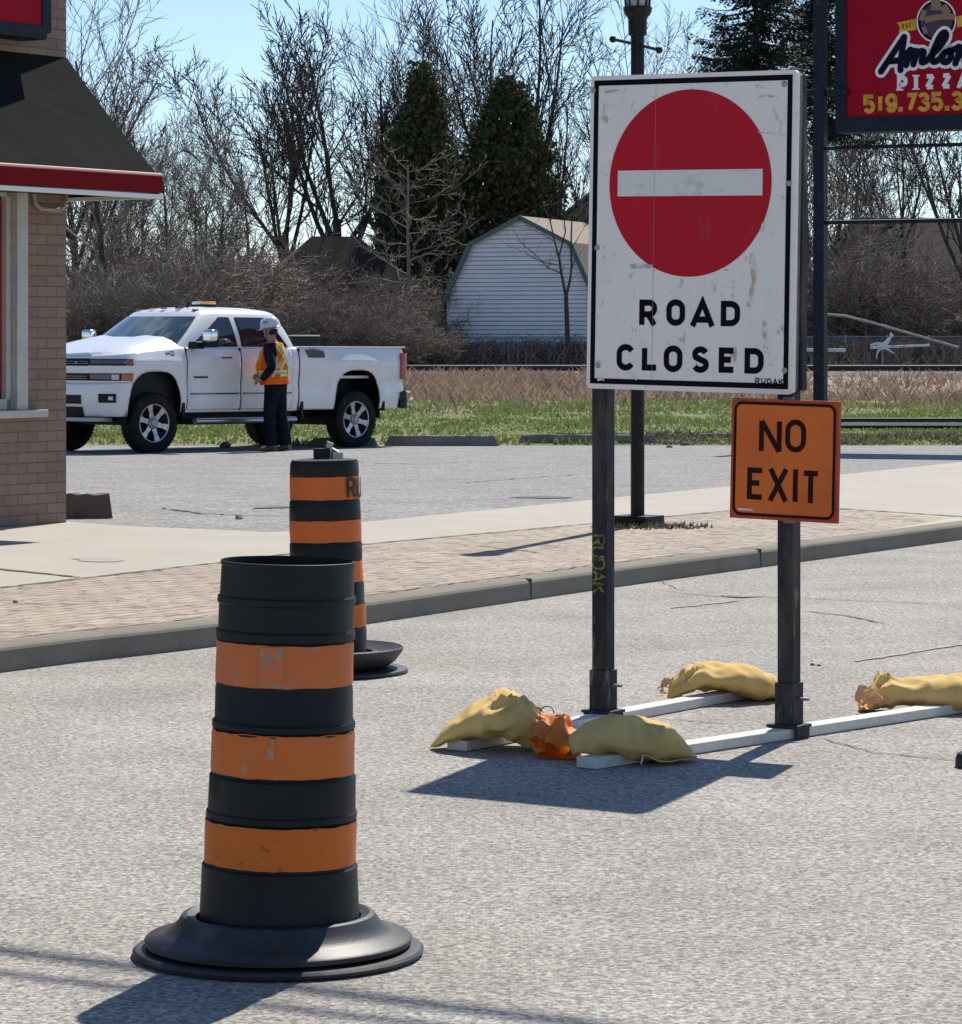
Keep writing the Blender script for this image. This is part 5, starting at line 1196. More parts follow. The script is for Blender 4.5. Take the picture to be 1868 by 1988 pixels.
mb = MB(); fnH = lambda x, y, o: (-.10-x, .972+o-y*.25, 1.385+y)
for ch, x in (('H', 0), ('D', .09)):
    for i, (pts, cl) in enumerate(LET[ch]): ribbon(mb, [(x+p[0]*.05, p[1]*.05-.02) for p in pts], .016, cl, lambda a, b, o: (-.22-a, .985-b*.45+o, 1.352+b), .004+.0004*i)
mb.build('fender_lettering', bpy.data.materials['badge_grey'], truck, fixn=False)
# roof beacon, marker lamps and aerial
mb = MB(); mb.box((-1.82, 0, 2.033), (.16, .36, .03)); bc = mb.build('beacon_bar', m_tdk, truck, bevel=.01)
mb = MB(); mb.box((-1.82, .09, 2.07), (.15, .17, .045)); mb.build('amber_dome', M('beacon_amber', (.95, .45, .08), .15, coat=1), bc, bevel=.015)
mb = MB(); mb.box((-1.82, -.09, 2.07), (.15, .17, .045)); mb.build('clear_dome', M('beacon_clear', (.8, .82, .8), .15, coat=1), bc, bevel=.015)
for y in (-.58, -.28, 0, .28, .58):
    mb = MB(); mb.box((-1.06-.10*abs(y), y, 1.965 if abs(y) > .4 else 1.985), (.08, .07, .018)); mb.build('roof_marker', m_amb, truck, bevel=.01)
mb = MB(); mb.box((-1.25, .12, 1.995), (.14, .05, .05)); mb.tube([(-1.3, .2, 1.98), (-1.36, .2, 2.07)], .018, 6); mb.build('aerial', m_tdk, truck, bevel=.006)
mb = MB(); mb.box((-.62, .30, 1.545), (.20, .34, .012), Matrix.Rotation(R(-20), 3, 'Y')); mb.build('dash_paper', M('pale_paper', (.55, .68, .64), .6), truck)  # sheet of plain pale green paper
# wheels
def wheel(s, sg, steer=0):
    e = thing('wheel', None, None); e.parent = truck; e.location = (-s, sg*.86, .408); e.rotation_euler = (0, 0, steer)
    y = sg
    def lat(prof, n, name, mat, par, sm=True, ang=35): mb = MB(); mb.lathe([(r, z*y) for r, z in prof], n, axis='y'); return mb.build(name, mat, par, smooth=sm, angle=ang, fixn=True)
    mb = MB(); pr = [(.265, .10), (.30, .125), (.35, .13), (.385, .118), (.402, .10), (.408, .06), (.409, 0), (.408, -.06), (.402, -.10), (.385, -.118), (.30, -.13), (.25, -.12)]
    mb.lathe([(r, z*y) for r, z in pr], 72, axis='y', jit=lambda a, z: 0)
    ty = mb.build('tyre', m_tyre, e, smooth=True, angle=30)
    mb = MB()
    for k in range(48):
        a = 2*math.pi*k/48
        for zz in (-.075, 0, .075):
            aa = a+(.06 if zz else 0); mb.box((.409*math.cos(aa), zz*y, .409*math.sin(aa)), (.007, .062, .040), Matrix.Rotation(-aa, 3, 'Y'))
    mb.build('tread', m_tyre, ty)
    lat([(.268, .098), (.262, .108), (.248, .104), (.238, .03), (.23, -.10)], 48, 'rim', m_rim, e)
    mb = MB(); mb.lathe([(.238, .012*y), (.0, .012*y)], 32, axis='y'); mb.build('brake_disc', m_tdk, e, fixn=False)
    mb = MB()
    for k in range(6):
        a = 2*math.pi*k/6+.25; m3 = Matrix.Rotation(-a, 3, 'Y')
        for (r0, w0), (r1, w1), d0, d1 in (((.05, .085), (.16, .066), .075, .088), ((.16, .066), (.252, .098), .088, .100)):
            q = [Vector((r0, d0*y, -w0/2)), Vector((r0, d0*y, w0/2)), Vector((r1, d1*y, w1/2)), Vector((r1, d1*y, -w1/2))]; b_ = [v-Vector((0, .035*y, 0)) for v in q]
            mb.add([m3 @ v for v in q+b_], [(0, 1, 2, 3), (4, 5, 6, 7), (0, 1, 5, 4), (1, 2, 6, 5), (2, 3, 7, 6), (3, 0, 4, 7)])
    mb.build('spokes', m_rim, e, bevel=.004)
    lat([(.085, .07), (.075, .092), (.055, .10), (.05, .115), (.0, .118)], 24, 'hub_cap', m_steel, e)
for s, sg in ((.03, 1), (.03, -1), (3.92, 1), (3.92, -1)): wheel(s, sg, R(-2) if s < 1 else 0)
# ------------------------------------------------------------------ person in a safety vest beside the rear door
m_skin = M('skin', (.42, .24, .16), .6); m_cloth = M('dark_jacket', (.007, .008, .015), .9, spec=.1, layers=[(9, (.022, .023, .034), .45, .7)]); m_trs = M('dark_trousers', (.009, .010, .018), .9, [(9, (.016, .018, .027), .45, .7)], .3, 40, spec=.1)
m_boot = M('boot_leather', (.10, .085, .07), .7); m_vor = M('hi_vis_orange', (1, .20, .02), .7, [(8, (.92, .15, .02), .45, .7)], spec=.1, trans=.25); m_vye = M('hi_vis_yellow', (.95, .90, .18), .6, spec=.1); m_vsi = M('silver_tape', (.42, .44, .42), .4, metal=.3); m_hat = M('hard_hat', (.70, .72, .76), .25, coat=.6)
def skin(name, verts, edges, mat, parent, root=0, sub=2):
    me = bpy.data.meshes.new(name); me.from_pydata([v[0] for v in verts], edges, []); o = bpy.data.objects.new(name, me); C.objects.link(o)
    md_ = o.modifiers.new('k', 'SKIN'); 
    for i, v in enumerate(verts):
        d = me.skin_vertices[0].data[i]; r = v[1]; d.radius = (r, r) if not isinstance(r, tuple) else r; d.use_root = (i == root)
    md_.use_smooth_shade = True; sb2 = o.modifiers.new('s', 'SUBSURF'); sb2.levels = sb2.render_levels = sub
    bpy.context.view_layer.update(); dg = bpy.context.evaluated_depsgraph_get(); nm = bpy.data.meshes.new_from_object(o.evaluated_get(dg)); o.modifiers.clear(); o.data = nm
    nm.materials.clear(); nm.materials.append(mat); nm.polygons.foreach_set('use_smooth', [True]*len(nm.polygons)); o.parent = parent; return o
ppx = L(541, 876)
per = thing('person', 'person in white hard hat and orange vest with yellow X standing beside the pickup', 'person', ppx)
per.rotation_euler = (0, 0, R(180-14)); per.scale = (1.05, 1.05, 1.03)
# local: +x is where the person faces, +y their left
per.rotation_euler = (0, R(3), R(180+22-44))
def chain(vs, es, start, pts):
    prev = start
    for p in pts: vs.append(p); es.append((prev, len(vs)-1)); prev = len(vs)-1
    return prev
def armpts(sg, grow=0, hand=True):
    if sg > 0: S, E_, W_ = (.0, .205, 1.39), (-.09, .265, 1.13), (.10, .20, .97)
    else: S, E_, W_ = (.02, -.205, 1.39), (.02, -.27, 1.12), (.20, -.10, 1.05)
    return [((S[0], S[1], S[2]), .064+grow), (tuple((Vector(S)+Vector(E_))/2), .056+grow), (E_, .049+grow), (tuple((Vector(E_)+Vector(W_))/2), .043+grow), (W_, .033+grow)]
vs = [((0, 0, .93), (.145, .11))]; es = []
a = chain(vs, es, 0, [((-.01, 0, 1.06), (.14, .105)), ((-.015, 0, 1.22), (.155, .115)), ((-.01, 0, 1.36), (.15, .105))])
nk_ = chain(vs, es, a, [((.01, 0, 1.47), .062), ((.03, 0, 1.53), .055), ((.045, 0, 1.585), (.072, .08)), ((.045, 0, 1.645), (.078, .092)), ((.04, 0, 1.70), (.072, .085)), ((.035, 0, 1.745), .045)])
hd_ = nk_
vs.append(((.142, 0, 1.61), .014)); es.append((7, len(vs)-1)); vs.append(((.118, 0, 1.555), .032)); es.append((6, len(vs)-1))
for sg in (1, -1): vs.append(((.035, sg*.088, 1.62), (.022, .012))); es.append((7, len(vs)-1))
for sg in (1, -1):
    w_ = chain(vs, es, a, armpts(sg)); W_ = Vector(vs[w_][0][0:3] if not isinstance(vs[w_][0], float) else vs[w_][0]); Wp = Vector(vs[w_][0]); dv = Vector((.85, -.3*sg, -.15)).normalized(); sd = dv.cross(Vector((0, 0, 1))).normalized()
    pm_ = chain(vs, es, w_, [(tuple(Wp+dv*.05), (.034, .02))])
    for fi, (o_, ln) in enumerate(((-.027, .062), (-.009, .075), (.009, .072), (.027, .058))):
        b_ = Wp+dv*.095+Vector((0, 0, -o_)); chain(vs, es, pm_, [(tuple(b_), .010), (tuple(b_+dv*ln*.5+Vector((0, -.012*sg, -.006))), .0085), (tuple(b_+dv*ln*.8+Vector((0, -.03*sg, -.02))), .0075)])
    chain(vs, es, pm_, [(tuple(Wp+dv*.055+Vector((0, -.012*sg, .034))), .010), (tuple(Wp+dv*.09+Vector((0, -.02*sg, .046))), .009)])
for sg in (1, -1):
    fwd = .05 if sg > 0 else -.05
    chain(vs, es, 0, [((0, sg*.095, .86), .098), ((.015+fwd*.4, sg*.10, .68), .082), ((.03+fwd*.7, sg*.105, .48), .060), ((.0+fwd, sg*.105, .30), .056), ((-.01+fwd, sg*.105, .10), .042), ((.03+fwd, sg*.11, .05), .045), ((.13+fwd, sg*.12, .035), .036), ((.19+fwd, sg*.125, .03), .026)])
bod = skin('body', vs, es, m_skin, per)
# jacket: torso and sleeves
vs = [((0, 0, .97), (.158, .125))]; es = []
a = chain(vs, es, 0, [((-.01, 0, 1.08), (.152, .118)), ((-.015, 0, 1.22), (.166, .127)), ((-.01, 0, 1.36), (.16, .115)), ((.0, 0, 1.455), (.085, .08)), ((.008, 0, 1.49), .072)])
for sg in (1, -1): chain(vs, es, 3, armpts(sg, .014))
skin('jacket', vs, es, m_cloth, per)
vs = [((0, 0, .99), (.155, .12)), ((0, 0, .92), (.16, .125))]; es = [(0, 1)]
for sg in (1, -1):
    fwd = .05 if sg > 0 else -.05
    chain(vs, es, 1, [((0, sg*.095, .84), .115), ((.015+fwd*.4, sg*.10, .66), .100), ((.03+fwd*.7, sg*.105, .47), .086), ((.0+fwd, sg*.105, .28), .084), ((-.005+fwd, sg*.108, .10), .086), ((-.005+fwd, sg*.108, .07), .084)])
skin('trousers', vs, es, m_trs, per)
for sg in (1, -1):
    fwd = .05 if sg > 0 else -.05
    mb = MB(); st_ = [(-.07, .052, .10), (-.05, .055, .115), (.02, .052, .11), (.08, .056, .075), (.15, .052, .055), (.20, .035, .035)]
    for i, (x, w2, h2) in enumerate(st_): mb.v += [(x+fwd, sg*.11+w2*math.cos(t*math.pi/6), max(.0, h2/2+h2/2*math.sin(t*math.pi/6))) for t in range(12)]
    mb.f = [(i*12+j, i*12+(j+1) % 12, (i+1)*12+(j+1) % 12, (i+1)*12+j) for i in range(5) for j in range(12)]+[tuple(range(12)), tuple(60+j for j in range(12))]; mb.m = [0]*len(mb.f)
    mb.build('boot', m_boot, per, smooth=True)
# vest: elliptical shell, open at the front, gaping forward
def vr(z, a):     # point on the vest surface; a=0 is the back, +-180 the front
    t = (z-.90)/.56; hw = .185+.012*math.cos(t*3)+(.02 if t < .3 else 0); hd = .150-.012*t
    if t > .78: hw *= 1-(t-.78)*1.3; hd *= 1-(t-.78)*1.6
    fr = max(0, -math.cos(a)); hd2 = hd*(1+.95*fr*max(0, 1-abs(t-.42)*1.5)); w2 = hw
    r = .006*math.sin(a*7+z*9)+.004*math.sin(z*31+a*3)
    return Vector((-(hd2+r)*math.cos(a)-.01, (w2+r)*math.sin(a), z))
mb = MB(); na_, nz_ = 56, 20
for j in range(nz_+1):
    for i in range(na_+1):
        a = R(-172+344*i/na_); mb.v.append(tuple(vr(.90+.56*j/nz_, a)))
for j in range(nz_):
    for i in range(na_):
        a = abs(math.degrees(R(-172+344*(i+.5)/na_))); z = .90+.56*(j+.5)/nz_
        if 62 < a < 112 and z > 1.20 and z < 1.435: continue      # arm holes
        mb.f.append((j*(na_+1)+i, j*(na_+1)+i+1, (j+1)*(na_+1)+i+1, (j+1)*(na_+1)+i)); mb.m.append(0)
ve = mb.build('vest', m_vor, per, smooth=True, angle=80, fixn=False); sm = ve.modifiers.new('s', 'SOLIDIFY'); sm.thickness = .006
def vstripe(name, pts, wd, mat, o, par):
    q = []
    for (a0, z0), (a1, z1) in zip(pts[:-1], pts[1:]):
        for k in range(10): q.append((a0+(a1-a0)*k/10, z0+(z1-z0)*k/10))
    q.append(pts[-1]); mb = MB()
    fn_ = lambda x, y, oo: tuple(vr(y, x/.17)+Vector((-math.cos(x/.17), math.sin(x/.17), .2)).normalized()*oo)
    ribbon(mb, [(R(a)*.17, z) for a, z in q], wd, 0, fn_, o); return mb.build(name, mat, par, fixn=False)
for pts in ([(-38, 1.43), (40, 1.10)], [(38, 1.43), (-40, 1.10)]): vstripe('yellow_stripe', pts, .085, m_vye, .009+.001*(pts[0][0] > 0), ve)
vstripe('yellow_stripe', [(-168, 1.045), (168, 1.045)], .085, m_vye, .0115, ve); vstripe('silver_stripe', [(-168, 1.045), (168, 1.045)], .038, m_vsi, .014, ve)
for pts in ([(-36, 1.42), (38, 1.11)], [(36, 1.42), (-38, 1.11)]): vstripe('silver_stripe', pts, .034, m_vsi, .012+.001*(pts[0][0] > 0), ve)
for sg in (1, -1): vstripe('silver_stripe', [(sg*60, 1.40), (sg*48, 1.24), (sg*52, 1.10)], .03, m_vsi, .0085, ve); vstripe('yellow_stripe', [(sg*140, 1.38), (sg*140, 1.08)], .06, m_vye, .0085, ve)
# hard hat
mb = MB(); mb.lathe([(.168*1, .0), (.150, .004), (.140, .012), (.137, .05), (.124, .095), (.095, .132), (.05, .152), (.0, .157)], 32)
for i, v in enumerate(mb.v):
    x, y, z = v; f = 1.0+(.12 if x > .05 and z < .01 else 0); r_ = math.hypot(x, y)
    if z < .006 and r_ > .155: x *= (1.22 if x > .04 else .93); y *= .86
    mb.v[i] = (x*1.02, y*.90, z)
hh = mb.build('hard_hat', m_hat, per, smooth=True, angle=50, fixn=False); hh.location = (.035, 0, 1.665); hh.rotation_euler = (0, R(7), 0)
mb = MB(); mb.add([(0+.04*math.cos(t), .128, .075+.022*math.sin(t)) for t in [i*.785 for i in range(8)]], [tuple(range(8))]); mb.build('badge', m_mould, hh, fixn=False)
mb = MB(); mb.tube([(.02, .09, -.01), (.03, .08, -.09), (.08, .03, -.13)], .004, 5); mb.build('strap', m_tdk, hh)
mb = MB(); mb.lathe([(.086, -.045), (.092, .0), (.090, .035)], 20); hr = mb.build('hair_and_shade', m_tdk, per, smooth=True, fixn=False)  # black cap: hair, plus the shade behind the head put into its colour
for v in hr.data.vertices: v.co.y *= .92; v.co.x = min(v.co.x, -.01)
hr.location = (.028, 0, 1.615)
# reach: something small and pale held at the waist
mb = MB(); mb.box((.22, .08, .985), (.15, .10, .012)); pad = mb.build('notepad', m_tdk); pad.data.transform(Matrix.Translation((-.22, -.08, -.985)))
pm4 = Matrix.Translation(ppx) @ Matrix.Rotation(per.rotation_euler.z, 4, 'Z'); pad.location = pm4 @ Vector((.235, .10, .975)); pad.rotation_euler = (R(12), R(-20), per.rotation_euler.z); tag(pad, 'small dark notepad held at the waist by the person in the orange vest', 'notepad')
# ------------------------------------------------------------------ bare trees, shrubs, conifers
def grow(rng, p, d, L_, r, lev, out, Pm):
    n = Pm['seg'][lev]; pts = [p.copy()]; rad = [r]; q = p.copy(); dd = d.normalized(); up = Pm['up'][lev]; wob = Pm['wob'][lev]
    r1 = r*Pm['taper'][lev]
    for i in range(n):
        dd = (dd+Vector((rng.gauss(0, wob), rng.gauss(0, wob), rng.gauss(0, wob)*.7))+Vector((0, 0, up))).normalized(); q = q+dd*L_/n; pts.append(q.copy()); rad.append(r+(r1-r)*(i+1)/n)
    out.append((lev, pts, rad))
    if lev+1 >= len(Pm['seg']): return
    k = Pm['kids'][lev]; k = max(1, int(k*rng.uniform(.75, 1.25)+.5))
    for i in range(k):
        t = Pm['t0'][lev]+(1-Pm['t0'][lev])*(i+rng.random()*.8)/k; t = min(t, .99); f = t*n; a = int(f); pp = pts[a].lerp(pts[min(a+1, n)], f-a); dr = (pts[min(a+1, n)]-pts[a]).normalized()
        ang = R(rng.uniform(*Pm['ang'][lev])); az = rng.uniform(0, 6.283) if lev else (i*2.4+rng.uniform(-.5, .5)); o = dr.orthogonal().normalized(); o2 = dr.cross(o); side_ = (o*math.cos(az)+o2*math.sin(az)).normalized()
        nd = dr*math.cos(ang)+side_*math.sin(ang)
        grow(rng, pp, nd, L_*rng.uniform(*Pm['len'][lev])*(1-.35*t if lev else 1), max((r+(r1-r)*t)*Pm['rk'][lev], Pm['rmin']), lev+1, out, Pm)
def tree_meshes(seed, Pm, h, r, start=Vector((0, 0, 0)), d=Vector((0, 0, 1)), stems=1, spread=.3, tl=1):
    rng = random.Random(seed); out = []
    for s in range(stems):
        a = 6.283*s/stems+rng.random(); dd = d+Vector((math.cos(a), math.sin(a), 0))*(spread*rng.uniform(.4, 1.2) if stems > 1 else 0); st = start+Vector((math.cos(a), math.sin(a), 0))*(.12*h*.1 if stems > 1 else 0)
        grow(rng, st, dd, h*rng.uniform(.85, 1.1), r, 0, out, Pm)
    tr, cr = MB(), MB()
    for lev, pts, rad in out: (tr if lev < tl else cr).tube(pts, rad, (7, 5, 3, 3, 3)[lev], cap=False)
    return tr, cr
def mk(mb, name, mat, sm=True):
    o = mb.build(name, mat, smooth=sm, fixn=False); m_ = o.data; bpy.data.objects.remove(o); return m_
FAN = dict(seg=(5, 7, 6, 4, 3), up=(.0, .055, .055, .06, .05), wob=(.04, .05, .07, .09, .12), taper=(.75, .3, .4, .5, .6), kids=(6, 8, 7, 5), t0=(.45, .22, .15, .15), ang=((18, 42), (18, 40), (20, 45), (20, 50)), len=((1.15, 1.55), (.42, .62), (.38, .6), (.4, .65)), rk=(.66, .52, .5, .6), rmin=.014)
TALL = dict(seg=(8, 6, 5, 4), up=(.02, .07, .06, .06), wob=(.04, .06, .09, .12), taper=(.25, .35, .4, .5), kids=(16, 9, 7), t0=(.22, .2, .15), ang=((28, 58), (25, 48), (22, 50)), len=((.35, .55), (.38, .58), (.35, .6)), rk=(.48, .5, .6), rmin=.012)
SHR = dict(seg=(6, 5, 4, 3), up=(-.015, .02, .02, .0), wob=(.11, .16, .2, .22), taper=(.35, .4, .5, .6), kids=(9, 7, 5), t0=(.15, .12, .1), ang=((22, 55), (25, 60), (25, 60)), len=((.4, .65), (.4, .65), (.4, .7)), rk=(.55, .6, .7), rmin=.008)
LIM = dict(seg=(8, 6, 5, 4), up=(.0, .09, .03, .02), wob=(.03, .12, .2, .24), taper=(.3, .3, .4, .5), kids=(26, 7, 4), t0=(.12, .25, .2), ang=((68, 95), (25, 50), (25, 55)), len=((.24, .42), (.35, .55), (.35, .6)), rk=(.36, .5, .6), rmin=.014)
variants = {}
def variant(key, seed, Pm, h, r, mats, **kw):
    tr, cr = tree_meshes(seed, Pm, h, r, **kw); variants[key] = (mk(tr, 'trunk', mats[0]), mk(cr, 'crown', mats[1]))
variant('fan1', 5, FAN, 3.6, .15, (BARKD, BARKD)); variant('fan2', 8, FAN, 4.2, .15, (BARKD, BARKD)); variant('fan3', 21, FAN, 3.8, .14, (BARKD, BARKD))
variant('tall1', 3, TALL, 10, .15, (BARKD, TWIG)); variant('tall2', 12, TALL, 9, .12, (BARKD, TWIG)); variant('tall3', 17, TALL, 8.5, .11, (BARK, TWIG)); variant('multi', 31, TALL, 8, .09, (BARKD, TWIG), stems=4, spread=.35)
variant('limb', 6, LIM, 7.5, .11, (BARKL, BARKL))
def bare(label, px, base_y, Y, key, scale, rz=0, group='bare trees behind the lot', sx=1, cat='tree', name='bare_tree', lean=0):
    p = P(px, base_y, Y); p.z = terz(Y)-.05; t = thing(name, label, cat, p, rz, group); t.scale = (scale*sx, scale*sx, scale); t.rotation_euler = (0, lean, rz)
    for nm, me in zip(('trunk', 'crown'), variants[key]):
        o = bpy.data.objects.new(nm, me); C.objects.link(o); o.parent = t
    return t
# named trees: x pixel of the trunk, distance, mesh, scale
bare('broad fan-shaped bare tree rising behind the pickup cab', 655, 600, 127.5, 'fan1', 1.5, .3)
bare('tall bare tree with spreading limbs above the pair of dark cedars', 1005, 600, 133, 'fan2', 1.45, 1.2)
bare('forked bare tree just left of the white sign', 1085, 600, 128, 'fan3', 1.12, 2.2, sx=.75)
bare('dark bare tree with one upright limb beside the awning', 214, 600, 116, 'tall1', 1.12, .5)
bare('bare tree at the far left whose crown meets the brick wall', 150, 600, 126, 'fan3', 1.28, 4)
bare('thin bare tree between the awning tip and the fan-shaped tree', 320, 600, 128, 'tall2', .86, 1)
bare('many-stemmed bare tree above the pickup bonnet', 400, 600, 124, 'multi', .84, 2)
bare('slim bare tree left of the fan-shaped tree', 480, 600, 130, 'tall3', .90, 3)
bare('bare tree overlapping the left flank of the fan-shaped crown', 560, 600, 134, 'fan3', 1.35, 5.2)
bare('bare tree filling the gap between fan-shaped tree and left cedar', 745, 600, 131, 'tall2', 1.25, .2)
bare('bare many-stemmed tree behind the left cedar', 850, 600, 138, 'multi', 1.28, 4.4)
bare('bare tree rising from behind the right cedar', 935, 600, 139, 'fan1', 1.15, 2.9, sx=.8)
bare('bare tree close against the upper left corner of the white sign', 1165, 600, 140, 'tall1', 1.2, 3.7)
bare('dense bare tree low behind the pickup windscreen', 255, 600, 132, 'multi', .95, 5)
bare('thick-limbed bare tree below the pizza sign at the right edge', 1885, 600, 112, 'fan1', 1.05, 4.1)
bare('bare tree seen under the middle of the pizza sign', 1760, 600, 126, 'fan2', .95, 2)
bare('slim bare tree right of the pizza sign post', 1650, 600, 120, 'tall3', 1.0, 1.4)
bare('bare many-stemmed tree between the two sign posts', 1590, 600, 130, 'multi', 1.1, .9)
bare('bare tree behind the spruce trunk', 1500, 600, 136, 'tall1', 1.1, 5.9)
bare('bare tree hidden mostly by the road closed sign', 1350, 600, 138, 'tall2', .95, 2.4)
bare('leafless conifer-like tree with pale upswept branches before the cedars', 797, 640, 113, 'limb', .88, .4, None, name='pale_branched_tree')
bare('pale-limbed dead tree in the thicket right of the sign posts', 1680, 640, 110, 'limb', .62, 2.0, None, name='pale_branched_tree')
# thicket shrubs
shv = []; ORD = 'first second third fourth fifth sixth seventh eighth ninth tenth eleventh twelfth thirteenth fourteenth'.split()
for k in range(6):
    tr, cr = tree_meshes(50+k, SHR, (2.4, 2.0, 2.8, 1.7, 2.2, 2.6)[k], .035, stems=12, spread=.75, tl=1); shv.append((mk(tr, 'stem', (BARKL, TWIGB, BARK, TWIGB, BARKL, TWIGB)[k]), mk(cr, 'twigs', TWIGB)))
rng = random.Random(77)
def shrub(px, Y, k, sc, label, group, name='bare_shrub'):
    X = (px-CX)*Y/F; t = thing(name, label, 'shrub', (X, Y, terz(Y)-.05), rng.uniform(0, 6.28), group); t.scale = (sc*1.25, sc*1.25, sc)
    for nm, me in zip(('stem', 'twigs'), shv[k]):
        o = bpy.data.objects.new(nm, me); C.objects.link(o); o.parent = t
gA = 'brown leafless shrubs of the thicket behind the pickup'; lA = 'brown leafless shrub in the dense thicket behind the white pickup'
for i in range(44):
    Y = rng.uniform(107, 122); px = 120+(i+rng.random())/44*700; sc = rng.uniform(.85, 1.35)*(1.0 if px < 560 else (.62 if px < 740 else .6)); shrub(px, Y, rng.randrange(6), sc, lA, gA)
ARCH = dict(seg=(8, 5, 4), up=(-.03, .0, .0), wob=(.05, .10, .14), taper=(.3, .4, .5), kids=(10, 4), t0=(.25, .2), ang=((20, 45), (20, 50)), len=((.3, .5), (.35, .6)), rk=(.5, .6), rmin=.012)
for k in range(2):
    tr, cr = tree_meshes(90+k, ARCH, 3.0, .035, stems=16, spread=.9, tl=1); shv.append((mk(tr, 'stem', BARKL), mk(cr, 'twigs', BARKL)))
for i in range(9): shrub(135+i*30+rng.uniform(-10, 10), rng.uniform(104.6, 106.5), 6+i % 2, rng.uniform(.75, 1.1), ORD[i]+' pale arching shrub from the brick wall, in front of the thicket', 'pale arching shrubs before the thicket')
for i in range(5): shrub(480+i*70+rng.uniform(-10, 10), rng.uniform(106, 109), 6+i % 2, rng.uniform(.5, .8), ORD[i]+' pale arching shrub from the left in the scrub behind the pickup bed', 'pale arching shrubs behind the pickup bed')
gB = 'leafless shrubs right of the sign posts'; lB = 'dark leafless shrub in the thicket right of the sign posts'
for i in range(11):
    Y = rng.uniform(110, 124); px = 1560+(i+rng.random())/11*360; shrub(px, Y, rng.randrange(6), rng.uniform(.7, 1.25), lB, gB)
gC = 'low scrubby shrubs along the railway'; lC = 'low brown scrub bush beside the railway behind the pickup bed'
for i in range(14): shrub(640+i*19+rng.uniform(-7, 7), rng.uniform(104.5, 107), rng.randrange(6), rng.uniform(.30, .55), ORD[i]+' low brown scrub bush from the left beside the railway', gC)
# far wood: a mass of upright twigs that closes the view low down
mb = MB(); rng = random.Random(5)
for i in range(2600):
    Y = rng.uniform(142, 175); X = rng.uniform(-.16, .17)*Y; h = rng.uniform(1.5, 6.0)*(.75+.5*noise.noise(Vector((X*.15, 0, 0)))); r = rng.uniform(.012, .04); z = terz(Y)
    p = Vector((X, Y, z)); q = [p]; d = Vector((rng.gauss(0, .2), rng.gauss(0, .2), 1))
    for k in range(3): d = (d+Vector((rng.gauss(0, .18), rng.gauss(0, .18), 0))).normalized(); q.append(q[-1]+d*h/3)
    mb.tube(q, [r, r*.8, r*.55, r*.3], 3, cap=False)
    for k in range(5):
        a = q[1+k % 3].lerp(q[min(2+k % 3, 3)], rng.random()); b = a+Vector((rng.gauss(0, .5), rng.gauss(0, .5), rng.uniform(.1, .9))); mb.tube([a, b], [r*.5, .008], 3, cap=False)
tag(mb.build('distant_wood', TWIG, fixn=False), 'leafless wood in the distance behind the trees', 'wood', kind='stuff')
mb = MB()
for i in range(9000):
    Y = rng.uniform(105, 112); X = rng.uniform(-.15, .16)*Y; h = rng.uniform(.15, .9); z = terz(Y); a = Vector((X, Y, z)); b = a+Vector((rng.gauss(0, .25), rng.gauss(0, .2), h)); mb.tube([a, a.lerp(b, .5)+Vector((rng.gauss(0, .06), 0, .05)), b], [.012, .01, .006], 3, cap=False)
tag(mb.build('undergrowth', TWIGB, fixn=False), 'tangled brown undergrowth along the back of the railway', 'undergrowth', kind='stuff')
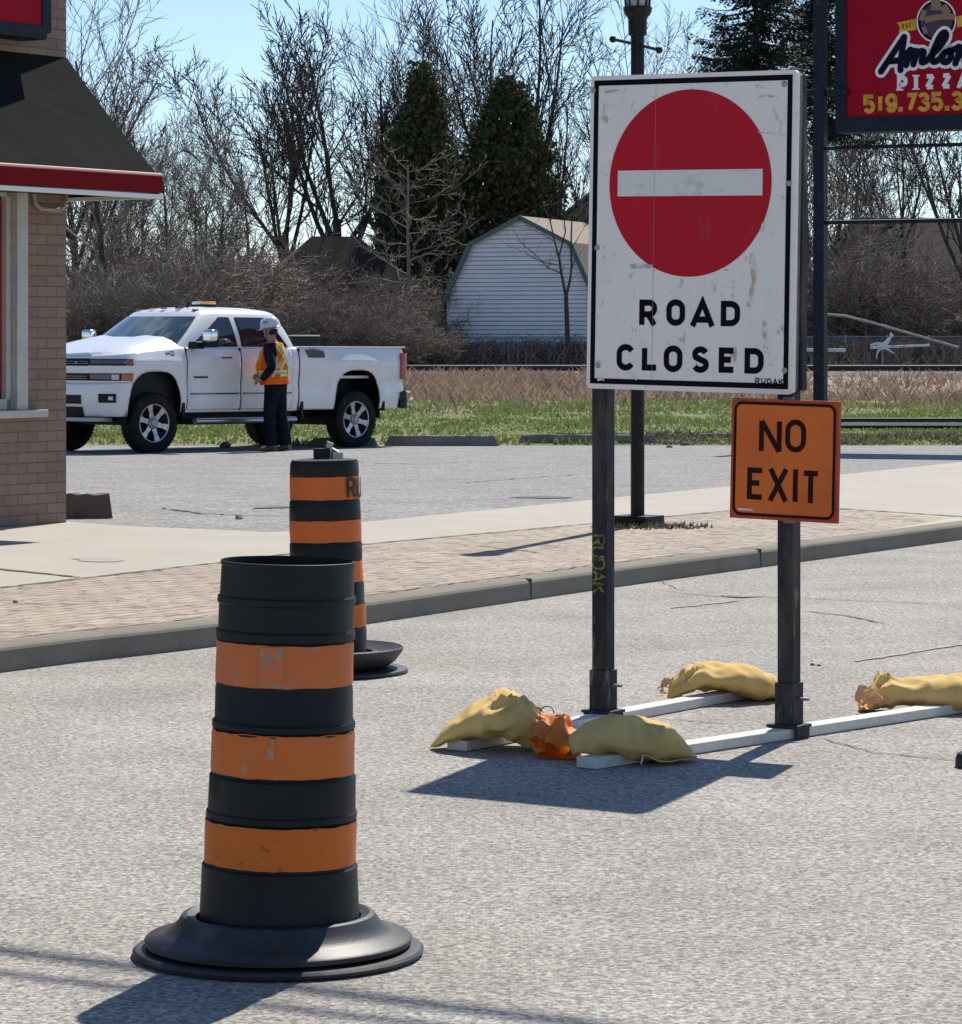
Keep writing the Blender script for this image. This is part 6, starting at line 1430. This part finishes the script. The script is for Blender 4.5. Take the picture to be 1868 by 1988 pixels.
# evergreens
CED = M('cedar_foliage', (.03, .045, .02), .8, trans=.12, island=((.014, .026, .012), (.035, .055, .02), (.075, .09, .03), (.13, .10, .045), (.03, .048, .02)))
SPR = M('spruce_foliage', (.03, .05, .025), .8, trans=.1, island=((.010, .020, .012), (.022, .038, .02), (.045, .06, .03)))
def cedar(label, px, Y, top_y, halfw, seed, ex=2.2):
    rng = random.Random(seed); X = (px-CX)*Y/F; z0 = terz(Y); h = H-(top_y-HY)*Y/F-z0; hw = halfw*Y/F
    t = thing('cedar_tree', label, 'evergreen tree', (X, Y, z0), 0, 'pair of dark cedars')
    mb = MB(); mb.tube([(0, 0, -.1), (.05, 0, h*.4), (0, 0, h*.9)], [.16, .1, .03], 8)
    for i in range(60):
        z = rng.uniform(.12, .9)*h; a = rng.uniform(0, 6.28); r = hw*(1-(z/h)**1.6)*.9; mb.tube([(0, 0, z-.3), (r*math.cos(a)*.6, r*math.sin(a)*.6, z), (r*math.cos(a), r*math.sin(a), z+.4)], [.035, .02, .01], 4)
    mb.build('trunk', BARKD, t)
    mb = MB(); clumps = []
    cones = [(0, 0, 1.0, 1.0, 300)]+[(rng.uniform(-.5, .5)*hw, rng.uniform(-.5, .5)*hw, rng.uniform(.62, .90), rng.uniform(.42, .62), 70) for _ in range(5)]
    for cx_, cy_, hf, wf, cnt in cones:
        for i in range(cnt):
            u = rng.random()**.8; z = (.05+u*.95)*h*hf; zf = z/(h*hf); f = (1-zf**ex)*(.75+.25*min(1, zf*5)); a = rng.uniform(0, 6.28)
            rr_ = hw*wf*f*(.4+.6*rng.random()**.5)*(1+.35*noise.noise(Vector((math.cos(a)*1.5, math.sin(a)*1.5, z*.8+seed))))
            clumps.append((Vector((cx_*(1-.4*zf)+rr_*math.cos(a), cy_+rr_*math.sin(a), z)), rng.uniform(.16, .44)))
    for c, s in clumps:
        for k in range(44):
            p = c+Vector((rng.gauss(0, s*.55), rng.gauss(0, s*.55), rng.gauss(0, s*.7))); d = Vector((p.x*.3, p.y*.3, 1)).normalized()+Vector((rng.gauss(0, .5), rng.gauss(0, .5), rng.gauss(0, .3))); d.normalize(); l = rng.uniform(.12, .26); sd = d.orthogonal().normalized(); sd = (Matrix.Rotation(rng.uniform(0, 6.28), 3, d) @ sd)*l*.5
            mb.add([p-sd*.6, p+d*l*.55+sd, p+d*l, p+d*l*.45-sd], [(0, 1, 2, 3)])
    mb.build('crown', CED, t, fixn=False); return t
cedar('dark cedar with a narrow pointed top, left one of the pair', 818, 124, 150, 112, 1, 2.5)
cedar('broad olive-tinged cedar right of the pointed one, above the barn', 984, 126, 168, 118, 2, 4.2)
cedar('low dark evergreen behind the pale-branched tree and barn', 885, 128, 330, 80, 3)
def spruce(label, px, Y, h, low, hw, seed):
    rng = random.Random(seed); X = (px-CX)*Y/F; z0 = terz(Y); t = thing('spruce_tree', label, 'evergreen tree', (X, Y, z0))
    mb = MB(); mb.tube([(0, 0, -.1), (0, 0, h*.5), (0, 0, h)], [.24, .15, .02], 9); fo_ = MB(); z = low
    while z < h-.3:
        for i in range(rng.randint(5, 7)):
            a = rng.uniform(0, 6.28); L_ = hw*(1-(z-low)/(h-low))**.8*rng.uniform(.65, 1.1)+.25; q = [Vector((0, 0, z))]
            for k in range(1, 7): u = k/6; q.append(Vector((L_*u*math.cos(a), L_*u*math.sin(a), z-.30*L_*u+.28*L_*u*u*u+rng.gauss(0, .015))))
            mb.tube(q, [.035*(1-.13*k) for k in range(7)], 4)
            for k in range(int(L_*85)):
                u = rng.random()**.8*.98+.02; f = u*6; b_ = int(min(f, 5)); p = q[b_].lerp(q[b_+1], f-b_); wv = Vector((-math.sin(a), math.cos(a), 0)); spread_ = .34*L_*(1-u)*.5+.12
                p = p+wv*rng.gauss(0, spread_*.6)+Vector((0, 0, -abs(rng.gauss(0, .13)))); d = Vector((math.cos(a)*.7+rng.gauss(0, .4), math.sin(a)*.7+rng.gauss(0, .4), rng.gauss(-.35, .3))).normalized(); l = rng.uniform(.08, .19); sd = d.cross(Vector((0, 0, 1))).normalized()*l*.3
                fo_.add([p-sd, p+d*l*.5+sd*1.2, p+d*l, p+d*l*.5-sd*1.2], [(0, 1, 2, 3)])
        z += rng.uniform(.16, .27)
    mb.build('trunk', BARKD, t); fo_.build('crown', SPR, t, fixn=False); return t
spruce('dark green spruce with drooping boughs behind the road closed sign', 1468, 114, 16.5, 9.3, 3.1, 4)
spruce('second dark spruce behind the pizza sign post', 1590, 119, 16, 8.6, 2.8, 9)
# dark low evergreen bushes right
def bush(label, px, Y, w_, h_, seed):
    rng = random.Random(seed); X = (px-CX)*Y/F; t = thing('evergreen_bush', label, 'shrub', (X, Y, terz(Y))); mb = MB(); fo_ = MB()
    for i in range(14): a = rng.uniform(0, 6.28); mb.tube([(0, 0, 0), (w_*.5*math.cos(a), w_*.5*math.sin(a), h_*rng.uniform(.5, .95))], [.03, .01], 4)
    for i in range(90):
        a = rng.uniform(0, 6.28); u = rng.random(); c = Vector((w_*math.cos(a)*rng.random()**.5*(1-.5*u), w_*math.sin(a)*rng.random()**.5*(1-.5*u), h_*u))
        for k in range(40):
            p = c+Vector([rng.gauss(0, .16) for _ in range(3)]); d = Vector([rng.gauss(0, 1) for _ in range(3)]).normalized(); l = rng.uniform(.06, .13); sd = d.orthogonal().normalized()*l*.4; fo_.add([p-sd, p+d*l*.5+sd, p+d*l], [(0, 1, 2)])
    mb.build('stems', BARKD, t); fo_.build('foliage', CED, t, fixn=False)
bush('dark green bush left of the white house in the right thicket', 1640, 116, .9, 2.4, 1); bush('dark ivy-like bush in front of the white house', 1835, 115, .5, 2.2, 2); bush('low dark green bush beside the pale-branched tree', 850, 112, 1.3, 1.6, 3); bush('dark evergreen bush against the left wall of the barn', 900, 116, 1.0, 3.0, 6)
# ------------------------------------------------------------------ barn
m_sid = M('vinyl_siding', (.84, .83, .84), .55, [(2, (.74, .73, .74), .45, .7)]); m_trim = M('teal_trim', (.065, .125, .125), .5); m_shing = M('tan_shingles', (.30, .24, .19), .9, [(9, (.22, .17, .13), .45, .65)]); m_shingd = M('dark_shingles', (.16, .13, .11), .9, [(9, (.10, .08, .07), .45, .65), (3, (.2, .16, .14), .5, .7, .6, (1, 1, 9))])
BY = 108.0; zB_ = terz(BY); pk = P(1012, 419, BY); barn = thing('barn', 'white-sided gambrel barn with teal roof edges behind the railway fence', 'barn', (pk.x, BY, zB_), R(-20)); barn.scale = (1.1, 1, 1)
hz = lambda py: H-(py-HY)*BY/F-zB_
zp, zk_, ze = hz(419), hz(472), hz(612); pr = [(-2.72, ze-.05), (-1.66, zk_), (0, zp), (1.66, zk_), (2.72, ze-.05)]
wallp = [(-2.38, 0), (-2.38, ze+.55), (-1.60, zk_-.06), (0, zp-.07), (1.60, zk_-.06), (2.38, ze+.55), (2.38, 0)]
def wz(x):
    x = abs(x)
    if x < 1.6: return zp-.07+(zk_-zp)*x/1.6
    return zk_-.06+(ze+.55-zk_+.06)*(x-1.6)/.78
mb = MB(); z = 0
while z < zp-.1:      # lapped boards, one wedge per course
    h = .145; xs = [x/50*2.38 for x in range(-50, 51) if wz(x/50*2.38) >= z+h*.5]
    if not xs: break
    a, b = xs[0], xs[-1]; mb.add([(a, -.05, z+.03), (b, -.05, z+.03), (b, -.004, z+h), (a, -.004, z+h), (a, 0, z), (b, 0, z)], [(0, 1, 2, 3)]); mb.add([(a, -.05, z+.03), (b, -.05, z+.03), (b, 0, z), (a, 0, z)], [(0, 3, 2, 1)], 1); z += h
mb.add([(x, .0, q) for x, q in wallp], [tuple(range(7))]); mb.add([(x, 6.5, q) for x, q in wallp], [tuple(range(7))])
for x in (-2.38, 2.38): mb.add([(x, 0, 0), (x, 6.5, 0), (x, 6.5, ze+.55), (x, 0, ze+.55)], [(0, 1, 2, 3)])
mb.build('wall', [m_sid, M('siding_lip_shade', (.42, .42, .45), .7)], barn, fixn=False)  # second colour paints the shadow line under each board's lower lip
for nm, seg_, mt in (('roof', [1, 2], m_shing), ('roof', [2, 3], m_shing), ('lower_roof', [0, 1], m_shingd), ('lower_roof', [3, 4], m_shingd)):
    a, b = pr[seg_[0]], pr[seg_[1]]; mb = MB(); mb.add([(a[0], -.16, a[1]), (b[0], -.16, b[1]), (b[0], 6.7, b[1]), (a[0], 6.7, a[1]), (a[0], -.16, a[1]-.06), (b[0], -.16, b[1]-.06), (b[0], 6.7, b[1]-.06), (a[0], 6.7, a[1]-.06)], [(0, 1, 2, 3), (7, 6, 5, 4), (0, 4, 5, 1), (3, 2, 6, 7)]); mb.build(nm, mt, barn, fixn=False)
fl_ = [(-2.95, ze-.30), (-2.72, ze-.02)]+pr[1:4]+[(2.72, ze-.02), (2.95, ze-.30)]
mb = MB()
for a, b in zip(fl_[:-1], fl_[1:]):
    d = Vector((b[0]-a[0], b[1]-a[1])).normalized(); n_ = Vector((-d.y, d.x))*.075; q = [(a[0]+n_.x*.3, a[1]+n_.y*.3), (b[0]+n_.x*.3, b[1]+n_.y*.3), (b[0]-n_.x*1.6, b[1]-n_.y*1.6), (a[0]-n_.x*1.6, a[1]-n_.y*1.6)]
    mb.add([(x, y, z) for y in (-.20, -.165) for x, z in q], [(0, 1, 2, 3), (7, 6, 5, 4), (0, 4, 5, 1), (1, 5, 6, 2), (2, 6, 7, 3), (3, 7, 4, 0)])
mb.build('fascia', m_trim, barn, fixn=False)
mb = MB()
for x in (-2.36, 2.36): mb.box((x, -.035, (ze+.5)/2), (.10, .03, ze+.5))
mb.build('corner_trim', m_white, barn)
# small branching tree in front of the barn
st = thing('young_tree', 'slender dark young tree forking in front of the barn', 'tree', (P(1101, 655, 105.5).x, 105.5, terz(105.5)))
Q = lambda x, y: P(x, y, 105.5)-st.location
mb = MB(); mb.tube([Q(1102, 720), Q(1102, 655), Q(1100, 600), Q(1099, 575)], [.09, .085, .075, .07], 7); mb.build('trunk', BARKD, st, smooth=True)
mb = MB(); rng = random.Random(9)
for pts, r in (([(1099, 575), (1090, 530), (1085, 500), (1078, 470), (1068, 430), (1055, 400)], .055), ([(1099, 575), (1106, 545), (1110, 520), (1108, 480), (1110, 430), (1118, 390), (1120, 330)], .05), ([(1090, 530), (1065, 520), (1040, 495), (1010, 470), (1000, 450)], .028), ([(1088, 515), (1050, 508), (1020, 490), (990, 478)], .02), ([(1085, 500), (1098, 450), (1094, 400), (1100, 350)], .03), ([(1078, 470), (1055, 455), (1030, 445)], .018), ([(1110, 430), (1125, 400), (1134, 385)], .02), ([(1112, 480), (1135, 440)], .02)):
    q = [Q(*p)+Vector((0, rng.uniform(-.3, .3)*(i > 0), 0)) for i, p in enumerate(pts)]; mb.tube(q, [r*(1-.75*i/(len(q)-1)) for i in range(len(q))], 5)
    for k in range(7):
        i = rng.randrange(1, len(q)); b = q[i]+Vector((rng.gauss(0, .3), rng.gauss(0, .3), rng.uniform(.1, .6))); mb.tube([q[i], b], [r*.3, .006], 3)
mb.build('crown', BARKD, st, smooth=True)
# ------------------------------------------------------------------ houses behind the thicket
m_hb = brick_mat('dark_red_brick', (.10, .05, .045), (.075, .04, .035), (.08, .06, .055), .25, .09, .01); m_hr = M('dark_roof', (.022, .015, .013), .95, [(6, (.04, .028, .022), .45, .7)]); m_hw = M('pale_siding', (.42, .44, .47), .6, [(3, (.34, .36, .39), .45, .7)]); m_hbr = M('brown_boards', (.10, .06, .04), .8)
def house(label, px, Y, wd, dp, eave, ridge, rz, wm, rm, hip=.3, wins=()):
    z0 = terz(Y); t = thing('house', label, 'house', ((px-CX)*Y/F, Y, z0), rz); a, b = wd/2, dp/2; mb = MB()
    mb.add([(-a, -b, -.3), (a, -b, -.3), (a, b, -.3), (-a, b, -.3), (-a, -b, eave), (a, -b, eave), (a, b, eave), (-a, b, eave)], [(0, 1, 5, 4), (1, 2, 6, 5), (2, 3, 7, 6), (3, 0, 4, 7)]); mb.build('wall', wm, t, fixn=False)
    o_ = .45; h = hip*wd; mb = MB(); mb.add([(-a-o_, -b-o_, eave-.1), (a+o_, -b-o_, eave-.1), (a+o_, b+o_, eave-.1), (-a-o_, b+o_, eave-.1), (-a-o_+h, 0, ridge), (a+o_-h, 0, ridge)], [(0, 1, 5, 4), (1, 2, 5), (2, 3, 4, 5), (3, 0, 4), (3, 2, 1, 0)]); mb.build('roof', rm, t, fixn=False)
    for x, z, w_, h_ in wins:
        mb = MB(); mb.box((x, -b-.03, z), (w_+.16, .06, h_+.16)); w0 = mb.build('window', m_white, t); mb = MB(); mb.box((x, -b-.065, z), (w_, .012, h_)); mb.build('pane', m_tgl, w0)
    return t
house('dark brick bungalow with a brown hipped roof half hidden by the thicket', 650, 119, 5.2, 2.6, 2.7, 4.6, R(12), m_hb, m_hr, .42, [(-1.8, 1.5, 1.0, 1.0), (1.6, 1.5, 1.0, 1.0)])
house('dark-roofed house showing its gable just left of the white sign', 1180, 140, 6.5, 7, 4.2, 7.2, R(-15), m_hbr, m_hr, .45)
house('pale house with a brown porch beam glimpsed through the right thicket', 1795, 128, 7.0, 7, 3.1, 5.6, R(8), m_hw, m_hr, .15, [(-1.5, 1.8, .9, 1.2), (.6, 1.8, .9, 1.2)])
po_ = bpy.data.objects['house.002']; mb = MB(); mb.box((1.2, -4.4, 2.35), (3.2, .2, .35)); mb.box((2.5, -4.4, 1.2), (.22, .2, 2.1)); mb.box((.2, -4.4, 1.2), (.16, .2, 2.1)); mb.build('porch', m_hbr, po_)
# ------------------------------------------------------------------ railway
m_rail = M('rusty_rail', (.045, .03, .028), .6, metal=.4); m_railtop = M('polished_rail', (.62, .62, .64), .2, metal=.9); m_tie = M('sleeper_wood', (.07, .055, .045), .9)
rt = thing('railway_track', 'single railway track on grey ballast crossing behind the weeds', 'railway track', (0, 100, .40))
for yy in (-.72, .72):
    mb = MB(); mb.box((0, yy, .095), (60, .03, .14)); mb.box((0, yy, .02), (60, .14, .03)); r_ = mb.build('rail', m_rail, rt); mb = MB(); mb.box((0, yy, .178), (60, .07, .03)); mb.build('rail_head', m_railtop if yy < 0 else m_rail, r_)
for i in range(70):
    mb = MB(); mb.box((-17+i*.53, 0, -.05), (.22, 2.6, .16)); mb.build('sleeper', m_tie, rt)
# ------------------------------------------------------------------ vine-covered chain-link fence
m_wire = M('fence_steel', (.42, .43, .44), .45, metal=.6)
def fence(label, x0, x1, Y, seed):
    a, b = (x0-CX)*Y/F, (x1-CX)*Y/F; z0 = terz(Y); t = thing('chain_link_fence', label, 'fence', ((a+b)/2, Y, z0)); w_ = b-a; rng = random.Random(seed)
    mb = MB(); mb.tube([(-w_/2, 0, .95), (w_/2, 0, .95)], .022, 6); mb.build('top_rail', m_wire, t)
    for i in range(int(w_/1.4)+1): mb = MB(); x = -w_/2+i*1.4; mb.tube([(x, 0, 0), (x, 0, 1.0)], .028, 6); mb.build('post', m_wire, t)
    mb = MB(); s = .07; n = int((w_+.9)/s)
    for i in range(-13, int(w_/s)):
        for sg in (1, -1):
            x = -w_/2+i*s; xa, xb = (x, x+.9) if sg > 0 else (x+.9, x); ca, cb = max(min(xa, w_/2), -w_/2), max(min(xb, w_/2), -w_/2)
            if abs(xa-xb) > 1e-6 and ca != cb: mb.tube([(ca, 0, .03+.9*(ca-xa)/(xb-xa)), (cb, 0, .03+.9*(cb-xa)/(xb-xa))], .003, 3, cap=False)
    mb.build('mesh_panel', m_wire, t, fixn=False)
    return t
fence('chain-link fence overgrown with dead vines in front of the barn', 790, 1180, 106.3, 1); fence('low chain-link fence sagging in front of the right thicket', 1560, 1960, 107.5, 2)
def vines(label, x0, x1, Y, n_, seed):
    rng = random.Random(seed); mb = MB(); 
    for i in range(n_):
        X = (rng.uniform(x0, x1)-CX)*Y/F; z = terz(Y); q = [Vector((X, Y-.1, z+rng.random()*.4))]; d = Vector((rng.gauss(0, .8), rng.gauss(0, .1), 1))
        for k in range(5): d = (d+Vector((rng.gauss(0, .8), rng.gauss(0, .25), rng.gauss(-.1, .5)))).normalized(); q.append(q[-1]+d*rng.uniform(.08, .22)); q[-1].z = min(q[-1].z, z+1.12)
        mb.tube(q, [.011, .01, .01, .008, .006, .005], 3, cap=False)
        for k in range(3):
            p = q[rng.randrange(6)]+Vector([rng.gauss(0, .05) for _ in range(3)]); t_ = rng.uniform(0, 6.28); l = rng.uniform(.03, .07); mb.add([p, p+Vector((math.cos(t_)*l, -.02, math.sin(t_)*l)), p+Vector((-math.sin(t_)*l, -.03, math.cos(t_)*l))], [(0, 1, 2)])
    return tag(mb.build('fence_vines', TWIGB, fixn=False), label, 'vines', kind='stuff')
vines('tangle of dead brown vines on the fence before the barn', 790, 1180, 106.2, 2600, 1); vines('dead vines and twigs on the right-hand fence', 1560, 1960, 107.4, 1700, 2)
# ------------------------------------------------------------------ odds and ends right of the sign
fp = thing('fallen_pole', 'long pale pole slanting down to the right across the right-hand fence', 'pole', P(1740, 640, 104.8)); o_ = Vector(fp.location); mb = MB(); mb.tube([P(1600, 610, 104.8)-o_, P(1640, 613, 104.8)-o_, P(1700, 628, 104.8)-o_, P(1862, 675, 104.8)-o_], .042, 8); mb.build('pole', m_conc, fp, smooth=True)
def lying(name, label, cat, x0, y0, x1, y1, Y, th, mat):
    a, b = P(x0, y0, Y), P(x1, y1, Y); c = (a+b)/2; t = thing(name, label, cat, c); mb = MB(); d = (b-a).normalized(); rt_ = d.to_track_quat('X', 'Z').to_matrix(); mb.box((0, 0, 0), ((b-a).length, .12, th), rt_); mb.build('board', mat, t, bevel=.008)
    if name == 'white_board':
        for u in (-.35, .35): mb = MB(); q = (b-a)*u; mb.box((q.x, .05, -(c.z-terz(Y))/2), (.07, .05, c.z-terz(Y))); mb.build('support', m_tie, t)
lying('white_board', 'short white board on the fence left of the white garden figure', 'board', 1555, 679, 1642, 680, 105.2, .11, m_white); lying('white_board', 'white board on the fence right of the white garden figure', 'board', 1690, 675, 1805, 670, 105.3, .08, m_white)
lying('weathered_log', 'pale log lying by the rail below the white garden figure', 'log', 1750, 713, 1790, 714, 103.2, .1, M('log_wood', (.62, .5, .36), .8))
# white garden figure of a bounding animal
gf = thing('garden_figure', 'small white figure of a leaping animal mounted at the right-hand fence', 'garden figure', P(1715, 705, 104.4)); o_ = Vector(gf.location); g = lambda x, y, dy=0: P(x, y, 104.4+dy)-o_
vs = [(g(1716, 672), .085), (g(1723, 664), .075), (g(1729, 655), .045), (g(1731, 650), .05), (g(1735, 653), .025), (g(1706, 667), .07), (g(1697, 668), .05), (g(1689, 671), .03), (g(1706, 680, .1), .045), (g(1702, 690, .1), .025), (g(1724, 678, -.1), .04), (g(1731, 683, -.1), .028), (g(1737, 686, -.1), .02), (g(1729, 645), .012), (g(1703, 697), .02)]
vs = [(tuple(a), b) for a, b in vs]; bd = skin('figure', vs, [(0, 1), (1, 2), (2, 3), (3, 4), (0, 5), (5, 6), (6, 7), (0, 8), (8, 9), (0, 10), (10, 11), (11, 12), (3, 13), (9, 14)], m_white, gf, sub=1)
mb = MB(); mb.tube([g(1714, 676), g(1714, 712)], .012, 5); mb.build('stake', m_wire, gf)
